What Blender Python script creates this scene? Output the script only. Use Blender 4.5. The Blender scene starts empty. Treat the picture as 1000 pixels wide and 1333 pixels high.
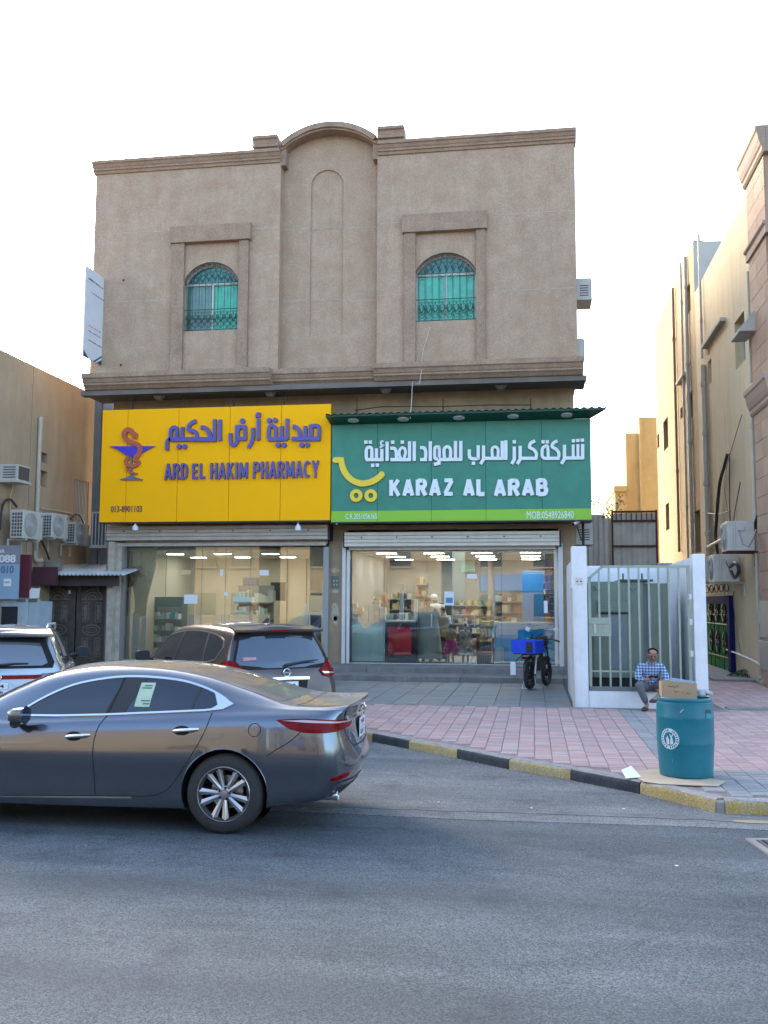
import bpy, bmesh, math, random
from mathutils import Vector, Matrix, geometry
from mathutils.bvhtree import BVHTree
R = math.radians
SC = bpy.context.scene
COL = SC.collection
random.seed(7)

# ------------------------------------------------------------------ camera, sky, sun, exposure
CAM_H, FPX, YAW, PIT, ROLL = 1.93, 1250.0, R(8.8), R(5.53), R(0.24)
cf = Vector((-math.sin(YAW)*math.cos(PIT), math.cos(YAW)*math.cos(PIT), math.sin(PIT)))
r0 = Vector((math.cos(YAW), math.sin(YAW), 0)); u0 = r0.cross(cf)
cr = r0*math.cos(ROLL) + u0*math.sin(ROLL); cu_ = -r0*math.sin(ROLL) + u0*math.cos(ROLL)
CP = Vector((0, 0, CAM_H))
cam_d = bpy.data.cameras.new('camera'); cam = bpy.data.objects.new('camera', cam_d); COL.objects.link(cam)
mw = Matrix((cr, cu_, -cf)).transposed().to_4x4(); mw.translation = CP
cam.matrix_world = mw
cam_d.sensor_fit = 'HORIZONTAL'; cam_d.sensor_width = 36.0; cam_d.lens = 36.0*FPX/1000.0
cam_d.clip_start = 0.05; cam_d.clip_end = 3000
SC.camera = cam
SUN_EL, SUN_AZ = R(24), R(-38)           # azimuth measured from +Y towards +X
world = bpy.data.worlds.new("World"); SC.world = world; world.use_nodes = True
wn = world.node_tree.nodes; wl = world.node_tree.links
bg = wn['Background']; sky = wn.new('ShaderNodeTexSky'); sky.sky_type = 'NISHITA'
sky.sun_disc = False; sky.sun_elevation = SUN_EL; sky.sun_rotation = SUN_AZ
sky.air_density = 1.0; sky.dust_density = 3.0; sky.ozone_density = 1.6; sky.altitude = 0
wl.new(sky.outputs[0], bg.inputs[0]); bg.inputs[1].default_value = 0.15
sl = bpy.data.lights.new('sun', 'SUN'); so = bpy.data.objects.new('sun', sl); COL.objects.link(so)
sl.energy = 0.5; sl.angle = R(16); sl.color = (1.0, 0.87, 0.70)
sd = Vector((math.sin(SUN_AZ)*math.cos(SUN_EL), math.cos(SUN_AZ)*math.cos(SUN_EL), math.sin(SUN_EL)))
so.rotation_euler = sd.to_track_quat('Z', 'Y').to_euler(); so.location = (-30, 40, 40)
SC.view_settings.view_transform = 'Standard'; SC.view_settings.look = 'None'
SC.view_settings.gamma = 1.0; SC.view_settings.exposure = 2.55
SC.view_settings.use_curve_mapping = False

# ------------------------------------------------------------------ measuring: photograph ray onto a plane of the place
def ray(px, py): return cf + cr*((px-500)/FPX) - cu_*((py-666.5)/FPX)
def atY(px, py, Y): d = ray(px, py); return CP + d*(Y/d.y)
def atX(px, py, X): d = ray(px, py); return CP + d*(X/d.x)
def atZ(px, py, Z): d = ray(px, py); return CP + d*((Z-CAM_H)/d.z)

# ------------------------------------------------------------------ materials
MATS = {}
def mat(name, col, rough=0.8, metal=0.0, var=0.0, vscale=2.0, col2=None, bump=0.0, bscale=60.0, coat=0.0, emit=None, es=0.0,
        streak=0.0, spec=0.5, fine=0.0, fscale=200.0):
    if name in MATS: return MATS[name]
    m = bpy.data.materials.new(name); m.use_nodes = True; MATS[name] = m
    n = m.node_tree.nodes; l = m.node_tree.links; b = n['Principled BSDF']
    b.inputs['Base Color'].default_value = (*col, 1); b.inputs['Roughness'].default_value = rough
    b.inputs['Metallic'].default_value = metal; b.inputs['Coat Weight'].default_value = coat
    b.inputs['Specular IOR Level'].default_value = spec
    if emit: b.inputs['Emission Color'].default_value = (*emit, 1); b.inputs['Emission Strength'].default_value = es
    tc = n.new('ShaderNodeTexCoord'); src = tc.outputs['Object']
    c = None
    if var > 0:
        t = n.new('ShaderNodeTexNoise'); t.inputs['Scale'].default_value = vscale; t.inputs['Detail'].default_value = 8
        t.inputs['Roughness'].default_value = 0.65
        l.new(src, t.inputs['Vector'])
        rr = n.new('ShaderNodeMapRange'); rr.inputs[1].default_value = 0.32; rr.inputs[2].default_value = 0.68
        l.new(t.outputs['Fac'], rr.inputs[0])
        mx = n.new('ShaderNodeMix'); mx.data_type = 'RGBA'
        c2 = col2 or tuple(max(0, k*(1-var)) for k in col)
        mx.inputs[6].default_value = (*col, 1); mx.inputs[7].default_value = (*c2, 1)
        l.new(rr.outputs[0], mx.inputs[0]); c = mx.outputs[2]
    if streak > 0:
        mp = n.new('ShaderNodeMapping'); mp.inputs['Scale'].default_value = (1.7, 1.7, 0.20); l.new(src, mp.inputs[0])
        t = n.new('ShaderNodeTexNoise'); t.inputs['Scale'].default_value = 1.3; t.inputs['Detail'].default_value = 9; t.inputs['Roughness'].default_value = 0.62; t.inputs['Distortion'].default_value = 1.2
        l.new(mp.outputs[0], t.inputs['Vector'])
        rr = n.new('ShaderNodeMapRange'); rr.inputs[1].default_value = 0.42; rr.inputs[2].default_value = 0.75
        rr.inputs[3].default_value = 0.0; rr.inputs[4].default_value = streak
        l.new(t.outputs['Fac'], rr.inputs[0])
        mx = n.new('ShaderNodeMix'); mx.data_type = 'RGBA'; mx.inputs[7].default_value = (*[k*0.42 for k in col], 1)
        if c: l.new(c, mx.inputs[6])
        else: mx.inputs[6].default_value = (*col, 1)
        l.new(rr.outputs[0], mx.inputs[0]); c = mx.outputs[2]
    if fine > 0:
        t = n.new('ShaderNodeTexNoise'); t.inputs['Scale'].default_value = fscale; t.inputs['Detail'].default_value = 2
        l.new(src, t.inputs['Vector'])
        rr = n.new('ShaderNodeMapRange'); rr.inputs[1].default_value = 0.3; rr.inputs[2].default_value = 0.7
        rr.inputs[3].default_value = 1-fine; rr.inputs[4].default_value = 1+fine
        l.new(t.outputs['Fac'], rr.inputs[0])
        mx = n.new('ShaderNodeMix'); mx.data_type = 'RGBA'; mx.blend_type = 'MULTIPLY'; mx.inputs[0].default_value = 1
        if c: l.new(c, mx.inputs[6])
        else: mx.inputs[6].default_value = (*col, 1)
        cc = n.new('ShaderNodeCombineColor')
        for k in range(3): l.new(rr.outputs[0], cc.inputs[k])
        l.new(cc.outputs[0], mx.inputs[7]); c = mx.outputs[2]
    if c: l.new(c, b.inputs['Base Color'])
    if bump > 0:
        t = n.new('ShaderNodeTexNoise'); t.inputs['Scale'].default_value = bscale; t.inputs['Detail'].default_value = 5
        l.new(src, t.inputs['Vector'])
        bp = n.new('ShaderNodeBump'); bp.inputs['Strength'].default_value = bump; bp.inputs['Distance'].default_value = 0.02
        l.new(t.outputs['Fac'], bp.inputs['Height']); l.new(bp.outputs[0], b.inputs['Normal'])
    return m

def glass_mat(name, tint=(0.9, 0.93, 0.92), refl=1.0, rough=0.0, dark=0.0):
    """thin window glass: clear sheet with Fresnel reflection (facing-based) over a tinted transparency"""
    if name in MATS: return MATS[name]
    m = bpy.data.materials.new(name); m.use_nodes = True; MATS[name] = m
    n = m.node_tree.nodes; l = m.node_tree.links; n.remove(n['Principled BSDF'])
    out = n['Material Output']; tr = n.new('ShaderNodeBsdfTransparent'); tr.inputs[0].default_value = (*tint, 1)
    gl = n.new('ShaderNodeBsdfGlossy'); gl.inputs['Roughness'].default_value = rough
    fr = n.new('ShaderNodeFresnel'); fr.inputs[0].default_value = 1.5
    mu = n.new('ShaderNodeMath'); mu.operation = 'MULTIPLY'; mu.inputs[1].default_value = refl; mu.use_clamp = True
    l.new(fr.outputs[0], mu.inputs[0]); mx = n.new('ShaderNodeMixShader')
    l.new(mu.outputs[0], mx.inputs[0]); l.new(tr.outputs[0], mx.inputs[1]); l.new(gl.outputs[0], mx.inputs[2])
    l.new(mx.outputs[0], out.inputs[0])
    return m

# ------------------------------------------------------------------ mesh building
class MB:
    def __init__(s): s.v = []; s.f = []
    def add(s, vs, fs):
        o = len(s.v); s.v += [tuple(p) for p in vs]; s.f += [tuple(i+o for i in f) for f in fs]; return s
    def box(s, a, b, M=None):
        x0, y0, z0 = a; x1, y1, z1 = b
        vs = [Vector(p) for p in ((x0,y0,z0),(x1,y0,z0),(x1,y1,z0),(x0,y1,z0),(x0,y0,z1),(x1,y0,z1),(x1,y1,z1),(x0,y1,z1))]
        if M is not None: vs = [M @ p for p in vs]
        return s.add(vs, [(3,2,1,0),(4,5,6,7),(0,1,5,4),(1,2,6,5),(2,3,7,6),(3,0,4,7)])
    def tube(s, pts, r, n=8, caps=True, r2=None):
        pts = [Vector(p) for p in pts]; m = len(pts); rings = []
        up = Vector((0, 0, 1)); prev = None
        for i, p in enumerate(pts):
            d = (pts[min(i+1, m-1)] - pts[max(i-1, 0)]).normalized()
            if prev is None:
                a = d.cross(up)
                if a.length < 0.05: a = d.cross(Vector((1, 0, 0)))
            else:
                a = prev - d*prev.dot(d)
            a.normalize(); prev = a; b = d.cross(a)
            rr = r if r2 is None else r + (r2-r)*i/max(1, m-1)
            if isinstance(r, (list, tuple)): rr = r[i]
            rings.append([p + a*rr*math.cos(2*math.pi*k/n) + b*rr*math.sin(2*math.pi*k/n) for k in range(n)])
        vs = [v for q in rings for v in q]; fs = []
        for i in range(m-1):
            for k in range(n):
                fs.append((i*n+k, i*n+(k+1) % n, (i+1)*n+(k+1) % n, (i+1)*n+k))
        if caps: fs.append(tuple(reversed(range(n)))); fs.append(tuple((m-1)*n+k for k in range(n)))
        return s.add(vs, fs)
    def lathe(s, prof, c=(0, 0, 0), n=24, axis='z', caps=False):
        c = Vector(c); vs = []; fs = []; m = len(prof)
        for (r, h) in prof:
            for k in range(n):
                a = 2*math.pi*k/n
                p = (r*math.cos(a), r*math.sin(a), h)
                if axis == 'y': p = (p[0], p[2], p[1])
                elif axis == 'x': p = (p[2], p[0], p[1])
                vs.append(c + Vector(p))
        for i in range(m-1):
            for k in range(n): fs.append((i*n+k, i*n+(k+1) % n, (i+1)*n+(k+1) % n, (i+1)*n+k))
        if caps: fs.append(tuple(reversed(range(n)))); fs.append(tuple((m-1)*n+k for k in range(n)))
        return s.add(vs, fs)
    def prism(s, poly, holes=(), t=(0, 0, 0), fr=None):
        """poly: list of 3D points (planar), holes likewise; extruded by vector t"""
        t = Vector(t); loops = [[Vector(p) for p in poly]] + [[Vector(p) for p in h] for h in holes]
        flat = [p for lp in loops for p in lp]; N = len(flat)
        tri = geometry.tessellate_polygon(loops)
        fs = [tuple(q) for q in tri] + [tuple(i+N for i in reversed(q)) for q in tri]; o = 0
        for lp in loops:
            k = len(lp)
            for i in range(k): fs.append((o+i, o+(i+1) % k, N+o+(i+1) % k, N+o+i))
            o += k
        return s.add(flat + [p+t for p in flat], fs)
    def sphere(s, c, r, n=12, m=8, sc=(1, 1, 1)):
        c = Vector(c)
        prof = [(max(1e-4, math.sin(math.pi*i/m))*r, -math.cos(math.pi*i/m)*r) for i in range(m+1)]
        o = len(s.v); s.lathe(prof, (0, 0, 0), n)
        for i in range(o, len(s.v)):
            p = s.v[i]; s.v[i] = (c.x+p[0]*sc[0], c.y+p[1]*sc[1], c.z+p[2]*sc[2])
        return s

def crom(p0, p1, p2, p3, t):
    return 0.5*((2*p1) + (-p0+p2)*t + (2*p0-5*p1+4*p2-p3)*t*t + (-p0+3*p1-3*p2+p3)*t*t*t)
def sm3(pts, k=6):
    P = [Vector(p) for p in pts]; o = []
    for i in range(len(P)-1):
        for q in range(k): o.append(crom(P[max(i-1, 0)], P[i], P[i+1], P[min(i+2, len(P)-1)], q/k))
    return o+[P[-1]]
WM = {}
def children(o): return [c for c in bpy.data.objects if c.parent == o]
def _mesh(name, mb, mts, smooth, recalc):
    me = bpy.data.meshes.new(name); me.from_pydata(mb.v, [], mb.f); me.validate()
    for m in (mts if isinstance(mts, (list, tuple)) else [mts]): me.materials.append(m)
    if recalc:
        b = bmesh.new(); b.from_mesh(me); bmesh.ops.recalc_face_normals(b, faces=b.faces); b.to_mesh(me); b.free()
    if smooth:
        me.polygons.foreach_set('use_smooth', [True]*len(me.polygons))
        if smooth < 180: me.set_sharp_from_angle(angle=R(smooth))
    me.update(); return me
def part(name, mb, m, parent=None, smooth=0, bevel=0.0, recalc=True, label=None, stuff=False, local=False):
    """one mesh object; coordinates are world ones and are turned into the parent's frame (local=True: already local)"""
    me = _mesh(name, mb, m, smooth, recalc)
    o = bpy.data.objects.new(name, me); COL.objects.link(o)
    if parent is not None:
        o.parent = parent; W = WM[parent.name]
        if not local: me.transform(W.inverted())
        WM[o.name] = W
    else: WM[o.name] = Matrix()
    if bevel:
        md = o.modifiers.new('bevel', 'BEVEL'); md.width = bevel; md.segments = 2; md.limit_method = 'ANGLE'; md.angle_limit = R(40)
        md.harden_normals = False
    if label: o['label'] = label
    if stuff: o['kind'] = 'stuff'
    return o
def tag(o, label, cat, group=None):
    o['label'] = label; o['category'] = cat
    if group: o['group'] = group
    return o
def thing(name, label, cat, loc=(0, 0, 0), rz=0.0, group=None):
    o = bpy.data.objects.new(name, None); COL.objects.link(o); o.empty_display_size = 0.2
    o.location = loc; o.rotation_euler = (0, 0, rz)
    WM[o.name] = Matrix.Translation(Vector(loc)) @ Matrix.Rotation(rz, 4, 'Z')
    return tag(o, label, cat, group)
def struct(name, mb, m, smooth=0, bevel=0.0):
    o = part(name, mb, m, None, smooth, bevel); o['kind'] = 'structure'; return o
def inst(name, me, parent, loc, rz=0.0, scale=None):
    """a piece that shares mesh data with its like; location given in world coordinates"""
    o = bpy.data.objects.new(name, me); COL.objects.link(o)
    if parent is not None:
        W = WM[parent.name]; o.parent = parent; o.location = W.inverted() @ Vector(loc); WM[o.name] = W
    else: o.location = loc
    o.rotation_euler = (0, 0, rz)
    if scale: o.scale = scale
    return o
def copy_tree(o, parent=None):
    c = o.copy(); COL.objects.link(c); c.parent = parent; WM[c.name] = WM[o.name]
    for ch in children(o): copy_tree(ch, c)
    return c
def place(o, loc, rz):
    o.location = loc; o.rotation_euler = (0, 0, rz)
def only(ob, f): f(ob); return ob
def bx(name, a, b, m, parent=None, bevel=0.0, **k): return part(name, MB().box(a, b), m, parent, bevel=bevel, **k)

def stroke_poly(mb, pts, w, Y0, Y1, closed=False, cap=True):
    """a raised stroke of width w along points (x, z) between the planes Y0 and Y1"""
    P = [Vector((p[0], p[1])) for p in pts]; n = len(P); L = []; Rr = []
    for i in range(n):
        a = P[(i-1) % n] if (closed or i > 0) else P[i]; b = P[(i+1) % n] if (closed or i < n-1) else P[i]
        d1 = (P[i]-a); d2 = (b-P[i])
        d1 = d1.normalized() if d1.length > 1e-9 else d2.normalized()
        d2 = d2.normalized() if d2.length > 1e-9 else d1
        t = (d1+d2)
        t = t.normalized() if t.length > 1e-6 else d1
        nn = Vector((-t.y, t.x)); c = max(0.5, nn.dot(Vector((-d1.y, d1.x))))
        L.append(P[i]+nn*(w/2/c)); Rr.append(P[i]-nn*(w/2/c))
    vs = []; fs = []
    for i in range(n):
        for q in (L[i], Rr[i]):
            vs.append((q.x, Y0, q.y))
        for q in (L[i], Rr[i]):
            vs.append((q.x, Y1, q.y))
    seg = range(n if closed else n-1)
    for i in seg:
        a = 4*i; b = 4*((i+1) % n)
        fs += [(a, b, b+1, a+1), (a+2, a+3, b+3, b+2), (a, a+2, b+2, b), (a+1, b+1, b+3, a+3)]
    if not closed:
        fs += [(0, 1, 3, 2)]; a = 4*(n-1); fs += [(a, a+2, a+3, a+1)]
    mb.add(vs, fs)
def disc(mb, c, r, Y0, Y1, n=14, ri=0.0, sq=False):
    if sq:
        mb.box((c[0]-r, min(Y0, Y1), c[1]-r), (c[0]+r, max(Y0, Y1), c[1]+r)); return
    out = [(c[0]+r*math.cos(2*math.pi*k/n), Y0, c[1]+r*math.sin(2*math.pi*k/n)) for k in range(n)]
    hs = [[(c[0]+ri*math.cos(2*math.pi*k/n), Y0, c[1]+ri*math.sin(2*math.pi*k/n)) for k in range(n)]] if ri else []
    mb.prism(out, hs, (0, Y1-Y0, 0))
_TC = {}
def text_islands(s, bold=0.0):
    """meshes of the letters of s (list of (verts, faces)) in a unit frame x right, y up; letters apart"""
    key = (s, bold)
    if key in _TC: return _TC[key]
    cu = bpy.data.curves.new('lettering', 'FONT'); cu.body = s; cu.size = 1.0; cu.offset = bold; cu.resolution_u = 3
    cu.fill_mode = 'FRONT'
    ob = bpy.data.objects.new('lettering', cu); COL.objects.link(ob)
    me = bpy.data.meshes.new_from_object(ob, depsgraph=bpy.context.evaluated_depsgraph_get())
    vs = [tuple(v.co) for v in me.vertices]; fs = [tuple(p.vertices) for p in me.polygons]
    bpy.data.objects.remove(ob); bpy.data.curves.remove(cu); bpy.data.meshes.remove(me)
    par = list(range(len(vs)))
    def fd(i):
        while par[i] != i: par[i] = par[par[i]]; i = par[i]
        return i
    for f in fs:
        for k in f[1:]: par[fd(k)] = fd(f[0])
    g = {}
    for i in range(len(vs)): g.setdefault(fd(i), []).append(i)
    isl = sorted([(min(vs[i][0] for i in q), max(vs[i][0] for i in q), q) for q in g.values()])
    mer = []
    for a, b, q in isl:
        if mer and a < mer[-1][1]-0.35*min(b-a, mer[-1][1]-mer[-1][0]): mer[-1][1] = max(b, mer[-1][1]); mer[-1][2] += q
        else: mer.append([a, b, list(q)])
    out = []
    for a, b, q in mer:
        idx = {i: k for k, i in enumerate(q)}
        out.append(([vs[i] for i in q], [tuple(idx[i] for i in f) for f in fs if f[0] in idx]))
    _TC[key] = (out, (min(v[0] for v in vs), max(v[0] for v in vs), min(v[1] for v in vs), max(v[1] for v in vs)))
    return _TC[key]
def text(s, O, U, V, N, w, h, depth, m, parent, bold=0.0, split=False, name='letter'):
    """text filling the w x h rectangle from O along unit vectors U, V; raised by depth along N"""
    isl, (a, b, c, d) = text_islands(s, bold); O, U, V, N = map(Vector, (O, U, V, N)); allmb = MB()
    for vs, fs in isl:
        mb = MB() if split else allmb
        P = [O + U*((x-a)/(b-a)*w) + V*((y-c)/(d-c)*h) for x, y, z in vs]; n = len(P)
        ed = {}
        for f in fs:
            for i in range(len(f)):
                e = (f[i], f[(i+1) % len(f)]); ed[e] = ed.get(e, 0)+1
        sides = [(e[0], e[1], e[1]+n, e[0]+n) for e in ed if (e[1], e[0]) not in ed]
        mb.add(P + [p+N*depth for p in P], [tuple(reversed(f)) for f in fs] + [tuple(i+n for i in f) for f in fs] + sides)
        if split: part(name, mb, m, parent)
    if not split: return part(name if name != 'letter' else 'lettering', allmb, m, parent)

# a few shared materials
M_white = mat('white_paint', (0.72, 0.72, 0.72), 0.55, var=0.12, vscale=6, bump=0.1)
M_black = mat('black_plastic', (0.02, 0.02, 0.022), 0.45)
M_dark = mat('dark_metal', (0.03, 0.03, 0.032), 0.5, 0.4)
M_steel = mat('brushed_steel', (0.55, 0.56, 0.57), 0.35, 0.9)
M_alu = mat('aluminium', (0.55, 0.55, 0.53), 0.45, 0.5, var=0.15)
M_card = mat('cardboard', (0.46, 0.31, 0.18), 0.9, var=0.15, vscale=8, bump=0.1)
# ------------------------------------------------------------------ ground, road, pavement
def asphalt(name, c1, c2, grain, seed=0.0):
    m = bpy.data.materials.new(name); m.use_nodes = True; n = m.node_tree.nodes; l = m.node_tree.links; b = n['Principled BSDF']
    tc = n.new('ShaderNodeTexCoord'); mp = n.new('ShaderNodeMapping'); mp.inputs['Location'].default_value = (seed, seed, 0)
    l.new(tc.outputs['Object'], mp.inputs[0]); src = mp.outputs[0]
    t1 = n.new('ShaderNodeTexNoise'); t1.inputs['Scale'].default_value = 0.55; t1.inputs['Detail'].default_value = 9; t1.inputs['Roughness'].default_value = 0.7
    l.new(src, t1.inputs['Vector'])
    m1 = n.new('ShaderNodeMapRange'); m1.inputs[1].default_value = 0.38; m1.inputs[2].default_value = 0.60; l.new(t1.outputs['Fac'], m1.inputs[0])
    # long worn bands along the driving direction (X)
    mp2 = n.new('ShaderNodeMapping'); mp2.inputs['Scale'].default_value = (0.25, 1.5, 1); l.new(src, mp2.inputs[0])
    t2 = n.new('ShaderNodeTexNoise'); t2.inputs['Scale'].default_value = 1.2; t2.inputs['Detail'].default_value = 7; t2.inputs['Roughness'].default_value = 0.65
    l.new(mp2.outputs[0], t2.inputs['Vector'])
    m2 = n.new('ShaderNodeMapRange'); m2.inputs[1].default_value = 0.40; m2.inputs[2].default_value = 0.62; l.new(t2.outputs['Fac'], m2.inputs[0])
    ad = n.new('ShaderNodeMath'); ad.operation = 'ADD'; l.new(m1.outputs[0], ad.inputs[0]); l.new(m2.outputs[0], ad.inputs[1])
    hv = n.new('ShaderNodeMath'); hv.operation = 'MULTIPLY'; hv.inputs[1].default_value = 0.5; l.new(ad.outputs[0], hv.inputs[0])
    mx = n.new('ShaderNodeMix'); mx.data_type = 'RGBA'; mx.inputs[6].default_value = (*c1, 1); mx.inputs[7].default_value = (*c2, 1)
    l.new(hv.outputs[0], mx.inputs[0])
    # aggregate: light stones in dark binder
    v = n.new('ShaderNodeTexVoronoi'); v.inputs['Scale'].default_value = 130; l.new(src, v.inputs['Vector'])
    v2 = n.new('ShaderNodeTexVoronoi'); v2.inputs['Scale'].default_value = 330; l.new(src, v2.inputs['Vector'])
    wn_ = n.new('ShaderNodeSeparateColor'); l.new(v.outputs['Color'], wn_.inputs[0])
    m3 = n.new('ShaderNodeMapRange'); m3.inputs[1].default_value = 0.15; m3.inputs[2].default_value = 0.95
    m3.inputs[3].default_value = 1-grain; m3.inputs[4].default_value = 1+grain*1.1; l.new(wn_.outputs[0], m3.inputs[0])
    w2 = n.new('ShaderNodeSeparateColor'); l.new(v2.outputs['Color'], w2.inputs[0])
    m4 = n.new('ShaderNodeMapRange'); m4.inputs[3].default_value = 1-grain*0.5; m4.inputs[4].default_value = 1+grain*0.5; l.new(w2.outputs[1], m4.inputs[0])
    mm = n.new('ShaderNodeMath'); mm.operation = 'MULTIPLY'; l.new(m3.outputs[0], mm.inputs[0]); l.new(m4.outputs[0], mm.inputs[1])
    cc = n.new('ShaderNodeCombineColor')
    for k in range(3): l.new(mm.outputs[0], cc.inputs[k])
    my = n.new('ShaderNodeMix'); my.data_type = 'RGBA'; my.blend_type = 'MULTIPLY'; my.inputs[0].default_value = 1
    l.new(mx.outputs[2], my.inputs[6]); l.new(cc.outputs[0], my.inputs[7])
    # oil drips, dark spots
    t5 = n.new('ShaderNodeTexNoise'); t5.inputs['Scale'].default_value = 1.6; t5.inputs['Detail'].default_value = 6
    mp5 = n.new('ShaderNodeMapping'); mp5.inputs['Location'].default_value = (11, 3, 0); l.new(src, mp5.inputs[0]); l.new(mp5.outputs[0], t5.inputs['Vector'])
    m5 = n.new('ShaderNodeMapRange'); m5.inputs[1].default_value = 0.58; m5.inputs[2].default_value = 0.75; m5.inputs[4].default_value = 0.6; l.new(t5.outputs['Fac'], m5.inputs[0])
    mz = n.new('ShaderNodeMix'); mz.data_type = 'RGBA'; mz.inputs[7].default_value = (*[k*0.45 for k in c1], 1)
    l.new(m5.outputs[0], mz.inputs[0]); l.new(my.outputs[2], mz.inputs[6])
    # cracks
    wv = n.new('ShaderNodeTexVoronoi'); wv.feature = 'DISTANCE_TO_EDGE'; wv.inputs['Scale'].default_value = 0.55
    tn = n.new('ShaderNodeTexNoise'); tn.inputs['Scale'].default_value = 2.0; tn.inputs['Detail'].default_value = 6; l.new(src, tn.inputs['Vector'])
    va = n.new('ShaderNodeVectorMath'); va.operation = 'MULTIPLY_ADD'; va.inputs[1].default_value = (0.5, 0.5, 0.5)
    l.new(tn.outputs['Color'], va.inputs[0]); l.new(src, va.inputs[2]); l.new(va.outputs[0], wv.inputs['Vector'])
    m6 = n.new('ShaderNodeMapRange'); m6.inputs[1].default_value = 0.0; m6.inputs[2].default_value = 0.007; m6.inputs[3].default_value = 0.3; m6.inputs[4].default_value = 0; l.new(wv.outputs[0], m6.inputs[0])
    ma = n.new('ShaderNodeMix'); ma.data_type = 'RGBA'; ma.inputs[7].default_value = (0.015, 0.015, 0.016, 1)
    l.new(m6.outputs[0], ma.inputs[0]); l.new(mz.outputs[2], ma.inputs[6])
    # tyre-polished lanes along the carriageway (darker, smoother binder)
    sx = n.new('ShaderNodeSeparateXYZ'); l.new(tc.outputs['Object'], sx.inputs[0])
    tl = n.new('ShaderNodeTexNoise'); tl.inputs['Scale'].default_value = 0.35; tl.inputs['Detail'].default_value = 5; l.new(src, tl.inputs['Vector'])
    yy = n.new('ShaderNodeMath'); yy.operation = 'MULTIPLY_ADD'; yy.inputs[1].default_value = 1.6; l.new(tl.outputs['Fac'], yy.inputs[0]); l.new(sx.outputs[1], yy.inputs[2])
    w1 = n.new('ShaderNodeMath'); w1.operation = 'MULTIPLY'; w1.inputs[1].default_value = 3.6; l.new(yy.outputs[0], w1.inputs[0])
    w2_ = n.new('ShaderNodeMath'); w2_.operation = 'SINE'; l.new(w1.outputs[0], w2_.inputs[0])
    w3 = n.new('ShaderNodeMapRange'); w3.inputs[1].default_value = -0.2; w3.inputs[2].default_value = 1.0; w3.inputs[3].default_value = 0.0; w3.inputs[4].default_value = 0.55; l.new(w2_.outputs[0], w3.inputs[0])
    w4 = n.new('ShaderNodeMath'); w4.operation = 'MULTIPLY'; l.new(w3.outputs[0], w4.inputs[0]); l.new(m1.outputs[0], w4.inputs[1])
    mw_ = n.new('ShaderNodeMix'); mw_.data_type = 'RGBA'; mw_.inputs[7].default_value = (*[k*0.72 for k in c1], 1); l.new(w4.outputs[0], mw_.inputs[0]); l.new(ma.outputs[2], mw_.inputs[6])
    # pale dust and grit specks
    gv = n.new('ShaderNodeTexNoise'); gv.inputs['Scale'].default_value = 42; gv.inputs['Detail'].default_value = 3; l.new(src, gv.inputs['Vector'])
    gm = n.new('ShaderNodeMapRange'); gm.inputs[1].default_value = 0.66; gm.inputs[2].default_value = 0.72; gm.inputs[4].default_value = 0.55; l.new(gv.outputs['Fac'], gm.inputs[0])
    gx2 = n.new('ShaderNodeMath'); gx2.operation = 'MULTIPLY'; l.new(gm.outputs[0], gx2.inputs[0]); l.new(m2.outputs[0], gx2.inputs[1])
    mg = n.new('ShaderNodeMix'); mg.data_type = 'RGBA'; mg.inputs[7].default_value = (0.34, 0.33, 0.30, 1); l.new(gx2.outputs[0], mg.inputs[0]); l.new(mw_.outputs[2], mg.inputs[6])
    l.new(mg.outputs[2], b.inputs['Base Color'])
    b.inputs['Roughness'].default_value = 0.82; b.inputs['Specular IOR Level'].default_value = 0.35
    bp = n.new('ShaderNodeBump'); bp.inputs['Strength'].default_value = 0.55; bp.inputs['Distance'].default_value = 0.006
    l.new(mm.outputs[0], bp.inputs['Height']); l.new(bp.outputs[0], b.inputs['Normal'])
    return m
M_ground = mat('dusty_ground', (0.26, 0.23, 0.19), 0.95, var=0.25, vscale=0.4, bump=0.2, bscale=8)
M_road = asphalt('road_asphalt', (0.055, 0.067, 0.073), (0.120, 0.136, 0.142), 0.5)
M_apron = asphalt('old_asphalt', (0.10, 0.107, 0.108), (0.22, 0.22, 0.208), 0.5, 5.0)
struct('ground', MB().box((-400, -400, -0.3), (400, 400, -0.02)), M_ground)
def sheet(name, poly, z, m, t=0.015):
    return struct(name, MB().prism([(x, y, z) for x, y in poly], (), (0, 0, -t)), m)
sheet('road', [(-60, -7.5), (60, -7.5), (60, 60), (9, 60), (9, 9.9), (2.0, 9.9), (-3, 22.9), (-60, 22.9)], 0.0, M_road, 0.019)
# kerb line: points of its street face
def unit(a, b): d = (Vector(b)-Vector(a)); return d.normalized()
K = [atZ(532, 975.5, 0), atZ(595, 987.7, 0), atZ(662.4, 1002, 0), atZ(743, 1016.3, 0), atZ(833, 1034, 0), atZ(932, 1058.5, 0)]
K = [Vector((p.x, p.y)) for p in K]
dK = (K[0]-K[2]).normalized()
ex = [K[0] + dK*0.85*i for i in range(1, 11)]
KL = list(reversed(ex)) + K
PZ = 0.13
pre = [(KL[0].x, KL[0].y)]
kerb_end = K[-1]
right_y = atZ(945, 1060, 0).y
# worn apron strip between the carriageway and the kerb, 4 mm above the road
ap = [(q.x, q.y) for q in KL] + [(kerb_end.x+0.03, right_y), (14, right_y), (14, 8.93), (3.2, 8.88), (1.4, 8.97), (-0.6, 8.9), (-2.8, 9.02), (-5, 9.3), (-9, 9.3), (-16, 9.6), (-16, KL[0].y), (KL[0].x-0.05, KL[0].y)]
sheet('parking_apron', ap, 0.004, M_apron, 0.012)
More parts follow.
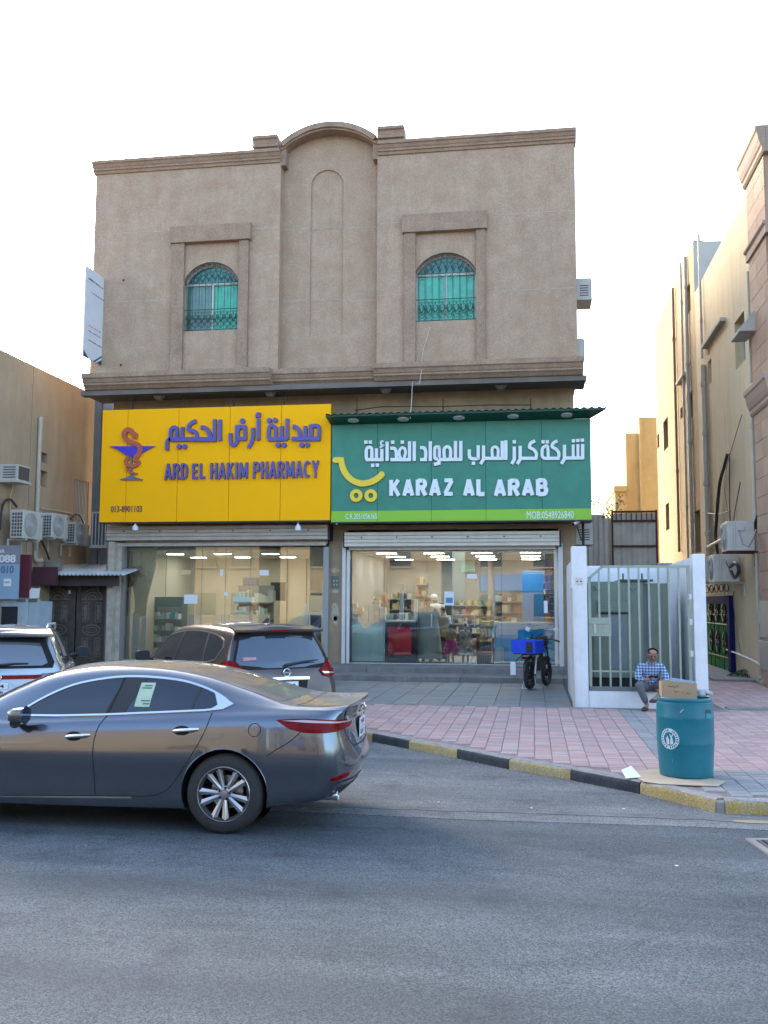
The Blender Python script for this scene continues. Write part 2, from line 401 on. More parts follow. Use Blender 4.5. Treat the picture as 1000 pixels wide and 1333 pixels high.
# concrete gutter seam
M_conc = mat('concrete', (0.27, 0.26, 0.24), 0.9, var=0.35, vscale=4, bump=0.35, bscale=40, fine=0.15)
M_seam = mat('worn_gutter_concrete', (0.165, 0.165, 0.158), 0.9, var=0.45, vscale=3.5, bump=0.3, fine=0.25, fscale=90)
gpl = MB(); xs = [-4.6+0.12*i for i in range(90)]
random.seed(3)
ga = [(x, 9.38+0.03*math.sin(x*1.3)+random.uniform(-.02, .02)) for x in xs]
gb = [(x, 9.23+0.03*math.sin(x*1.1+1)+random.uniform(-.025, .025)) for x in reversed(xs)]
gpl.prism([(x, y, 0.008) for x, y in ga+gb], (), (0, 0, -0.003)); struct('gutter', gpl, M_seam)

random.seed(41)
gt_ = MB()
for i in range(900):
    k = random.randrange(len(KL)-1); f = random.random(); a, b_ = KL[k], KL[k+1]; p = a+(b_-a)*f; d = (b_-a).normalized(); o_ = abs(random.gauss(0, 0.10))+0.01
    q = p+Vector((d.y, -d.x))*(o_ if Vector((d.y, -d.x)).y < 0 else -o_); r_ = random.uniform(0.003, 0.009)
    gt_.add([(q.x-r_, q.y-r_, 0.004), (q.x+r_, q.y-r_*.6, 0.004), (q.x+r_*.5, q.y+r_, 0.004), (q.x, q.y, 0.004+r_*1.3)], [(0, 1, 3), (1, 2, 3), (2, 0, 3)])
gto = part('kerb_grit', gt_, mat('pale_grit', (0.30, 0.28, 0.25), 0.95), recalc=False); gto['kind'] = 'stuff'; gto['label'] = 'pale grit and sand gathered along the foot of the kerb'; gto['category'] = 'grit'
# pavement slab under all the paving
in_off = 0.17
nk = []
for i, q in enumerate(KL):
    d = (KL[min(i+1, len(KL)-1)]-KL[max(i-1, 0)]).normalized(); nrm = Vector((-d.y, d.x))
    if nrm.y < 0: nrm = -nrm
    nk.append(q+nrm*in_off)
slab = [(q.x, q.y) for q in nk] + [(kerb_end.x+0.12, right_y+in_off), (14, right_y+in_off), (14, 45), (-16, 45), (-16, nk[0].y)]
M_bed = mat('paving_joint_sand', (0.25, 0.205, 0.18), 0.95, var=0.3, vscale=3, bump=0.2)
pave = sheet('pavement', slab, PZ-0.014, M_bed, PZ-0.02)

# kerb stones
def kerb_mat(name, c, c2):
    return mat(name, c, 0.75, var=0.5, vscale=7, col2=c2, bump=0.5, bscale=50, fine=0.3, fscale=60, streak=0.3)
M_ky = kerb_mat('worn_yellow_kerb_paint', (0.42, 0.29, 0.06), (0.36, 0.31, 0.20))
M_kb = kerb_mat('worn_black_kerb_paint', (0.012, 0.019, 0.027), (0.045, 0.05, 0.055))
M_kt = mat('kerb_concrete_top', (0.33, 0.31, 0.28), 0.85, var=0.4, vscale=6, bump=0.5, bscale=60, fine=0.25, fscale=60)
kerb = thing('kerb', 'black and yellow painted kerb of worn stones beside the parking area', 'kerb', (K[2].x, K[2].y, 0))
def kerb_stone(a, b, m, parent, gap=0.006, top=True):
    a = Vector((a[0], a[1])); b = Vector((b[0], b[1])); d = (b-a).normalized(); n2 = Vector((-d.y, d.x))
    if n2.y < 0: n2 = -n2
    a2 = a+d*gap; b2 = b-d*gap; w = 0.16; seg = 6
    L = (b2-a2).length; rows = []
    prof = [(0.0, -0.02), (0.0, PZ*0.55), (0.004, PZ-0.03), (0.014, PZ-0.010), (0.034, PZ), (w, PZ), (w, -0.02)]
    vs = []; fs = []; np_ = len(prof)
    for i in range(seg+1):
        p = a2+d*(L*i/seg)
        for k, (u, z) in enumerate(prof):
            j = random.uniform(-.004, .004) if 0 < i < seg or k > 1 else 0
            q = p+n2*(u+j); vs.append((q.x, q.y, z+(random.uniform(-.003, .002) if k in (3, 4, 5) else 0)))
    for i in range(seg):
        for k in range(np_-1): fs.append((i*np_+k, (i+1)*np_+k, (i+1)*np_+k+1, i*np_+k+1))
    fs.append(tuple(range(np_))); fs.append(tuple(reversed(range(seg*np_, seg*np_+np_))))
    mb = MB().add(vs, fs)
    o = part('kerb_stone', mb, [m, M_kt], parent, smooth=35)
    nrm_up = [p for p in o.data.polygons]
    for p in nrm_up:
        if abs(p.normal.z) > 0.75 and p.center.z > 0.08: p.material_index = 1
    return o
cols = ['b', 'y', 'b', 'y', 'b', 'y']
names = {'b': M_kb, 'y': M_ky}
for i in range(len(KL)-1):
    # K[0] begins with a yellow stone (x 532..595), alternating
    k = i-(len(KL)-len(K))
    m = M_ky if (k % 2 == 0) else M_kb
    o = kerb_stone(KL[i], KL[i+1], m, kerb)
    o['label'] = 'kerb stone painted worn yellow' if m is M_ky else 'kerb stone painted worn black'
# broken concrete filler at the corner, then the stones going right
mbf = MB()
mbf.prism([(kerb_end.x, kerb_end.y, -0.02), (kerb_end.x+0.07, right_y-0.01, -0.02), (kerb_end.x+0.14, right_y+0.17, -0.02), (kerb_end.x+0.02, kerb_end.y+0.2, -0.02)], (), (0, 0, 0.135))
part('corner_filler', mbf, M_conc, kerb, bevel=0.02, label='broken grey concrete corner between kerb stones')
x = kerb_end.x+0.075
for i in range(7):
    L = [0.55, 0.85, 0.85, 0.85, 0.85, 0.85, 0.85][i]
    o = kerb_stone((x, right_y), (x+L, right_y), M_ky if i % 2 == 0 else M_kb, kerb)
    o['label'] = 'kerb stone painted worn yellow' if i % 2 == 0 else 'kerb stone painted worn black'
    x += L

# pavers
def paver_mesh(name, w, d, m, b=0.006, h=0.03):
    mb = MB(); x, y = w/2, d/2
    vs = [(-x, -y, -h), (x, -y, -h), (x, y, -h), (-x, y, -h), (-x, -y, -b), (x, -y, -b), (x, y, -b), (-x, y, -b),
          (-x+b, -y+b, 0), (x-b, -y+b, 0), (x-b, y-b, 0), (-x+b, y-b, 0)]
    mb.add(vs, [(0,1,5,4),(1,2,6,5),(2,3,7,6),(3,0,4,7),(4,5,9,8),(5,6,10,9),(6,7,11,10),(7,4,8,11),(8,9,10,11)])
    return _mesh(name, mb, m, 0, True)
pinks = [mat('pink_paver_%s' % c, col, 0.85, var=0.28, vscale=5, bump=0.3, bscale=90, fine=0.14, fscale=110, col2=c2) for c, col, c2 in
         (('rosy', (0.46, 0.27, 0.235), (0.39, 0.28, 0.25)), ('pale', (0.50, 0.325, 0.285), (0.40, 0.315, 0.285)), ('dull', (0.38, 0.25, 0.23), (0.33, 0.25, 0.23)))]
greys = [mat('grey_paver_%s' % c, col, 0.85, var=0.28, vscale=5, bump=0.3, bscale=90, fine=0.12, fscale=110) for c, col in
         (('light', (0.33, 0.32, 0.30)), ('mid', (0.28, 0.275, 0.265)))]
PM = [paver_mesh('pink_paver', 0.2, 0.151, m) for m in pinks]
GM = [paver_mesh('grey_paver', 0.2, 0.151, m) for m in greys]
def kerb_y(x):
    """y of the inner kerb edge at x"""
    for a, b in zip(nk[:-1], nk[1:]):
        if a.x <= x <= b.x: return a.y+(b.y-a.y)*(x-a.x)/(b.x-a.x)
    return right_y+in_off if x > nk[-1].x else nk[0].y
random.seed(11)
TILE_Y = 17.62
cells = []
pw, pd = 0.206, 0.157
strip_x = 1.44
i0 = int(-6/pw)
for i in range(-26, 62):
    xc = i*pw+0.105
    for j in range(0, 110):
        off = (0.0, pd*0.5, pd*0.25, pd*0.75)[i % 4]
        yc = 9.6+j*pd+off
        lo = max(kerb_y(xc-pw/2), kerb_y(xc+pw/2))+pd/2+0.004
        hi = (TILE_Y-0.05 if xc < 3.3 else 25.5)-pd/2
        if xc > 5.05: hi = min(hi, 23.2)
        if yc < lo or yc > hi: continue
        if xc > 6.2: continue
        grey = (1.46 < xc < 1.85)
        edge = (yc < lo+0.26 and xc > 1.6) or (xc > 1.8 and yc < 11.3)
        cells.append((xc, yc, grey or edge))
# the rows cut at the kerb: fill with a thin strip in the bed colour (mortar), as laid
cells.sort(key=lambda c: (c[0])**2*0.3+c[1]**2)
vis = [c for c in cells if -3.2 < c[0] < 5.2]
stuff_mb = {}
used = 0
for c in vis:
    g = c[2]
    k = random.choice([0, 0, 1, 2]) if not g else random.choice([0, 1])
    me = GM[k] if g else PM[k]
    z = PZ+random.uniform(-.003, .002)
    if used < 290:
        o = inst('paver', me, pave if False else None, (c[0], c[1], z)); o.parent = pave; used += 1
        o.rotation_euler = (random.uniform(-.008, .008), random.uniform(-.008, .008), random.uniform(-.008, .008))
    else:
        key = ('g' if g else 'p', k); mb = stuff_mb.setdefault(key, MB())
        mb.add([(v.co.x+c[0], v.co.y+c[1], v.co.z+z) for v in me.vertices], [tuple(p.vertices) for p in me.polygons])
mbp = MB(); mats_p = []; fm = []
for (kk, k), mb in stuff_mb.items():
    mats_p.append((greys if kk == 'g' else pinks)[k]); n0 = len(mbp.f); mbp.add(mb.v, mb.f); fm += [len(mats_p)-1]*(len(mbp.f)-n0)
me = bpy.data.meshes.new('distant_pavers'); me.from_pydata(mbp.v, [], mbp.f)
for m in mats_p: me.materials.append(m)
me.polygons.foreach_set('material_index', fm); me.update()
o = bpy.data.objects.new('distant_pavers', me); COL.objects.link(o); o.parent = pave; o['kind'] = 'stuff'
# edging concrete strip between pink paving and the grey tiles, and cut strip along the kerb
mb = MB().box((-9, TILE_Y-0.045, PZ-0.03), (3.3, TILE_Y+0.045, PZ+0.004)); part('edging_strip', mb, mat('edging', (0.30, 0.28, 0.26), 0.9, var=0.3), pave)
mb = MB()
inn = [(q.x, q.y) for q in nk]; inn2 = []
for i, q in enumerate(nk):
    d = (nk[min(i+1, len(nk)-1)]-nk[max(i-1, 0)]).normalized(); nn = Vector((-d.y, d.x)); nn = nn if nn.y > 0 else -nn
    inn2.append((q.x+nn.x*0.28, q.y+nn.y*0.28))
mb.prism([(x, y, PZ-0.0105) for x, y in inn] + [(x, y, PZ-0.0105) for x, y in reversed(inn2)], (), (0, 0, -0.003))
part('cut_paver_strip', mb, mat('cut_pavers', (0.30, 0.205, 0.195), 0.9, var=0.35, vscale=9, bump=0.4, fine=0.2, fscale=40), pave)

# grey tile forecourt in front of the steps
M_tile = [mat('forecourt_tile_%s' % n_, c, 0.6, var=0.3, vscale=3, bump=0.1, bscale=40, fine=0.1, fscale=80) for n_, c in
          (('blue_grey', (0.185, 0.20, 0.205)), ('grey', (0.215, 0.225, 0.222)), ('warm_grey', (0.205, 0.20, 0.19)))]
fore = struct('forecourt', MB().box((-12.6, TILE_Y+0.047, 0.0), (1.15, 22.85, PZ-0.011)), mat('tile_joint', (0.10, 0.10, 0.10), 0.9))
TM = [paver_mesh('forecourt_tile', 0.455, 0.455, m, 0.004) for m in M_tile]
for i in range(0, 20):
    for j in range(0, 11):
        x = 0.44-i*0.465; y = TILE_Y+0.29+j*0.465
        if x < -9 or y > 22.7: continue
        if x < kerb_y(x) and y < kerb_y(x)+0.1 and x < -5: continue
        o = inst('tile', random.choice(TM), None, (x, y, PZ+random.uniform(-.002, .002))); o.parent = fore
# steps in front of the shops
M_step = mat('stone_step', (0.25, 0.235, 0.215), 0.85, var=0.4, vscale=2.5, bump=0.3, bscale=40, streak=0.35, fine=0.12)
st = thing('front_steps', 'two long worn stone steps along the shop fronts', 'steps', (-5, 23, PZ))
for k, (ya, yb, z0, z1) in enumerate(((22.85, 24.05, PZ-0.02, 0.255), (24.05, 25.45, PZ, 0.385))):
    xx = -11.45
    while xx < 0.9:
        w = min(random.choice([1.15, 1.2, 1.25]), 1.12-xx)
        o = part('step_slab', MB().box((xx+0.003, ya, z0), (xx+w-0.003, yb-0.002, z1)), M_step, st, bevel=0.012)
        xx += w
# sewer grate near the right edge
g0 = atZ(985, 1103, 0)
gr = thing('street_drain', 'iron drain grate set in the road near the kerb corner', 'drain grate', (g0.x+0.42, g0.y, 0.0), R(8))
mb = MB()
for a, b in (((-.42, -.3), (.42, -.24)), ((-.42, .24), (.42, .3)), ((-.42, -.24), (-.36, .24)), ((.36, -.24), (.42, .24))): mb.box((a[0], a[1], 0.0), (b[0], b[1], 0.016))
part('frame', mb, M_conc, gr, local=True)
part('dark_pit_plate', MB().box((-.36, -.24, 0.0), (.36, .24, 0.005)), mat('painted_pit_dark', (0.004, 0.004, 0.004), 0.9), gr, local=True)  # flat plate; the darkness of the drain is put into its colour
for i in range(12):
    part('bar', MB().box((-0.345+i*0.06, -.24, 0.006), (-0.318+i*0.06, .24, 0.014)), mat('cast_iron', (0.12, 0.12, 0.12), 0.6, 0.5, var=0.3), gr, local=True)
# worn yellow paint patch by the right kerb
p0 = atZ(985, 1071, 0)
mb = MB(); mb.prism([(p0.x-0.22, p0.y-0.03, 0.010), (p0.x-0.1, p0.y-0.07, 0.010), (p0.x+1.2, p0.y-0.05, 0.010), (p0.x+1.2, p0.y+0.06, 0.010), (p0.x-0.05, p0.y+0.05, 0.010), (p0.x-0.18, p0.y+0.04, 0.010)], (), (0, 0, -0.003))
struct('yellow_line', mb, mat('worn_yellow_line', (0.36, 0.27, 0.12), 0.85, var=0.5, vscale=12, col2=(0.2, 0.19, 0.17), fine=0.25))
# ------------------------------------------------------------------ main building
def X(px, py, Y): return atY(px, py, Y).x
def Z(px, py, Y): return atY(px, py, Y).z
M_stucco = mat('brown_stucco', (0.390, 0.258, 0.170), 0.93, var=0.5, vscale=2.4, col2=(0.46, 0.335, 0.235), bump=0.7, bscale=38, fine=0.13, fscale=24, streak=0.20)
M_trim = mat('pinkish_stucco_trim', (0.405, 0.272, 0.185), 0.93, var=0.3, vscale=2.3, bump=0.6, bscale=45, streak=0.35, fine=0.18, fscale=25)
M_joint = mat('pale_plaster_joint', (0.47, 0.40, 0.32), 0.9, var=0.3, vscale=6)
M_base = mat('beige_ground_floor_plaster', (0.46, 0.35, 0.23), 0.9, var=0.35, vscale=1.2, bump=0.3, streak=0.4)
M_side = mat('side_stucco', (0.30, 0.245, 0.19), 0.93, var=0.3, vscale=1.0, bump=0.3, streak=0.4)
UY = 24.5; GY = 25.45
bl = thing('shop_building', 'brown stucco building with two arched windows above the pharmacy and grocery shops', 'building', (-5.4, GY, PZ))
xL, xR = -12.05, 1.2
xb0, xb1 = X(364, 330, UY), X(491, 330, UY)
ZB, ZT = 7.9, 13.98
def arch_pts(x0, x1, z0, zs, zt, Y, n=18):
    """outline with an arched (segment) head: springing zs, crown zt"""
    c = (x0+x1)/2; hw = (x1-x0)/2; rise = zt-zs; r = (hw*hw+rise*rise)/(2*rise); a = math.asin(min(1, hw/r)); zc = zt-r
    top = [(c+r*math.sin(a-2*a*i/n), Y, zc+r*math.cos(a-2*a*i/n)) for i in range(n+1)]
    return [(x0, Y, z0), (x1, Y, z0)] + top
W1 = dict(x0=X(238, 385, UY), x1=X(310.5, 385, UY), z0=Z(275, 430, UY), zs=Z(275, 365, UY), zt=Z(275, 341, UY))
W2 = dict(x0=X(540.5, 375, UY), x1=X(620, 375, UY), z0=Z(580, 417.5, UY), zs=Z(580, 352, UY), zt=Z(580, 328.5, UY))
rect = lambda x0, x1, z0, z1, Y: [(x0, Y, z0), (x1, Y, z0), (x1, Y, z1), (x0, Y, z1)]
def hole(w, Y): return arch_pts(w['x0'], w['x1'], w['z0'], w['zs'], w['zt'], Y)
part('wall', MB().prism(rect(xL, xb0, ZB, ZT, UY), [hole(W1, UY)], (0, 0.3, 0)), M_stucco, bl)
part('wall', MB().prism(rect(xb1, xR, ZB, ZT, UY), [hole(W2, UY)], (0, 0.3, 0)), M_stucco, bl)
# recessed centre bay with arched head and a shallow blind niche
BY = UY+0.33
zc0, zcT = Z(366, 186, UY), Z(428, 160, UY)
ns, nt = Z(425, 246, BY), Z(425, 221, BY)
nich = arch_pts(X(404, 340, BY), X(446.5, 340, BY), Z(425, 437, BY), ns, nt, BY, 14)
bay = thing  # keep names readable below
outer = arch_pts(xb0-0.02, xb1+0.02, ZB, zc0-0.1, zcT-0.1, BY, 20)
part('bay_wall', MB().prism(outer, [nich], (0, 0.25, 0)), M_stucco, bl)
mb = MB().prism([(p[0], p[1]+0.045, p[2]) for p in nich], (), (0, 0.02, 0)); part('blind_niche', mb, M_stucco, bl)
for xa, xb_ in ((xb0-0.2, xb0-0.001), (xb1+0.001, xb1+0.2)):
    part('bay_gap_filler', MB().box((xa, UY+0.301, ZB), (xb_, BY+0.1, 13.97)), M_stucco, bl)  # filler strip added to close a gap that leaked light
for xa, xb_ in ((xb0-0.06, xb0+0.13), (xb1-0.13, xb1+0.06)):
    part('arch_gap_filler', MB().box((xa, UY+0.02, 13.90), (xb_, UY+0.45, zc0-0.06)), M_trim, bl)  # filler box added where sky showed through beside the arch
# arched cornice over the bay
def arch_band(x0, x1, zs, zt, th, Ya, Yb, n=24):
    c = (x0+x1)/2; hw = (x1-x0)/2; rise = zt-zs; r = (hw*hw+rise*rise)/(2*rise); a = math.asin(hw/r); zc = zt-r
    o = [(c+r*math.sin(-a+2*a*i/n), Ya, zc+r*math.cos(-a+2*a*i/n)) for i in range(n+1)]
    i_ = [(c+(r-th)*math.sin(a-2*a*i/n)*1.0, Ya, zc+(r-th)*math.cos(a-2*a*i/n)) for i in range(n+1)]
    i_ = [(min(max(p[0], x0), x1), p[1], p[2]) for p in i_]
    return MB().prism(o+i_, (), (0, Yb-Ya, 0))
aY = UY-0.10
ax0, ax1 = X(365, 186, UY)+0.01, X(491.5, 180, UY)-0.01
azs, azt = Z(366, 185, aY), Z(428, 157.5, aY)
part('arch_cornice', arch_band(ax0, ax1, azs, azt, 0.15, aY, UY+0.5), M_trim, bl, bevel=0.012)
part('arch_cornice', arch_band(ax0+0.01, ax1-0.01, azs-0.15, azt-0.15, 0.06, aY+0.06, UY+0.45), M_trim, bl, bevel=0.012)
def cornice(x0, x1, prof, Y, parent=bl, m=M_trim, name='cornice'):
    """prof: (out, z) closed from the wall outwards; extruded along X"""
    mb = MB(); mb.prism([(x0, Y-o, z) for o, z in prof], (), (x1-x0, 0, 0)); return part(name, mb, m, parent, bevel=0.006)
zt = 14.30
tp = [(-0.3, zt), (0.20, zt), (0.20, zt-0.085), (0.165, zt-0.10), (0.13, zt-0.17), (0.10, zt-0.20), (0.10, zt-0.245), (0.06, zt-0.26), (0.04, zt-0.33), (-0.3, zt-0.33)]
cornice(xL-0.06, xb0-0.01, tp, UY); cornice(xb1+0.01, xR+0.04, tp, UY)
def plinth(px0, px1, ztop):
    x0, x1 = X(px0, 190, UY), X(px1, 190, UY)
    pr = [(-0.3, ztop), (0.22, ztop), (0.22, ztop-0.08), (0.17, ztop-0.11), (0.14, ztop-0.24), (0.17, ztop-0.26), (0.17, ztop-0.30), (0.10, ztop-0.32), (0.10, zt+0.002), (-0.3, zt+0.002)]
    cornice(x0, x1, pr, UY, name='parapet_block')
plinth(331, 363.5, Z(345, 176, UY-0.2)); plinth(492.5, 527, Z(510, 163.5, UY-0.2))
# lower cornice and soffit
zl = 8.17
lp = [(-0.3, zl), (0.44, zl), (0.44, zl-0.13), (0.40, zl-0.16), (0.36, zl-0.24), (0.33, zl-0.27), (0.33, zl-0.31), (0.27, zl-0.35), (0.2, zl-0.42), (-0.3, zl-0.42)]
cornice(X(105.5, 490, UY-0.44), xb0-0.12, lp, UY, name='floor_cornice'); cornice(xb1-0.12+0.1, X(760, 473, UY-0.44), lp, UY, name='floor_cornice')
lp2 = [(o-0.24, z-0.004) for o, z in lp]
cornice(xb0-0.125, xb1-0.025, lp2, UY, name='floor_cornice')
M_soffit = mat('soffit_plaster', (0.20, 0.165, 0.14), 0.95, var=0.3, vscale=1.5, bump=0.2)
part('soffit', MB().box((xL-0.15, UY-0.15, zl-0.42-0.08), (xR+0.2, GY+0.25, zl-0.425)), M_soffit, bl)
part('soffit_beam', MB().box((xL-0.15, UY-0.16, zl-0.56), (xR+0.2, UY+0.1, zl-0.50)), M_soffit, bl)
for px, py in ((207, 517), (352, 515), (502, 509), (652, 504)):
    x = X(px, py, 24.85); mb = MB().lathe([(0.001, -0.10), (0.09, -0.09), (0.13, -0.04), (0.16, 0.0), (0.17, 0.03)], (x, 24.85, zl-0.53), 14)
    lp_ = part('soffit_lamp', mb, mat('dusty_lamp_glass', (0.32, 0.32, 0.31), 0.4), bl, smooth=40)
# side walls, back, roof; unseen rear lengthened to keep sun off the right wall
part('side_wall', MB().box((xL, UY+0.302, ZB-0.1), (xL+0.25, 40, 13.9)), M_side, bl)
part('side_wall', MB().box((xR-0.25, UY+0.302, ZB-0.1), (xR, 40, 13.9)), M_side, bl)
part('back_wall', MB().box((xL+0.252, 35.75, 0), (xR-0.252, 40, 13.9)), M_side, bl)
part('roof_slab', MB().box((xL+0.252, UY+0.60, 12.9), (xR-0.252, 39.74, 13.1)), M_side, bl)
part('floor_slab', MB().box((xL+0.252, UY+0.62, ZB-0.1), (xR-0.252, 39.74, ZB+0.1)), M_side, bl)
part('side_wall', MB().box((-11.75, GY+0.002, PZ-0.1), (-11.5, 40, ZB-0.11)), M_side, bl)
part('side_wall', MB().box((0.87, GY+0.002, PZ-0.1), (1.12, 40, ZB-0.11)), M_side, bl)
# pale plaster joints (horizontal thin lines)
def joint(px0, px1, py, Y):
    z = Z((px0+px1)/2, py, Y); x0, x1 = X(px0, py, Y), X(px1, py, Y)
    part('plaster_joint', MB().box((x0, Y-0.004, z-0.011), (x1, Y+0.01, z+0.011)), M_joint, bl)
joint(127, 221, 303, UY); joint(325, 363, 297, UY); joint(127, 221, 392, UY); joint(325, 363, 390, UY)
joint(368, 403, 298, BY); joint(447.5, 489.5, 296, BY); joint(368, 402, 391, BY); joint(447, 489.5, 391, BY)
joint(405.5, 445.5, 297, BY+0.04); joint(405.5, 445.5, 391, BY+0.04)
joint(493, 524, 290, UY); joint(635.5, 747.5, 277, UY); joint(493, 524, 384, UY); joint(637, 748, 377, UY)
# window surrounds: pilasters and lintel
def surround(lx, ly, la, lb, ra, rb, top0, top1, bot):
    Y0 = UY-0.115
    zt1, zt0, zb = Z((la+rb)/2, top0, Y0), Z((la+rb)/2, top1, Y0), zl+0.005
    a, b, c, d = X(la, 400, Y0), X(lb, 400, Y0), X(ra, 400, Y0), X(rb, 400, Y0)
    part('pilaster', MB().box((a+0.03, Y0, zb), (b, UY-0.001, zt0-0.01)), M_trim, bl, bevel=0.01)
    part('pilaster', MB().box((c, Y0, zb), (d-0.06, UY-0.001, zt0-0.01)), M_trim, bl, bevel=0.01)
    part('lintel', MB().box((a-0.02, Y0-0.06, zt0-0.008), (d, UY-0.001, zt1)), M_trim, bl, bevel=0.01)
surround(0, 0, 221, 238, 309.5, 325, 293, 314, 485)
surround(0, 0, 524.5, 541, 620, 635, 277, 300, 472)
# windows: frame, panes, grille
M_teal = mat('teal_curtained_pane', (0.02, 0.47, 0.28), 0.15, var=0.45, vscale=4, spec=0.8)
M_teal2 = mat('dull_green_pane', (0.10, 0.22, 0.17), 0.15, var=0.35, vscale=5, spec=0.8)
M_tealdark = mat('dark_green_fanlight', (0.015, 0.20, 0.16), 0.15, var=0.5, vscale=9, spec=0.8)
M_wframe = mat('cream_window_frame', (0.62, 0.60, 0.53), 0.5, var=0.2)
M_iron = mat('green_black_iron', (0.035, 0.075, 0.065), 0.55, 0.3)
M_rust = mat('faded_iron_arch', (0.21, 0.17, 0.15), 0.7, var=0.3)
def window(w, left_dull):
    Y = UY+0.20; x0, x1, z0, zs, zt_ = w['x0'], w['x1'], w['z0'], w['zs'], w['zt']
    xm = (x0+x1)/2; ztr = zs-0.03
    out = arch_pts(x0, x1, z0, zs, zt_, Y); ins = arch_pts(x0+0.05, x1-0.05, z0+0.05, zs+0.01, zt_-0.05, Y)
    fr = part('window', MB().prism(out, [ins], (0, 0.07, 0)), M_wframe, bl)
    part('transom', MB().box((x0+0.05, Y-0.012, ztr-0.05), (x1-0.05, Y+0.06, ztr+0.03)), M_wframe, fr)
    part('meeting_stile', MB().box((xm-0.025, Y-0.012, z0+0.05), (xm+0.025, Y+0.06, ztr-0.052)), M_wframe, fr)
    part('pane', MB().box((x0+0.05, Y+0.02, z0+0.05), (xm-0.025, Y+0.035, ztr-0.05)), M_teal2 if left_dull else M_teal, fr)
    part('pane', MB().box((xm+0.025, Y+0.03, z0+0.05), (x1-0.05, Y+0.045, ztr-0.05)), M_teal, fr)
    fl = arch_pts(x0+0.05, x1-0.05, ztr+0.03, zs+0.01, zt_-0.05, Y+0.03); part('fanlight', MB().prism(fl, (), (0, 0.012, 0)), M_tealdark, fr)
    # the unlit room is a near black sheet behind
    gy = UY+0.10; r = 0.0085
    g = MB(); n = 9
    for i in range(n):
        x = x0+0.07+(x1-x0-0.14)*i/(n-1)
        zz = ztr+ (zt_-ztr)*0.45*(1-((x-xm)/((x1-x0)/2))**2)
        g.tube([(x, gy, z0), (x, gy, zz)], r, 6)
        k = random.random()
        # V shaped leaves in the arch
        if 0 < i < n-1:
            for s in (-1, 1):
                g.tube([(x, gy, zz-0.10), (x+s*0.05, gy, zz+0.01), (x+s*0.075, gy, zz+0.07)], [0.016, 0.013, 0.004], 5)
    part('grille_bars', g, M_iron, fr, smooth=40)
    g = MB()
    for z in (z0+0.05, z0+0.62, ztr-0.01): g.box((x0+0.01, gy-0.012, z-0.008), (x1-0.01, gy+0.012, z+0.008))
    for i in range(n-1):
        xa = x0+0.07+(x1-x0-0.14)*(i+0.5)/(n-1); w2 = (x1-x0-0.14)/(n-1)*0.40
        ring = [(xa+w2*math.cos(2*math.pi*k/10), gy, z0+0.20+w2*1.1*math.sin(2*math.pi*k/10)) for k in range(11)]
        g.tube(ring, 0.008, 5, caps=False)
        for s in (-1, 1):
            g.tube([(xa+s*0.005, gy, z0+0.28), (xa+s*w2*0.9, gy, z0+0.36), (xa+s*w2*0.8, gy, z0+0.46), (xa+s*w2*0.2, gy, z0+0.47), (xa, gy, z0+0.56)], [0.012, 0.020, 0.016, 0.008, 0.005], 5)
    for xx, s in ((x0+0.07, 1), (xm-0.05, -1), (xm+0.05, 1), (x1-0.07, -1)):
        g.tube([(xx+s*0.02, gy, ztr-0.12), (xx+s*0.10, gy, ztr-0.05), (xx+s*0.16, gy, ztr-0.12), (xx+s*0.12, gy, ztr-0.18), (xx+s*0.09, gy, ztr-0.14)], 0.007, 5)
    part('grille_scrolls', g, M_iron, fr, smooth=40)
    # iron arch band at front
    c = xm; hw = (x1-x0)/2; rise = zt_-zs; rr = (hw*hw+rise*rise)/(2*rise); a = math.asin(hw/rr); zc = zt_-rr
    g = MB()
    for d in (0.02, 0.13):
        g.tube([(c+(rr-d)*math.sin(-a+2*a*i/16)*0.99, gy-0.04, zc+(rr-d)*math.cos(-a+2*a*i/16)) for i in range(17)], 0.010, 5)
    for i in range(1, 12):
        t = -a+2*a*i/12
        for s in (-0.03, 0.03):
            g.tube([(c+(rr-0.13)*math.sin(t), gy-0.04, zc+(rr-0.13)*math.cos(t)), (c+(rr-0.02)*math.sin(t+s), gy-0.04, zc+(rr-0.02)*math.cos(t+s))], 0.009, 5)
    part('grille_arch', g, M_rust, fr, smooth=40)
    part('reveal_back', MB().box((x0-0.1, UY+0.302, z0-0.1), (x1+0.1, UY+0.36, zt_+0.1)), mat('dark_room', (0.03, 0.03, 0.03), 0.9), bl)  # near black sheet; darkness of the unlit room put into its colour
window(W1, True); window(W2, False)
# thin dangling cable below the right window
cb = MB().tube([atY(560, 425, UY-0.02), atY(556, 440, UY-0.03), atY(551, 455, UY-0.03), atY(549, 470, UY-0.04), atY(548.5, 484, UY-0.47), atY(546, 500, UY-0.5), atY(537, 497, UY-0.52), atY(536, 520, UY-0.52), atY(534, 545, UY-0.65)], 0.008, 5)
tag(part('hanging_cable', cb, mat('pale_cable', (0.6, 0.58, 0.52), 0.6)), 'thin pale cable dangling from the right arched window over the cornice', 'cable')
# ground floor: header and piers
PHL, PHR = X(147, 790, GY), X(428, 790, GY)
SHL, SHR = X(451, 790, GY), X(728, 790, GY)
ZG = 0.385
zop = 3.95
part('header_wall', MB().box((-11.73, GY, zop), (1.1, GY+0.25, zl-0.5)), M_base, bl)
part('pier', MB().box((-11.73, GY, PZ), (PHL, GY+0.25, zop-0.001)), M_base, bl)
part('pier', MB().box((PHR, GY-0.05, ZG), (SHL, GY+0.25, zop-0.001)), M_base, bl)
part('pier', MB().box((SHR, GY, PZ), (1.1, GY+0.25, zop-0.001)), M_base, bl)
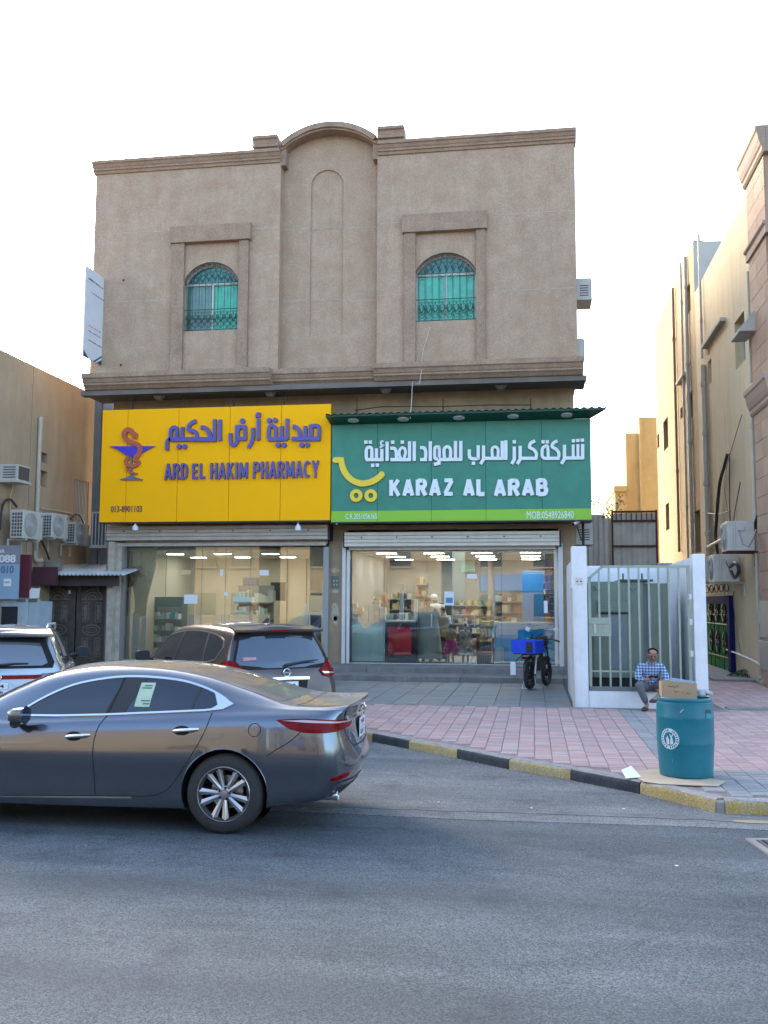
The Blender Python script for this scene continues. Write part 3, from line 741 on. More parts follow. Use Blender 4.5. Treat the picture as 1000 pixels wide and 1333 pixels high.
# pier notices and keypad
px = lambda a, b, c, d, Y, nm, m, par=bl, t=0.012, **k: part(nm, MB().box((X(a, (b+d)/2, Y), Y-t, Z((a+c)/2, d, Y)), (X(c, (b+d)/2, Y), Y-0.0005, Z((a+c)/2, b, Y))), m, par, **k)
kp = px(432, 750, 441.5, 765, GY-0.05, 'keypad', mat('green_grey_keypad', (0.12, 0.17, 0.14), 0.5), t=0.03)
for i in range(2):
    for j in range(2): part('key', MB().box((X(434+i*4, 755, GY-0.08), GY-0.085, Z(435, 756+j*5, GY-0.08)-0.03), (X(436+i*4, 755, GY-0.08), GY-0.0805, Z(435, 756+j*5, GY-0.08)+0.02)), mat('pale_key', (0.35, 0.4, 0.35), 0.5), kp)
def torn(a, b, c, d, seed):
    random.seed(seed); Y = GY-0.05; P = []
    for i in range(12):
        t = 2*math.pi*i/12; rx = 0.5+0.42*random.random()*0.5; P.append((X((a+c)/2+(c-a)*0.5*math.cos(t)*(0.8+0.3*random.random()), (b+d)/2, Y), Y-0.003, Z((a+c)/2, (b+d)/2+(d-b)*0.5*math.sin(t)*(0.8+0.3*random.random()), Y)))
    part('torn_notice', MB().prism(P, (), (0, 0.0025, 0)), mat('torn_white_paper', (0.62, 0.60, 0.55), 0.9, var=0.4, vscale=12, col2=(0.4, 0.3, 0.2)), bl)
torn(431, 739, 442, 746, 1); torn(431, 783, 441, 810, 2); torn(432, 768, 441, 772, 3); torn(434, 801, 440, 814, 4)
# right pier seen beside the enclosure: beige; meter pipe
# ---- roller shutter boxes
M_shut = mat('pale_grey_shutter', (0.56, 0.50, 0.42), 0.5, 0.1, var=0.2, vscale=3, streak=0.3)
M_shut2 = mat('cream_shutter', (0.66, 0.60, 0.51), 0.5, 0.1, var=0.15, vscale=3, streak=0.25)
def shutter(label, a, c, y0, y1, yl, m, hood):
    t = thing('roller_shutter', label, 'shutter', (X((a+c)/2, y1, 25.0), 25.0, Z((a+c)/2, y1, 25.0)))
    Y = 24.95; x0, x1 = X(a, y0, Y), X(c, y0, Y); z1, z0 = Z((a+c)/2, y0, Y), Z((a+c)/2, y1, Y)
    n = 4; h = (z1-z0)/n
    for i in range(n):
        za, zb_ = z0+i*h, z0+(i+1)*h; mb = MB()
        bul = 0.03*math.sin(math.pi*(i+0.5)/n)+0.02
        mb.prism([(x0, Y+0.3, za), (x0, Y-bul-0.004, za+0.003), (x0, Y-bul-0.012, za+0.014), (x0, Y-bul-0.012, zb_-0.014), (x0, Y-bul-0.004, zb_-0.003), (x0, Y+0.3, zb_)], (), (x1-x0, 0, 0))
        part('shutter_slat', mb, m, t)
    zq = Z((a+c)/2, yl, 25.2)
    part('bottom_rail', MB().box((x0+0.08, 25.12, zq), (x1-0.08, 25.20, zq+0.10)), m, t, bevel=0.01)
    part('curtain_lip', MB().box((x0+0.06, 25.21, zq+0.05), (x1-0.06, 25.25, z0+0.02)), m, t)
    part('end_plate', MB().box((x0-0.05, Y+0.02, z0-0.02), (x0-0.008, 25.44, z1+0.02)), M_dark, t)
    part('end_plate', MB().box((x1+0.008, Y+0.02, z0-0.02), (x1+0.05, 25.44, z1+0.02)), M_dark, t)
    zb = Z((a+c)/2, y1, Y)
    for k in range(6):
        xx = x0+(x1-x0)*(k+0.5)/6; part('bolt', MB().lathe([(0.001, -0.008), (0.02, -0.006), (0.022, 0)], (xx, Y-0.083, (z0+z1)/2+0.05), 8, 'y'), M_dark, t)
    return t
s1 = shutter('long pale grey roller shutter housing above the pharmacy window', 140, 427, 684, 703, 711, M_shut, 0)
s2 = shutter('cream roller shutter housing above the grocery window', 449, 728, 692, 711, 716, M_shut2, 0)
# side guides
M_guide = mat('worn_guide_rail', (0.56, 0.49, 0.39), 0.6, 0.1, var=0.35, vscale=5, streak=0.5)
M_guidew = mat('white_guide_rail', (0.66, 0.65, 0.63), 0.5, var=0.12, streak=0.3)
def rail(par, px0, px1, ytop, Y, m, t=0.08, z0=ZG):
    x0, x1 = X(px0, 790, Y), X(px1, 790, Y)
    part('guide_rail', MB().box((x0, Y-t, z0), (x1, Y, Z(px0, ytop, Y))), m, par, bevel=0.008)
gl_ = 25.15
# the pharmacy's left post leans and is deeper
mb = MB(); Y = 24.95
part('guide_post', MB().box((X(139, 790, Y), Y-0.02, PZ), (X(147, 790, Y), Y+0.2, Z(145, 705, Y))), M_guide, s1, bevel=0.008)
rail(s1, 151, 157, 712, 25.2, M_guide, 0.05); rail(s1, 421, 428, 712, 25.2, mat('grey_guide', (0.28, 0.31, 0.31), 0.5, 0.3), 0.06)
part('guide_back', MB().box((X(139, 790, 25.3), 25.2, ZG), (X(162, 790, 25.3), 25.44, 3.9)), mat('guide_back_grey', (0.22, 0.20, 0.18), 0.7), s1)  # darker grey panel behind the guide posts
rail(s2, 445.5, 450, 707, 25.2, M_guidew, 0.06); rail(s2, 451.5, 455.5, 716, 25.25, M_guidew, 0.05)
rail(s2, 722, 726, 716, 25.25, M_guidew, 0.05); rail(s2, 727.5, 733.5, 708, 25.2, M_guidew, 0.1)
# ---- shop glass
M_glass = glass_mat('shop_window_glass', (0.88, 0.92, 0.90), 3.2)
def shopfront(label, edges, ytop, ybot, Y, handles, nm):
    t = thing(nm, label, 'shop window', (X(edges[0], ybot, Y), Y, ZG))
    for a, b in zip(edges[:-1], edges[1:]):
        part('pane', MB().box((X(a, 790, Y)+0.004, Y, ZG+0.02), (X(b, 790, Y)-0.004, Y+0.010, Z((a+b)/2, ytop, Y))), M_glass, t)
        part('joint', MB().box((X(b, 790, Y)-0.004, Y-0.002, ZG+0.02), (X(b, 790, Y)+0.004, Y+0.012, Z((a+b)/2, ytop, Y))), mat('glass_edge', (0.05, 0.10, 0.09), 0.3), t)
    part('sill', MB().box((X(edges[0], 790, Y), Y-0.06, ZG), (X(edges[-1], 790, Y), Y+0.06, ZG+0.02)), M_alu, t)
    part('head_rail', MB().box((X(edges[0], 790, Y), Y-0.03, Z(300, ytop, Y)), (X(edges[-1], 790, Y), Y+0.05, Z(300, ytop, Y)+0.14)), M_dark, t)
    for h in handles:
        x = X(h, 800, Y); z0, z1 = Z(h, 817, Y), Z(h, 800, Y)
        part('handle', MB().tube([(x, Y-0.0, z0+0.03), (x, Y-0.06, z0+0.03), (x, Y-0.06, z1), (x, Y, z1)], 0.016, 8), M_steel, t, smooth=40)
    return t
ph = shopfront('wide glass front of the pharmacy with a frameless double door', [161, 215, 262, 293, 325, 373, 421], 712, 862, 25.36, (288, 297.5), 'pharmacy_window')
sh = shopfront('glass front of the grocery with shoppers behind it', [456, 500, 556, 591, 625, 653, 722], 718, 862, 25.38, (562, 618), 'grocery_window')
# door patch fittings and notices on the glass (flat print)
def note(a, b, c, d, Y, m, label, par): return part('notice', MB().box((X(a, b, Y), Y-0.006, Z(a, d, Y)), (X(c, b, Y), Y-0.001, Z(a, b, Y))), m, par)
M_paper = mat('white_paper', (0.75, 0.76, 0.76), 0.8); M_ypaper = mat('cream_card', (0.62, 0.52, 0.26), 0.7)
nt_ = note(240, 774, 257, 786, 25.36, M_paper, '', ph); note(236, 742, 248, 748, 25.36, M_ypaper, '', ph); note(338, 742, 350, 749, 25.36, M_paper, '', ph)
note(287, 741, 291, 750, 25.36, M_paper, '', ph); note(303, 777, 327, 783, 25.36, mat('pale_green_card', (0.5, 0.6, 0.52), 0.7), '', ph); note(292, 771, 297, 776, 25.36, M_paper, '', ph)
n1 = note(578.5, 770, 591, 788, 25.38, M_paper, '', sh); note(580.5, 778, 589.5, 785, 25.374, mat('blue_print', (0.12, 0.25, 0.42), 0.7), '', n1)
note(608, 747, 621, 753, 25.38, M_paper, '', sh); note(708, 782, 713, 798, 25.38, M_paper, '', sh)
text('PULL', (X(242, 785, 25.35), 25.353, Z(242, 783, 25.35)), (1, 0, 0), (0, 0, 1), (0, -1, 0), 0.01, 0.01, 0.0005, M_black, nt_) if False else None

# ---- cameras and lamps under the signs
def cctv(px_, py_, flip, label):
    Y = 24.45; p = atY(px_, py_, Y)
    t = thing('security_camera', label, 'camera', p)
    part('bracket', MB().tube([(p.x+0.05*flip, Y+0.05, p.z+0.12), (p.x, Y, p.z+0.03)], 0.012, 6), M_white, t)
    part('camera_body', MB().tube([(p.x-0.07*flip, Y+0.05, p.z+0.06), (p.x+0.08*flip, Y-0.08, p.z-0.03)], 0.038, 10), M_white, t, smooth=40)
    part('lens', MB().tube([(p.x+0.08*flip, Y-0.08, p.z-0.03), (p.x+0.095*flip, Y-0.095, p.z-0.04)], 0.032, 10), M_black, t, smooth=40)
cctv(437, 681, 1, 'white bullet security camera under the left end of the green sign')
cctv(751, 681, -1, 'white bullet security camera under the right end of the green sign')
for px_, lb in ((176, 'small white lamp under the yellow sign near its left end'), (388, 'small white lamp under the yellow sign near the green sign')):
    Y = 24.4; p = atY(px_, 687, Y); t = thing('sign_lamp', lb, 'lamp', p)
    part('stem', MB().tube([(p.x, Y, p.z+0.16), (p.x, Y, p.z+0.03)], 0.012, 6), M_white, t)
    part('lamp_body', MB().lathe([(0.02, 0.1), (0.075, 0.02), (0.085, -0.05), (0.08, -0.07), (0.001, -0.072)], p, 14), M_white, t, smooth=35)

# ------------------------------------------------------------------ signs
SY = 24.35
M_yel = mat('yellow_sign_panel', (1.0, 0.455, 0.0), 0.65, spec=0.15, var=0.10, vscale=1.2, col2=(0.95, 0.44, 0.004))
M_blue = mat('violet_blue_letter_face', (0.055, 0.045, 0.30), 0.4, var=0.35, vscale=30, col2=(0.10, 0.085, 0.27))
M_bside = mat('brown_letter_side', (0.13, 0.06, 0.07), 0.6)
ys = thing('pharmacy_sign', 'yellow pharmacy sign with raised violet letters and a snake and bowl emblem', 'shop sign', (X(130, 678, SY), SY, Z(280, 679, SY)))
yx = [X(131.5, 600, SY)] + [X(q, 600, SY) for q in (165, 231.5, 298.5, 365.5)] + [X(430.6, 600, SY)]
# sign top/bottom are level in the place
yz0, yz1 = Z(280, 678.5, SY), Z(280, 530, SY)
for a, b in zip(yx[:-1], yx[1:]):
    part('sign_panel', MB().box((a+0.006, SY, yz0), (b-0.006, SY+0.04, yz1)), M_yel, ys, bevel=0.004)
part('sign_box', MB().box((yx[0]+0.004, SY+0.042, yz0+0.004), (yx[-1]-0.004, SY+0.40, yz1-0.004)), mat('sign_box_side', (0.45, 0.30, 0.05), 0.6, var=0.2), ys)
part('bottom_edge', MB().box((yx[0], SY-0.01, yz0-0.03), (yx[-1], SY+0.38, yz0-0.001)), M_black, ys)
for q in yx[1:-1]:
    part('hanger', MB().tube([(q, SY+0.3, yz1-0.02), (q, SY+0.3, zl-0.5)], 0.015, 6), M_dark, ys)
def strokes(items, conv, w, Y, depth, m, mside, parent, sq=False):
    """items: list of components; each a list of ('s', pts, width_scale) or ('d', pt, r)"""
    for comp in items:
        mb = MB(); k = 0
        for it in comp:
            dy = 0.0006*(k % 5); k += 1
            if it[0] == 's':
                pts = [conv(*p) for p in it[1]]; sc = it[2] if len(it) > 2 else 1
                if len(pts) > 3: pts = [(v.x, v.y) for v in sm3([(p[0], p[1], 0) for p in pts], 4)]
                stroke_poly(mb, pts, w*sc, Y-depth-dy, Y+0.001, closed=(pts[0] == pts[-1] and False))
            else:
                disc(mb, conv(*it[1]), it[2]*w, Y-depth-dy, Y+0.001, sq=sq)
        o = part('letter', mb, [m, mside], parent)
        for p in o.data.polygons:
            if abs(p.normal.y) < 0.5: p.material_index = 1
def c1(u, v): p = atY(205+u/8.333, 530+v/8.333, SY); return (p.x, p.z)
def c2(u, v): p = atY(310+u/8.333, 530+v/8.333, SY); return (p.x, p.z)
A1 = [
 [('s', [(687, 138), (687, 368)])],
 [('s', [(628, 135), (628, 352), (612, 352)]), ('s', [(645, 352), (132, 350)], 1.25), ('s', [(478, 222), (520, 224), (552, 250), (572, 290), (585, 335)], 1.1),
  ('s', [(428, 152), (385, 172), (352, 205), (344, 238), (360, 256), (400, 262), (428, 285), (436, 340)], 1.1), ('s', [(278, 218), (278, 345)]),
  ('s', [(152, 350), (152, 265), (172, 228), (200, 222), (216, 245), (216, 345)], 1.05), ('s', [(150, 350), (128, 358), (115, 382), (114, 468)])],
 [('d', (242, 430), 0.72)], [('d', (303, 430), 0.72)],
 [('s', [(872, 205), (872, 350)], 1.2), ('s', [(858, 216), (965, 218)], 1.1), ('s', [(958, 212), (960, 360)]), ('s', [(870, 345), (972, 345)]), ('s', [(868, 238), (905, 238)], 1.0),
  ('s', [(873, 345), (866, 385), (845, 412), (820, 412), (803, 385), (799, 340), (799, 285)])],
 [('d', (930, 153), 0.75)]]
A2 = [
 [('s', [(168, 228), (168, 320), (152, 385), (118, 442)])],
 [('s', [(228, 130), (228, 360)])], [('s', [(250, 74), (222, 70), (212, 88), (248, 102)], 0.6), ('s', [(196, 106), (252, 100)], 0.6)],
 [('s', [(352, 360), (340, 335), (338, 255), (352, 212), (382, 205), (410, 222), (414, 262), (414, 345)], 1.0), ('s', [(345, 345), (380, 350), (540, 345)], 1.15), ('s', [(540, 128), (540, 350)]), ('s', [(478, 208), (478, 340)])],
 [('d', (345, 147), 0.72)], [('d', (408, 145), 0.72)], [('d', (440, 413), 0.72)], [('d', (505, 413), 0.72)],
 [('s', [(590, 346), (898, 345)], 1.15), ('s', [(882, 345), (884, 240), (866, 205), (800, 206)]), ('s', [(800, 192), (796, 340)], 1.2), ('s', [(735, 208), (735, 340)]), ('s', [(600, 212), (640, 222), (668, 262), (684, 335)], 1.1)],
 [('d', (695, 412), 0.72)], [('d', (757, 410), 0.72)]]
wv = (c1(136, 0)[0]-c1(100, 0)[0])
strokes(A1, c1, wv, SY, 0.075, M_blue, M_bside, ys); strokes(A2, c2, wv, SY, 0.075, M_blue, M_bside, ys)
def word(s, a, c, ytop, ybot, Y, m, par, bold=0.03, depth=0.06, split=True, mside=None, up=(0, 0, 1)):
    x0, x1 = X(a, (ytop+ybot)/2, Y), X(c, (ytop+ybot)/2, Y); z0, z1 = Z((a+c)/2, ybot, Y), Z((a+c)/2, ytop, Y)
    text(s, (x0, Y, z0), (1, 0, 0), up, (0, -1, 0), x1-x0, z1-z0, depth, m, par, bold, split)
# block capitals drawn as strokes in a unit box
def q_(cx, cy, rx, ry, a0, a1, n=8): return [(cx+rx*math.cos(R(a0+(a1-a0)*i/n)), cy+ry*math.sin(R(a0+(a1-a0)*i/n))) for i in range(n+1)]
GLYPH = {
 'A': [[(0.06, 0), (0.5, 1)], [(0.94, 0), (0.5, 1)], [(0.2, 0.27), (0.8, 0.27)]],
 'R': [[(0.1, 0), (0.1, 1)], [(0.1, 0.93), (0.6, 0.93)]+q_(0.6, 0.72, 0.26, 0.21, 90, -90)+[(0.1, 0.51)], [(0.5, 0.5), (0.92, 0)]],
 'P': [[(0.1, 0), (0.1, 1)], [(0.1, 0.93), (0.6, 0.93)]+q_(0.6, 0.69, 0.28, 0.24, 90, -90)+[(0.1, 0.45)]],
 'B': [[(0.1, 0), (0.1, 1)], [(0.1, 0.93), (0.58, 0.93)]+q_(0.58, 0.73, 0.24, 0.20, 90, -90)+[(0.1, 0.53)], [(0.1, 0.53), (0.62, 0.53)]+q_(0.62, 0.30, 0.28, 0.23, 90, -90)+[(0.1, 0.07)]],
 'D': [[(0.1, 0), (0.1, 1)], [(0.1, 0.93), (0.45, 0.93)]+q_(0.45, 0.5, 0.44, 0.43, 90, -90)+[(0.1, 0.07)]],
 'E': [[(0.12, 0), (0.12, 1)], [(0.1, 0.92), (0.92, 0.92)], [(0.1, 0.5), (0.84, 0.5)], [(0.1, 0.08), (0.95, 0.08)]],
 'L': [[(0.12, 0), (0.12, 1)], [(0.1, 0.08), (0.95, 0.08)]],
 'H': [[(0.1, 0), (0.1, 1)], [(0.9, 0), (0.9, 1)], [(0.1, 0.52), (0.9, 0.52)]],
 'K': [[(0.1, 0), (0.1, 1)], [(0.12, 0.36), (0.86, 1)], [(0.38, 0.56), (0.92, 0)]],
 'I': [[(0.5, 0), (0.5, 1)]],
 'M': [[(0.08, 0), (0.1, 1)], [(0.92, 0), (0.9, 1)], [(0.12, 0.98), (0.5, 0.12)], [(0.88, 0.98), (0.5, 0.12)]],
 'C': [q_(0.52, 0.5, 0.42, 0.44, 48, 312, 14)],
 'Y': [[(0.5, 0), (0.5, 0.45)], [(0.5, 0.42), (0.06, 1)], [(0.5, 0.42), (0.94, 1)]],
 'Z': [[(0.08, 0.92), (0.92, 0.92)], [(0.86, 0.9), (0.14, 0.1)], [(0.06, 0.08), (0.95, 0.08)]]}
def block(s_, a, c, ytop, ybot, Y, m, mside, par, w, depth=0.07):
    x0, x1 = X(a, (ytop+ybot)/2, Y), X(c, (ytop+ybot)/2, Y); z0, z1 = Z((a+c)/2, ybot, Y), Z((a+c)/2, ytop, Y)
    wd = [0.42 if ch == 'I' else (1.25 if ch == 'M' else (0.82 if ch in 'EL' else 1.0)) for ch in s_]; gap = 0.12; tot = sum(wd)+gap*(len(s_)-1); u = (x1-x0)/tot; x = x0
    for ch, q in zip(s_, wd):
        mb = MB(); k = 0
        for st_ in GLYPH[ch]:
            stroke_poly(mb, [(x+w/2*0.6+p[0]*(u*q-w*0.6), z0+p[1]*(z1-z0)) for p in st_], w*(0.92 if ch in 'AMKYZ' else 1), Y-depth-0.0007*k, Y+0.001); k += 1
        o = part('letter', mb, [m, mside], par)
        for p in o.data.polygons:
            if abs(p.normal.y) < 0.5: p.material_index = 1
        x += u*(q+gap)
for s_, a, c, t_, b_ in (('ARD', 215, 246, 603.5, 624.5), ('EL', 251, 269, 603.5, 623.5), ('HAKIM', 274.5, 324, 602.5, 623.5), ('PHARMACY', 330, 416, 600.5, 622.5)): block(s_, a, c, t_, b_, SY, M_blue, M_bside, ys, 0.060)
word('013-8901103', 144.5, 185, 658.5, 666.8, SY, mat('brown_print', (0.10, 0.05, 0.06), 0.6), ys, 0.02, 0.012, False)
def c3(u, v): p = atY(130+u/10, 545+v/10, SY); return (p.x, p.z)
em = MB(); cup = [(135, 362), (725, 360), (650, 398), (560, 450), (470, 493), (420, 500), (350, 482), (250, 410), (190, 382)]
em.prism([(c3(*p)[0], SY-0.05, c3(*p)[1]) for p in cup], (), (0, 0.051, 0))
part('emblem_bowl', em, mat('violet_bowl', (0.05, 0.03, 0.42), 0.4), ys)
em = MB(); stroke_poly(em, [c3(418, 495), c3(418, 760)], 0.055, SY-0.046, SY)
em.prism([(c3(*p)[0], SY-0.04, c3(*p)[1]) for p in [(270, 790), (350, 768), (400, 742), (440, 742), (480, 768), (565, 792), (560, 802), (275, 802)]], (), (0, 0.041, 0))
part('emblem_foot', em, mat('slate_stem', (0.12, 0.12, 0.20), 0.4), ys)
sn = MB(); wS = c3(60, 0)[0]-c3(0, 0)[0]
def taper(pts, ws, Y0):
    for i in range(len(pts)-1): pass
stroke_poly(sn, [(v.x, v.y) for v in sm3([(*c3(*p), 0) for p in [(440, 205), (415, 158), (375, 148), (338, 170), (326, 215), (345, 260), (385, 292), (440, 318), (500, 340), (535, 385), (530, 440), (495, 490), (455, 520)]], 4)], wS*0.95, SY-0.07, SY)
stroke_poly(sn, [c3(*p) for p in [(440, 190), (470, 215), (462, 262)]], wS*1.0, SY-0.072, SY)
stroke_poly(sn, [(v.x, v.y) for v in sm3([(*c3(*p), 0) for p in [(395, 500), (358, 535), (350, 580), (385, 612), (440, 622), (490, 605), (515, 572), (485, 545), (450, 540)]], 4)], wS*0.7, SY-0.068, SY)
stroke_poly(sn, [c3(*p) for p in [(355, 600), (362, 650), (390, 690), (430, 708), (495, 722)]], wS*0.4, SY-0.066, SY)
part('emblem_snake', sn, mat('brick_red_snake', (0.42, 0.09, 0.04), 0.45), ys)

# green sign
M_grn = mat('green_sign_panel', (0.008, 0.175, 0.108), 0.4, var=0.22, vscale=2.0, col2=(0.022, 0.215, 0.142))
M_lime = mat('lime_sign_band', (0.22, 0.48, 0.02), 0.4)
M_lw = mat('white_letter', (0.74, 0.78, 0.80), 0.45, var=0.08)
M_dg = mat('dark_green_canopy', (0.004, 0.055, 0.036), 0.45)
gs = thing('grocery_sign', 'green grocery sign with white raised letters, a yellow cart emblem and a lamp canopy', 'shop sign', (X(431, 678, SY), SY, Z(600, 678, SY)))
gx = [X(431.5, 610, SY)] + [X(q, 610, SY) for q in (491.5, 561.5, 632.5, 705.5)] + [X(770, 610, SY)]
gz0, gzl, gz1 = Z(600, 678, SY), Z(600, 663.5, SY), Z(600, 549, SY)
for a, b in zip(gx[:-1], gx[1:]):
    part('sign_panel', MB().box((a+0.004, SY, gzl+0.001), (b-0.004, SY+0.04, gz1)), M_grn, gs, bevel=0.003)
    part('lime_panel', MB().box((a+0.004, SY, gz0), (b-0.004, SY+0.04, gzl-0.001)), M_lime, gs, bevel=0.003)
part('sign_box', MB().box((gx[0]+0.004, SY+0.042, gz0+0.004), (gx[-1]-0.004, GY-0.35, gz1-0.004)), M_dg, gs)
part('bottom_edge', MB().box((gx[0], SY-0.01, gz0-0.03), (gx[-1], GY-0.35, gz0-0.001)), M_black, gs)
# canopy: sloping soffit with lamps, corrugated roof edge
cf0 = 23.72; zc_b = gz1+0.0; zc_f = Z(600, 538, cf0); xcl, xcr = gx[0]-0.03, X(789, 533, cf0)
mb = MB(); mb.add([(xcl, SY, zc_b), (gx[-1], SY, zc_b), (xcr, cf0, zc_f), (xcl, cf0, zc_f), (xcl, SY+0.7, zc_f+0.25), (gx[-1]+0.3, SY+0.7, zc_f+0.25), (xcr, cf0, zc_f+0.05), (xcl, cf0, zc_f+0.05)],
    [(0, 1, 2, 3), (4, 5, 6, 7), (0, 3, 7, 4), (1, 5, 6, 2), (2, 6, 7, 3), (0, 4, 5, 1)])
part('canopy', mb, M_dg, gs)
mb = MB(); nx = 96
for i in range(nx):
    x = xcl+(xcr-xcl)*i/nx; x2 = xcl+(xcr-xcl)*(i+1)/nx
rows = []
for k, (y, z) in enumerate(((cf0-0.05, zc_f+0.055), (SY+0.72, zc_f+0.262))):
    rows.append([(xcl+(xcr+0.05-xcl)*i/(nx*2), y, z+0.022*math.sin(i*math.pi/2*0.8)) for i in range(nx*2+1)])
mb.add(rows[0]+rows[1], [(i, i+1, i+1+nx*2+1, i+nx*2+1) for i in range(nx*2)])
o = part('corrugated_roof', mb, mat('corrugated_green', (0.02, 0.10, 0.075), 0.5, 0.2, var=0.3), gs, smooth=60); md = o.modifiers.new('thickness', 'SOLIDIFY'); md.thickness = 0.008
for q in (460, 525, 597.5, 668, 738):
    t = 0.5; yy = SY+(cf0-SY)*0.52; zz = zc_b+(zc_f-zc_b)*0.52
    p = Vector((X(q, 545, yy), yy, zz)); ax = Vector((0, -(zc_f-zc_b), (cf0-SY))).normalized()*-1
    a = Vector((0, zc_f-zc_b, -(cf0-SY))).normalized()
    if a.z > 0: a = -a
    lm = MB().tube([p+a*0.0, p+a*0.02], 0.145, 18); l0 = part('downlight', lm, mat('downlight_rim', (0.6, 0.62, 0.62), 0.4), gs)
    part('lens', MB().tube([p+a*0.019, p+a*0.024], 0.115, 18), mat('downlight_lens', (0.55, 0.6, 0.62), 0.25), l0)
# bent rusty brackets over the canopy
M_rusty = mat('rusty_iron', (0.12, 0.05, 0.035), 0.85, var=0.4, vscale=12)
for q in (465, 577, 691):
    y = SY+0.45; x = X(q, 520, y); zt_ = Z(q, 519, y)
    part('bracket', MB().tube([(x, y, zt_), (x, y, zc_f+0.2)], 0.02, 6), M_rusty, gs)
y = SY+0.4
part('bracket_rail', MB().tube([(X(462, 535, y), y, Z(462, 534, y)), (X(500, 533, y), y, Z(500, 529, y)), (X(577, 530, y), y, Z(577, 529, y)), (X(640, 530, y), y, Z(640, 527, y)), (X(692, 528, y), y, Z(692, 527, y))], 0.018, 6), M_rusty, gs)
def c4(u, v): p = atY(470+u/6.667, 560+v/6.667, SY); return (p.x, p.z)
def c5(u, v): p = atY(600+u/5.882, 560+v/5.882, SY); return (p.x, p.z)
G1 = [
 [('s', [(60, 262), (50, 240), (50, 180), (62, 155), (85, 152), (97, 175), (97, 262)], 1.0), ('s', [(48, 258), (200, 258)]), ('s', [(138, 160), (138, 262)]), ('s', [(184, 165), (184, 262)]),],
 [('s', [(200, 100), (178, 102), (178, 128), (198, 134), (166, 154)], 0.55)], [('d', (46, 107), 0.52)], [('d', (84, 107), 0.52)], [('d', (105, 308), 0.52)], [('d', (145, 306), 0.52)],
 [('s', [(230, 102), (230, 270)])],
 [('s', [(258, 160), (292, 162), (308, 190), (312, 258)]), ('s', [(258, 258), (436, 258)]), ('s', [(424, 100), (424, 262)]), ('s', [(350, 258), (334, 205), (342, 170), (364, 155), (386, 172), (388, 205), (372, 258)], 0.85)],
 [('d', (278, 107), 0.52)], [('d', (362, 107), 0.52)],
 [('s', [(465, 100), (465, 270)])],
 [('s', [(516, 155), (550, 158), (564, 190), (562, 250)]), ('s', [(516, 258), (576, 258)])],
 [('s', [(604, 100), (604, 270)])],
 [('s', [(680, 300), (682, 165), (668, 148), (650, 150), (642, 170), (642, 230), (650, 250), (680, 252)], 0.9), ('s', [(682, 255), (676, 290), (636, 300)], 1.0), ('s', [(680, 258), (800, 256)]),
  ('s', [(728, 256), (722, 180), (738, 150), (764, 150), (780, 180), (776, 256)], 0.95), ('s', [(822, 96), (822, 258)]), ('s', [(790, 256), (880, 256)]), ('s', [(868, 96), (868, 262)])]]
G2 = [
 [('s', [(66, 150), (68, 205), (88, 220), (128, 220), (134, 205), (134, 118)])], [('d', (98, 256), 0.52)],
 [('s', [(175, 120), (175, 225), (152, 262)])],
 [('s', [(345, 80), (345, 230)])],
 [('s', [(318, 85), (318, 222)]), ('s', [(330, 218), (178, 218)]), ('s', [(244, 215), (240, 150), (262, 130), (286, 150), (284, 215)], 0.85)],
 [('s', [(410, 128), (410, 225), (390, 262)])], [('d', (410, 92), 0.52)],
 [('s', [(455, 122), (455, 225), (432, 262)]), ('s', [(570, 85), (538, 100), (526, 132), (558, 152), (578, 180), (576, 215)], 0.95), ('s', [(585, 218), (450, 218)])],
 [('s', [(640, 218), (624, 200), (624, 150), (640, 128), (664, 130), (670, 218)], 0.9), ('s', [(740, 85), (708, 102), (700, 130), (732, 150), (750, 180), (748, 212)], 0.95), ('s', [(632, 218), (756, 218)])], [('d', (630, 92), 0.5)], [('d', (662, 92), 0.5)],
 [('s', [(793, 115), (793, 222), (770, 260)]), ('s', [(790, 216), (940, 214)]), ('s', [(932, 108), (932, 222)]), ('s', [(896, 110), (896, 215)], 0.85), ('s', [(860, 112), (860, 215)], 0.85)],
 [('d', (862, 84), 0.5)], [('d', (896, 82), 0.5)], [('d', (930, 80), 0.5)]]
strokes(G1, c4, c4(28, 0)[0]-c4(0, 0)[0], SY, 0.06, M_lw, mat('grey_letter_side', (0.35, 0.38, 0.4), 0.5), gs, sq=True)
strokes(G2, c5, c5(25, 0)[0]-c5(0, 0)[0], SY, 0.06, M_lw, mat('grey_letter_side', (0.35, 0.38, 0.4), 0.5), gs, sq=True)
M_gside = mat('grey_letter_side', (0.35, 0.38, 0.4), 0.5)
for s_, a, c in (('KARAZ', 507, 592), ('AL', 603, 633), ('ARAB', 643, 714)): block(s_, a, c, 624.5, 645.3, SY, M_lw, M_gside, gs, 0.108, 0.06)
word('C.R.2051056365', 450, 491, 668.5, 675.5, SY, M_lw, gs, 0.0, 0.01, False); word('MOB:0548926840', 686, 747, 665.5, 675, SY, M_lw, gs, 0.0, 0.012, False)
def c6(u, v): p = atY(428+u/3.333, 580+v/3.333, SY); return (p.x, p.z)
M_cart = mat('yellow_cart_emblem', (0.80, 0.55, 0.02), 0.4)
sc = MB(); wC = c6(24, 0)[0]-c6(0, 0)[0]
stroke_poly(sc, [c6(30, 64), (c6(56, 64))], wC, SY-0.06, SY); stroke_poly(sc, [(v.x, v.y) for v in sm3([(*c6(*p), 0) for p in [(54, 54), (62, 95), (82, 132), (115, 157), (152, 166), (192, 156), (220, 138), (236, 122)]], 4)], wC*1.05, SY-0.063, SY)
disc(sc, c6(30, 64), wC/2, SY-0.0605, SY); disc(sc, c6(232, 126), wC*0.52, SY-0.0635, SY)
part('cart_emblem', sc, M_cart, gs)
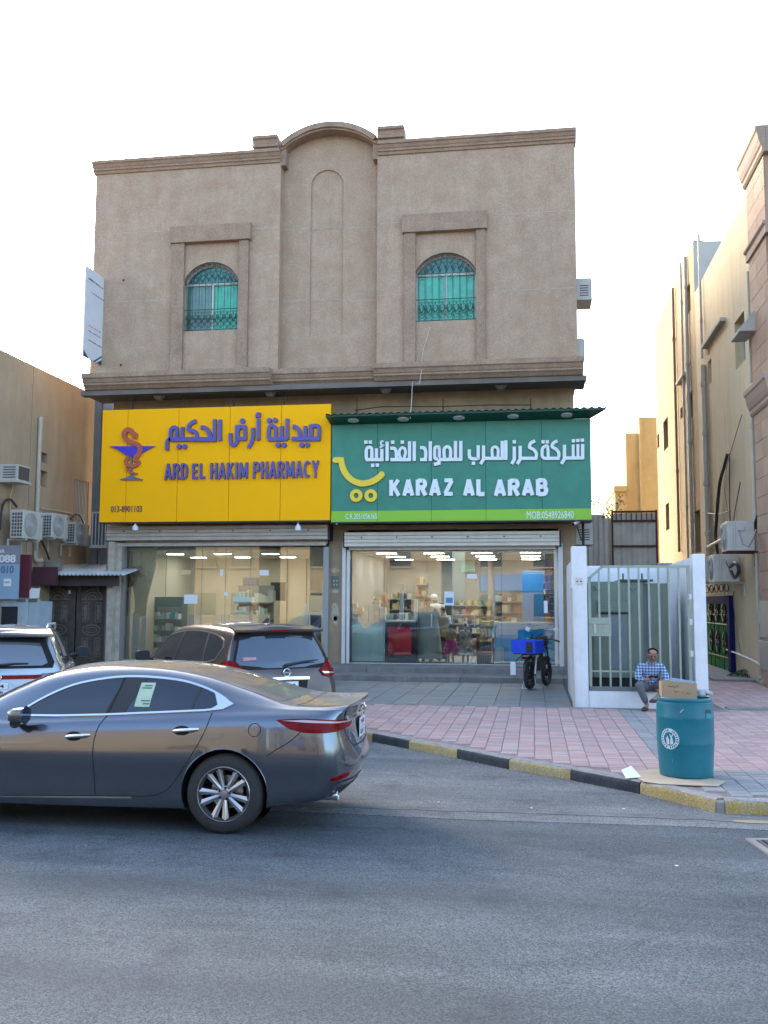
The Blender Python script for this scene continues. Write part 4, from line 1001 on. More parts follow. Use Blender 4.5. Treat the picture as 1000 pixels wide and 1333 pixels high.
for u in (121, 184):
    sc = MB(); disc(sc, c6(u, 218), c6(27, 0)[0]-c6(0, 0)[0], SY-0.06, SY, 20, ri=c6(11, 0)[0]-c6(0, 0)[0]); part('cart_wheel', sc, M_cart, gs)

# ------------------------------------------------------------------ banner sign on the corner
BX = xL-0.38
pB = [atY(112.5, 347, 22.9), atY(137.5, 365, 24.3), atY(136, 480, 24.3), atY(110.5, 463, 22.9)]
# real flat sign in a plane square to the facade (X = BX), seen at an angle
bX = -11.73
P = [atX(111.5, 347, bX), atX(138, 363, bX), atX(136.5, 480, bX), atX(110.5, 463.5, bX)]
bn = thing('projecting_banner', 'white projecting banner with dark corners fixed at the upper left corner of the building', 'sign', (bX, P[1].y, P[2].z))
yA, yB = P[0].y, P[1].y
z1a, z1b = (P[0].z+P[1].z)/2, (P[3].z+P[2].z)/2
part('banner_sheet', MB().box((bX-0.02, yA, z1b), (bX+0.02, yB, z1a)), mat('pale_banner', (0.72, 0.72, 0.72), 0.5, var=0.1), bn)
xf = bX+0.0215; H_ = z1a-z1b; Wd = yB-yA
def bq(pts, m, nm): part(nm, MB().prism([(xf, yA+u*Wd, z1b+v*H_) for u, v in pts], (), (0.002, 0, 0)), m, bn)
M_navy = mat('navy_print', (0.02, 0.045, 0.11), 0.5)
bq([(0, 0), (0.25, 0), (0, 0.07)], M_navy, 'corner_print'); bq([(1, 0), (1, 0.09), (0.62, 0)], M_navy, 'corner_print'); bq([(0.95, 0.13), (1, 0.13), (0.55, 0), (0.47, 0)], M_navy, 'corner_print')
def bstroke(rows):
    for v, u0, u1, m, hgt in rows:
        random.seed(int(v*1000)); mb = MB(); u = u0
        while u < u1:
            w = random.uniform(0.03, 0.08); h = hgt*random.uniform(0.5, 1.2)
            mb.box((xf, yA+u*Wd, z1b+(v-hgt*0.2)*H_), (xf+0.002, yA+(u+w)*Wd, z1b+(v+h)*H_)); u += w+random.uniform(0.005, 0.03)
        part('print_line', mb, m, bn, stuff=True)
M_pk = mat('pink_print', (0.45, 0.22, 0.22), 0.6)
bstroke([(0.87, 0.12, 0.92, M_black, 0.012), (0.74, 0.25, 0.85, mat('grey_print', (0.15, 0.16, 0.18), 0.6), 0.010), (0.36, 0.2, 0.8, M_pk, 0.012), (0.30, 0.2, 0.8, M_pk, 0.012), (0.20, 0.2, 0.85, M_black, 0.009)])
for zz in (P[1].z-0.12, P[2].z+0.02):
    part('bracket', MB().box((bX-0.03, yB-0.1, zz-0.012), (bX+0.62, yB-0.06, zz+0.012)), M_dark, bn)
    part('bracket_strut', MB().tube([(bX+0.6, yB-0.08, zz), (bX+0.02, yB-0.08, zz+0.16)], 0.014, 6), M_dark, bn)
    part('bracket_foot', MB().box((bX+0.56, yB-0.1, zz-0.03), (bX+0.62, UY-0.001, zz+0.03)), M_dark, bn)
# ------------------------------------------------------------------ air conditioners
M_ac = mat('cream_ac_casing', (0.52, 0.50, 0.44), 0.5, var=0.15, vscale=5, streak=0.3)
M_acd = mat('dark_ac_grille', (0.07, 0.07, 0.07), 0.6)
M_fan = mat('grey_fan_guard', (0.30, 0.30, 0.285), 0.6)
def ac_outdoor(label, loc, rz, w=0.86, h=0.62, d=0.34, group=None, rusty=False, backside=False):
    """split-unit condenser: local x width, front at -y, standing on two brackets"""
    t = thing('air_conditioner', label, 'air conditioner', loc, rz, group); L = dict(local=True)
    part('casing', MB().box((-w/2, -d/2, 0), (w/2, d/2, h)), M_ac, t, bevel=0.015, **L)
    fx = -w*0.12; r = h*0.42
    part('fan_guard', MB().lathe([(0.02, 0), (r*0.2, -0.02), (r, -0.012), (r*1.04, 0)], (fx, -d/2-0.002, h/2), 24, 'y'), M_fan, t, **L)
    g = MB()
    for k in range(1, 6): 
        rr = r*k/6; g.tube([(fx+rr*math.cos(a*math.pi/8), -d/2-0.024, h/2+rr*math.sin(a*math.pi/8)) for a in range(17)], 0.005, 4, caps=False)
    part('guard_rings', g, M_ac, t, **L)
    part('fan_hub', MB().lathe([(0.001, -0.03), (0.06, -0.028), (0.06, 0)], (fx, -d/2-0.005, h/2), 14, 'y'), M_ac, t, **L)
    part('side_panel', MB().box((w*0.36, -d/2-0.006, 0.02), (w*0.5-0.01, -d/2, h-0.02)), M_ac, t, **L)
    part('badge', MB().lathe([(0.001, -0.004), (0.025, -0.004), (0.025, 0)], (w*0.42, -d/2-0.007, h*0.86), 10, 'y'), M_dark, t, **L)
    g = MB()
    for i in range(7):
        for j in range(4): g.box((-w/2-0.004, -d/2+0.03+j*(d-0.06)/4, 0.05+i*(h-0.1)/7), (-w/2+0.001, -d/2+0.025+(j+0.8)*(d-0.06)/4, 0.05+(i+0.75)*(h-0.1)/7))
    part('coil_grille', g, M_acd, t, **L)
    if backside:
        part('service_cover', MB().box((w/2+0.001, -d*0.18, h*0.66), (w/2+0.03, d*0.12, h*0.84)), M_ac, t, bevel=0.01, **L)
        part('panel_line', MB().box((w/2+0.0005, -d*0.30, 0.03), (w/2+0.004, -d*0.285, h-0.03)).box((w/2+0.0005, -d*0.22, 0.03), (w/2+0.004, -d*0.205, h-0.03)), M_fan, t, **L)
    for s in (-1, 1):
        zz = (s*w*0.32-0.02, s*w*0.32+0.02)
        part('bracket', MB().prism([(zz[0], -d/2-0.02, -0.002), (zz[0], -d/2-0.02, -0.045), (zz[0], d/2+0.12, -0.045), (zz[0], d/2+0.12, -0.35), (zz[0], d/2+0.16, -0.35), (zz[0], d/2+0.16, -0.002)], (), (0.04, 0, 0)), M_rusty if rusty else M_ac, t, **L)
    return t
def window_ac(label, loc, rz, w=0.66, h=0.43, d=0.45, cage=False):
    t = thing('window_air_conditioner', label, 'air conditioner', loc, rz); L = dict(local=True)
    part('casing', MB().box((-w/2, -d, 0), (w/2, 0.05, h)), M_ac, t, bevel=0.012, **L)
    part('back_coil', MB().box((-w/2+0.04, -d-0.004, 0.04), (w/2-0.04, -d+0.001, h-0.04)), M_acd, t, **L)
    if d > 0.3:
        for i in range(5):
            for s in (-1, 1): part('louvre', MB().box((s*w/2-0.003, -d+0.06, 0.07+i*0.065), (s*w/2+0.003, -0.1, 0.10+i*0.065)), M_acd, t, **L)
    part('shelf', MB().box((-w/2-0.03, -d-0.03, -0.04), (w/2+0.03, 0.05, -0.002)), M_ac, t, **L)
    if cage:
        g = MB()
        for i in range(5): x = -w/2+0.05+i*(w-0.1)/4; g.box((x-0.015, -d-0.03, -0.0), (x+0.015, -d-0.006, h))
        part('cage_bars', g, mat('cage_grey', (0.42, 0.43, 0.42), 0.5, 0.3), t, **L)
    return t
# two on the right side wall of the shop building
pa = atX(749.5, 392, xR)
window_ac('window air conditioner high on the right side of the brown building', (xR, 25.3, Z(760, 390, 25.0)), R(90), cage=True, h=0.55, w=0.8, d=0.38)
window_ac('window air conditioner just above the cornice on the right side of the brown building', (xR, 25.1, Z(752, 468, 25.0)), R(90), cage=True, h=0.5, w=0.7, d=0.16)
window_ac('window air conditioner beside the right end of the green sign', (1.12, 25.9, Z(768, 708, 25.9)), R(90), cage=True, h=0.55, w=0.75, d=0.42)
# drain tubes by the sign on the right
tag(part('drain_pipe', MB().tube([atY(759, 672, 25.0), atY(759.5, 710, 25.0)], 0.035, 8).tube([atY(751, 684, 24.8), atY(756, 700, 24.9), atY(759, 706, 25.0)], 0.014, 6), M_dark), 'short dark pipe hanging below the right end of the green sign', 'pipe')

# ------------------------------------------------------------------ left building
LX = -13.4
M_left = mat('tan_side_wall', (0.43, 0.325, 0.21), 0.93, var=0.3, vscale=0.7, col2=(0.35, 0.26, 0.165), bump=0.5, bscale=30, streak=0.35, fine=0.1)
lb = thing('tan_building', 'tan plastered building on the left with air conditioners on its blank side wall', 'building', (LX, 22, 0))
lzt = atX(0, 454.6, LX).z
yf = atX(121.5, 514, LX).y
yj = atX(44, 475, LX).y
wbar = dict(a=atX(97, 623, LX), b=atX(119, 628, LX))
hz0 = atX(100, 681, LX).z; hz1 = wbar['a'].z; hy0 = wbar['a'].y; hy1 = min(wbar['b'].y, yf-0.08)
part('side_wall', MB().prism([(LX, 14, 0), (LX, yj-0.015, 0), (LX, yj-0.015, lzt), (LX, 14, lzt)], (), (-0.3, 0, 0)), M_left, lb)
sq = lambda y0, y1, z0, z1, x: [(x, y0, z0), (x, y1, z0), (x, y1, z1), (x, y0, z1)]
vp = [atX(54, 589, LX), atX(59, 603, LX), atX(53, 612, LX), atX(61, 635, LX)]
h1 = sq(vp[0].y, vp[1].y+0.1, atX(56, 602, LX).z, atX(56, 589, LX).z, LX); h2 = sq(vp[2].y, vp[3].y, vp[3].z, vp[2].z, LX)
part('side_wall', MB().prism(sq(yj+0.015, yf, 0, lzt, LX), [sq(hy0, hy1, hz0, hz1, LX), h1, h2], (-0.3, 0, 0)), M_left, lb)
part('corner_return', MB().box((LX-4, yf+0.001, 0), (LX, yf+0.3, lzt)), M_left, lb)
part('front_wall', MB().box((LX-8, 13.7, 0), (LX, 13.999, lzt)), M_left, lb)
part('roof_slab', MB().box((LX-8, 14, lzt-0.4), (LX-0.301, yf, lzt-0.2)), M_left, lb)
part('joint_backing', MB().box((LX-0.32, yj-0.1, 0), (LX-0.301, yj+0.1, lzt)), M_black, lb)
part('recess_dark_sheet', MB().box((LX-0.36, hy0-0.2, hz0-0.2), (LX-0.302, hy1+0.2, hz1+0.2)), M_black, lb)  # black sheet behind the opening; its shade is put into the colour
part('recess_dark_sheet', MB().box((LX-0.36, vp[0].y-0.3, h2[0][2]-0.2), (LX-0.303, vp[3].y+0.3, h1[2][2]+0.2)), M_black, lb)  # black sheet behind the small openings, shade by colour again
for i in range(10):
    y = hy0+(hy1-hy0)*(i+0.5)/10; part('window_bar', MB().box((LX-0.06, y-0.018, hz0), (LX-0.03, y+0.018, hz1)), mat('light_bar', (0.4, 0.36, 0.3), 0.6), lb)
# pipe
pp = atX(52.5, 543, LX+0.06); pq = atX(48.5, 725, LX+0.06)
M_pvc = mat('cream_pvc_pipe', (0.50, 0.44, 0.34), 0.5, var=0.2, streak=0.3)
t = thing('drain_pipe', 'cream vertical drain pipe on the tan wall behind the air conditioners', 'pipe', (LX+0.06, pp.y, pq.z))
part('pipe', MB().tube([(LX+0.07, pp.y, pp.z), (LX+0.07, pp.y, pq.z)], 0.055, 12), M_pvc, t, smooth=40)
part('elbow', MB().tube([(LX+0.07, pp.y, pq.z+0.02), (LX+0.08, pp.y+0.02, pq.z-0.08), (LX+0.16, pp.y+0.06, pq.z-0.12), (LX+0.25, pp.y+0.1, pq.z-0.08)], 0.062, 12), M_pvc, t, smooth=40)
for f in (0.05, 0.5, 0.9): part('clamp', MB().lathe([(0.064, -0.03), (0.064, 0.03)], (LX+0.07, pp.y, pp.z+(pq.z-pp.z)*f), 12), M_pvc, t)
# the four ACs, facing +X/outwards towards the lane, wall mounted
def onwall(px_, py_, off): return atX(px_, py_, LX+off)
c_ = onwall(24, 622, 0.35); window_ac('small window air conditioner on a shelf high on the tan wall', (LX, c_.y, onwall(22, 627, 0.35).z), R(90), 0.62, 0.42, 0.5)
specs = [(34, 702, 0.92, 0.72, 'leftmost of three outdoor air conditioners on the tan wall', 0.55), (70, 701, 0.86, 0.66, 'middle outdoor air conditioner with its fan hub showing on the tan wall', 0.50), (99, 708, 0.78, 0.6, 'rightmost of three outdoor air conditioners on the tan wall', 0.45)]
for px_, py_, w, h, lb_, off in specs:
    p = onwall(px_, py_, off); ac_outdoor(lb_, (LX+off, p.y, p.z), R(88), w, h, 0.36, 'outdoor air conditioners on the tan wall')
for pts_, r_, lb_ in (([(0, 690, .1), (1, 672, .1), (5, 655, .1), (13, 650, .1), (22, 660, .15)], 0.03, 'black hose looping over the leftmost outdoor air conditioner'), ([(52, 700, .2), (58, 712, .2), (64, 728, .2)], 0.03, 'black hose hanging below the middle outdoor air conditioner'), ([(92, 676, .1), (98, 670, .1), (105, 672, .15), (110, 684, .2)], 0.025, 'black hose arching over the rightmost outdoor air conditioner')):
    tag(part('refrigerant_hose', MB().tube(sm3([onwall(*q) for q in pts_]), r_, 6), M_black, None, smooth=60), lb_, 'cable')
tag(part('conduit', MB().tube([onwall(54, 662, .05), onwall(75, 665, .05), onwall(95, 669, .05)], 0.015, 6).tube([onwall(18, 627, .2), onwall(14, 645, .1), onwall(13, 680, .05)], 0.015, 6), M_pvc), 'thin cream conduit running across the tan wall above the air conditioners', 'pipe')
# grey clad corner piece between the two buildings
gx0 = X(121, 600, 26.9); gx1 = X(143, 600, 26.9)
t = thing('clad_column', 'tall blue grey clad column between the tan and brown buildings', 'column', (gx0, 26.9, 0))
part('cladding', MB().box((gx0, 26.9, 0), (X(130, 600, 26.9)-0.005, 27.3, Z(125, 515, 26.9))), mat('blue_grey_cladding', (0.17, 0.20, 0.22), 0.4, 0.2, var=0.25, streak=0.3), t)
part('cladding', MB().box((X(130, 600, 26.9)+0.005, 26.98, 0), (gx1, 27.3, Z(125, 518, 26.9))), mat('blue_grey_cladding2', (0.24, 0.27, 0.29), 0.4, 0.2, var=0.25, streak=0.3), t)
p = atY(131, 692, 26.4)
window_ac('air conditioner squeezed in the gap below the yellow sign', (p.x+0.1, 26.4, Z(131, 712, 26.4)), 0, 0.5, 1.0, 0.3, cage=True)
# ------------------------------------------------------------------ double gate, canopy, kiosk panel at left
GYY = 25.3
M_gate = mat('weathered_black_gate', (0.060, 0.052, 0.045), 0.6, 0.2, var=0.55, vscale=6, col2=(0.12, 0.105, 0.09), bump=0.2, streak=0.2)
M_gated = mat('gate_relief_pale', (0.24, 0.20, 0.155), 0.6, 0.2, var=0.5, vscale=8, col2=(0.12, 0.10, 0.08))  # raised relief and frame coloured lighter than the leaves
gt = thing('double_gate', 'weathered black double metal gate with arched and oval relief panels', 'gate', (X(96, 860, GYY), GYY, PZ))
bx0 = bx('added_gate_backing', (LX+0.01, 27.4, 0), (-11.8, 27.6, 4.0), M_left, None)  # wall added behind the gate so no light shows between the leaves
tag(bx0, 'plain tan wall added behind the black gate to close its light gaps', 'wall')
gx_ = [X(q, 820, GYY) for q in (51, 97.5, 141)]; gz = [0.15, Z(95, 762, GYY)]
part('gate_frame', MB().box((gx_[0]-0.1, GYY-0.05, 0.1), (gx_[0], GYY+0.1, gz[1]+0.08)).box((gx_[0], GYY-0.05, gz[1]), (gx_[2]+0.05, GYY+0.1, gz[1]+0.08)).box((gx_[2], GYY-0.05, 0.1), (gx_[2]+0.06, GYY+0.1, gz[1])), M_gated, gt)
def arcp(c, r, a0, a1, n=14): return [(c[0]+r*math.cos(a0+(a1-a0)*i/n), c[1]+r*math.sin(a0+(a1-a0)*i/n)) for i in range(n+1)]
for k in range(2):
    x0, x1 = gx_[k]+0.02, gx_[k+1]-0.02; xc = (x0+x1)/2; w = x1-x0; z0, z1 = gz; h = z1-z0
    lf = part('gate_leaf', MB().box((x0, GYY, z0), (x1, GYY+0.04, z1-0.01)), M_gate, gt, bevel=0.01)
    Yf = GYY-0.02; r_ = MB(); yy = GYY+0.001
    for r in (w*0.30, w*0.21, w*0.12): stroke_poly(r_, arcp((xc, z0+h*0.83), r, 0, math.pi), 0.035, GYY-0.035, yy)
    stroke_poly(r_, [(xc-w*0.33, z0+h*0.83), (xc+w*0.33, z0+h*0.83)], 0.035, GYY-0.034, yy)
    part('relief_fan', r_, M_gated, lf)
    for s in (-1, 1):
        for (za, zb) in ((0.56, 0.79), (0.14, 0.36)):
            r_ = MB(); x_ = xc+s*w*0.20; stroke_poly(r_, [(x_-w*0.085, z0+h*za), (x_+w*0.085, z0+h*za), (x_+w*0.085, z0+h*zb), (x_-w*0.085, z0+h*zb), (x_-w*0.085, z0+h*za)], 0.025, GYY-0.03, yy)
            r_.box((x_-w*0.05, GYY-0.022, z0+h*za+0.05), (x_+w*0.05, yy, z0+h*zb-0.05)); part('relief_panel', r_, M_gated, lf, bevel=0.006)
    r_ = MB(); el = lambda a, b, n=20: [(xc+a*math.cos(2*math.pi*i/n), z0+h*0.46+b*math.sin(2*math.pi*i/n)) for i in range(n+1)]
    stroke_poly(r_, el(w*0.27, h*0.062), 0.03, GYY-0.035, yy); stroke_poly(r_, el(w*0.17, h*0.032), 0.025, GYY-0.03, yy); part('relief_oval', r_, M_gated, lf)
part('sticker', MB().box((X(89, 770, GYY-.01), GYY-0.006, Z(90, 773, GYY)), (X(92, 770, GYY-.01), GYY-0.001, Z(90, 768, GYY))), M_paper, gt)
# left of the gate: pale pier with meter labels, maroon panels, canopy
can = thing('metal_canopy', 'corrugated white metal canopy over the black gate', 'canopy', (gx_[0], 26, 3.3))
cy0 = 24.4; z_f = Z(100, 748, cy0); xa, xb = X(38, 745, cy0)-0.3, X(146, 748, cy0)+0.3
mb = MB(); n = 120; y1_ = 26.3
rw = [[(xa+(xb-xa)*i/n, y, z+0.03*math.sin(i*1.35)) for i in range(n+1)] for y, z in ((cy0, z_f), (y1_, z_f+0.35))]
mb.add(rw[0]+rw[1], [(i, i+1, i+n+2, i+n+1) for i in range(n)]); o = part('corrugated_sheet', mb, mat('white_corrugated', (0.55, 0.55, 0.52), 0.5, 0.2, var=0.3, streak=0.2), can, smooth=60)
md = o.modifiers.new('thickness', 'SOLIDIFY'); md.thickness = 0.01
part('fascia', MB().box((xa+0.02, cy0+0.35, z_f-0.30), (xb-0.3, cy0+0.45, z_f-0.02)), mat('dark_brown_beam', (0.06, 0.045, 0.04), 0.7), can)
for q in (78, 105, 128): part('post', MB().box((X(q, 760, 25.0)-0.03, 24.95, 2.3), (X(q, 760, 25.0)+0.03, 25.05, z_f)), mat('dark_brown_beam', (0.06, 0.045, 0.04), 0.7), can)
p = atY(70, 741, 25.0); tag(bx('concrete_block', (p.x-0.2, 24.85, z_f+0.12), (p.x+0.2, 25.1, z_f+0.38), M_conc, None, bevel=0.01), 'concrete block lying on the corrugated metal canopy', 'block')
M_mar = mat('maroon_panel', (0.17, 0.035, 0.055), 0.5, var=0.15); M_mar2 = mat('dark_maroon_panel', (0.085, 0.03, 0.04), 0.5, var=0.2)
Yk = 22.6
tag(bx('maroon_board', (X(22, 760, 23.4), 23.4, Z(30, 778, 23.4)), (X(38, 760, 23.4), 23.5, Z(30, 722, 23.4)), M_mar, None), 'maroon board beside the grey and blue number board', 'board')
tag(bx('maroon_board', (X(42, 760, 24.2), 24.2, Z(57, 762, 24.2)), (X(73, 760, 24.2), 24.3, Z(57, 738, 24.2)), M_mar2, None), 'dark maroon board under the corrugated canopy', 'board')
# blue number board
nb = thing('number_board', 'blue and grey number board with 088 and 010 at the left edge', 'sign', (X(0, 800, Yk), Yk, 0.1))
xr = X(22.5, 740, Yk); xl = xr-2.2
part('grey_band', MB().box((xl, Yk, Z(10, 734, Yk)), (xr, Yk+0.12, Z(10, 710, Yk))), mat('grey_band', (0.23, 0.24, 0.28), 0.5), nb)
part('blue_panel', MB().box((xl, Yk, Z(10, 780, Yk)), (xr, Yk+0.12, Z(10, 734.3, Yk))), mat('sky_blue_panel', (0.27, 0.40, 0.52), 0.4, var=0.1), nb)
for s, a, c, yt, yb_, m in (('WA', -4, 6, 715, 720, M_white), ('2088', -8, 20.5, 722, 732.5, M_white), ('010', 1.5, 18, 736.5, 746.5, mat('mid_blue_print', (0.09, 0.17, 0.27), 0.5))): word(s, a, c, yt, yb_, Yk, m, nb, 0.03, 0.008, False)
qs = part('label', MB().box((X(5, 758, Yk), Yk-0.008, Z(9, 763, Yk)), (X(14.5, 758, Yk), Yk-0.001, Z(9, 753.5, Yk))), M_paper, nb); word('QNC', 6, 13, 756.5, 760, Yk-0.008, mat('brown_ink', (0.25, 0.15, 0.08), 0.6), nb, 0.02, 0.003, False)
M_pb = mat('pale_blue_metal', (0.42, 0.50, 0.56), 0.45, 0.1, var=0.2, vscale=3, streak=0.3)
ck = thing('blue_kiosk', 'pale blue metal kiosk with a dark window behind the silver car', 'kiosk', (X(20, 840, Yk+0.2), Yk+0.2, 0))
kx = [xl, X(25, 800, Yk+.2), X(37, 800, Yk+.2), X(50, 800, Yk+.2)]; kz = Z(20, 780, Yk+.2)
wz0, wz1 = Z(12, 818, Yk+.2), Z(12, 789.5, Yk+.2); Y = Yk+0.2
part('kiosk_wall', MB().prism(rect(kx[0], kx[1], 0.0, kz, Y), [rect(X(-30, 800, Y), X(23, 800, Y), wz0, wz1, Y)], (0, 0.08, 0)), M_pb, ck)
part('dark_window', MB().box((X(-30, 800, Y), Y+0.04, wz0), (X(23, 800, Y), Y+0.06, wz1)), mat('dark_window_glass', (0.015, 0.02, 0.03), 0.08, spec=0.8), ck)
part('kiosk_wall', MB().box((kx[1]+0.004, Y, 0), (kx[2]-0.004, Y+0.08, kz)), M_pb, ck); part('kiosk_wall', MB().box((kx[2]+0.004, Y, 0), (kx[3], Y+0.08, kz)), M_pb, ck)
part('kiosk_back', MB().box((kx[0], Y+0.081, 0), (kx[3], 23.5, kz-0.05)), M_pb, ck)
for a in (22, 37): 
    q = part('number_plate', MB().box((X(a, 782, Y), Y-0.01, Z(a, 784, Y)), (X(a+11.5, 782, Y), Y-0.001, Z(a, 779.5, Y))), mat('green_grey_plate', (0.10, 0.13, 0.11), 0.5), ck)
    text('1147' if a < 30 else '2051', (X(a+2, 782, Y), Y-0.011, Z(a, 783.2, Y)), (1, 0, 0), (0, 0, 1), (0, -1, 0), 0.13, 0.05, 0.002, M_pvc, ck, 0.02) if False else None
pt = [(X(q[0], q[1], 22.75), 22.75, Z(q[0], q[1], 22.75)) for q in ((38.5, 779), (49.5, 779), (51, 765), (50, 766), (41, 765.5), (38.5, 769))]
tag(part('white_notice_board', MB().prism(pt, (), (0, 0.06, 0)), M_white), 'small white board with rounded corners left of the black gate', 'board')
o = bpy.data.objects['white_notice_board']
# white chain post piece beside the gate
# ------------------------------------------------------------------ right building
RX = 5.3
M_ry = mat('yellow_beige_plaster', (0.62, 0.50, 0.31), 0.93, var=0.35, vscale=0.6, col2=(0.54, 0.43, 0.27), bump=0.5, bscale=25, streak=0.32, fine=0.1)
M_ry2 = mat('warm_yellow_plaster', (0.60, 0.44, 0.20), 0.93, var=0.2, vscale=1.0, bump=0.3, streak=0.3)
M_gwall = mat('grey_parapet_plaster', (0.47, 0.45, 0.40), 0.9, var=0.2)
rb = thing('yellow_apartment_building', 'tall yellowish plastered building on the right with pipes and small windows', 'building', (RX, 23.8, PZ))
Rz = lambda a, b, o_=0.0: atX(a, b, RX-o_)
ya, ym, yb_ = 23.75, Rz(909, 330).y-0.1, Rz(852, 428.5).y
zn, zf = Rz(972, 252).z, Rz(852, 428.5).z
wins = []
def rwin(a, t0, b, t1):  # px left, top, right, bottom on the wall: left is farther
    P0, P1 = Rz(a, (t0+t1)/2), Rz(b, (t0+t1)/2); z1 = Rz((a+b)/2, t0).z; z0 = Rz((a+b)/2, t1).z
    return (P1.y, P0.y, z0, z1)
near_w = [rwin(957, 411, 970, 476), rwin(922, 468, 926.5, 500), rwin(921.5, 449, 924, 462)]
far_w = [rwin(896, 500+12, 902, 545), rwin(893.5, 372, 899, 409), rwin(886, 530, 889, 545), rwin(864, 545, 870, 585), rwin(856, 565, 858.5, 583), rwin(902, 415, 907, 445)]
door = None
dp = [Rz(920, 883), Rz(957, 884)]
y_split = Rz(905, 400).y
def holes(ws, y0, y1): return [sq(a, b, c, d, RX) for a, b, c, d in ws if y0 < a and b < y1]
dy0, dy1 = 24.75, Rz(912, 800).y
low_w = [rwin(867, 655, 871.5, 690), rwin(905, 664, 912, 720)]
allw = [w for w in near_w+far_w+low_w if w[0] > ya+0.1 and w[1] < yb_-0.1]
part('side_wall', MB().prism([(RX, ya, PZ-0.1), (RX, y_split, PZ-0.1), (RX, y_split, zn), (RX, ya, zn)], holes(allw, ya, y_split), (0.3, 0, 0)), M_ry, rb)
part('side_wall', MB().prism([(RX, y_split+0.002, PZ-0.1), (RX, yb_, PZ-0.1), (RX, yb_, zf), (RX, y_split+0.002, zf)], holes(allw, y_split, yb_), (0.3, 0, 0)), mat('sun_toned_plaster', (0.40, 0.30, 0.165), 0.93, var=0.3, vscale=0.8, bump=0.4, streak=0.3), rb)  # same plaster, darkened in colour to offset the sun on the far stretch
part('back_wall', MB().box((RX+0.301, yb_-0.3, 0), (12, yb_, zf)), M_ry, rb)
part('roof_slab', MB().box((RX+0.301, ya, zn-1.0), (12, y_split, zn-0.8)), M_ry, rb)
part('roof_slab', MB().box((RX+0.301, y_split+0.01, zf-1.0), (12, yb_-0.301, zf-0.8)), M_ry, rb)
part('grey_parapet', MB().box((RX+0.01, y_split-0.001, zn-1.2), (12, y_split+0.25, zf-0.05)), M_gwall, rb)
for w in allw:
    wf = part('window', MB().box((RX+0.22, w[0]+0.04, w[2]+0.04), (RX+0.24, w[1]-0.04, w[3]-0.04)), mat('dark_window_glass', (0.015, 0.02, 0.03), 0.08, spec=0.8), rb)
    part('frame', MB().prism(sq(w[0], w[1], w[2], w[3], RX+0.18), [sq(w[0]+0.05, w[1]-0.05, w[2]+0.05, w[3]-0.05, RX+0.18)], (0.05, 0, 0)), M_alu, wf)
part('room_dark_sheet', MB().box((RX+0.33, ya, PZ), (RX+0.36, yb_-0.31, zn-1.1)), mat('dark_room', (0.03, 0.03, 0.03), 0.9), rb)  # near black sheet giving the unlit rooms their darkness by colour
# base plinth strip and step by the door
part('base_step', MB().box((4.3, 24.4, PZ-0.02), (RX, 31, PZ+0.05)), M_conc, rb, bevel=0.01)
# pipes
def rpipe(px_, t0, t1, r, label, m=M_pvc, collars=2, elbow=False):
    p = atX(px_, (t0+t1)/2, RX-0.08); z1, z0 = atX(px_, t0, RX-0.08).z, atX(px_, t1, RX-0.08).z; z0 = max(z0, PZ+0.05)
    t = thing('wall_pipe', label, 'pipe', (RX-0.08, p.y, z0))
    part('pipe', MB().tube([(RX-0.08, p.y, z1), (RX-0.08, p.y, z0)], r, 10), m, t, smooth=40)
    for k in range(collars): part('collar', MB().lathe([(r, -0.07), (r*1.3, -0.06), (r*1.3, 0.06), (r, 0.07)], (RX-0.08, p.y, z0+(z1-z0)*(k+0.6)/collars), 10), m, t, smooth=40)
    if elbow: part('elbow', MB().tube([(RX-0.08, p.y, z0+0.01), (RX-0.1, p.y-0.05, z0-0.05), (RX-0.2, p.y-0.15, z0-0.06)], r*1.1, 8), m, t, smooth=40)
M_gp = mat('grey_pvc_pipe', (0.50, 0.46, 0.38), 0.5, var=0.2, streak=0.3); M_bp = mat('brown_pipe', (0.30, 0.21, 0.12), 0.6, var=0.3)
rpipe(984, 500, 878, 0.045, 'long cream pipe ending in an elbow beside the meter boxes', elbow=True, collars=3)
rpipe(976, 350, 500, 0.035, 'upper cream pipe with a cap near the projecting bay', collars=1)
rpipe(919, 470, 735, 0.075, 'thick cream soil pipe with collars on the right wall', collars=4)
rpipe(912, 300, 470, 0.04, 'upper grey pipe over the thick soil pipe', M_gp, 2)
rpipe(897, 322, 742, 0.06, 'tall grey pipe rising to the roof edge', M_gp, 4)
rpipe(891, 330, 742, 0.04, 'thin grey pipe beside the tall grey pipe', M_gp, 3)
rpipe(880, 365, 720, 0.05, 'brown pipe with a hooked top far along the right wall', M_bp, 2)
rpipe(993, 560, 640, 0.02, 'thin conduit near the right picture edge', M_gp, 1)
# horizontal sloping pipe and hoods
tag(part('branch_pipe', MB().tube([Rz(922, 712, .15), Rz(944, 700, .15)], 0.045, 8), M_pvc, smooth=40), 'short sloping pipe below the upper right air conditioner', 'pipe')
for (a, b, c, d, lab) in ((911, 452, 935, 415, 'small sloping concrete hood near the thick pipe'), (878, 498, 887, 488, 'small concrete hood over the brown pipe')):
    p, q = Rz(a, b, .2), Rz(c, d, .2); mb = MB().box((RX-0.16, min(p.y, q.y), (p.z+q.z)/2-0.06), (RX-0.001, max(p.y, q.y), (p.z+q.z)/2+0.04)); tag(part('window_hood', mb, M_gwall), lab, 'hood')
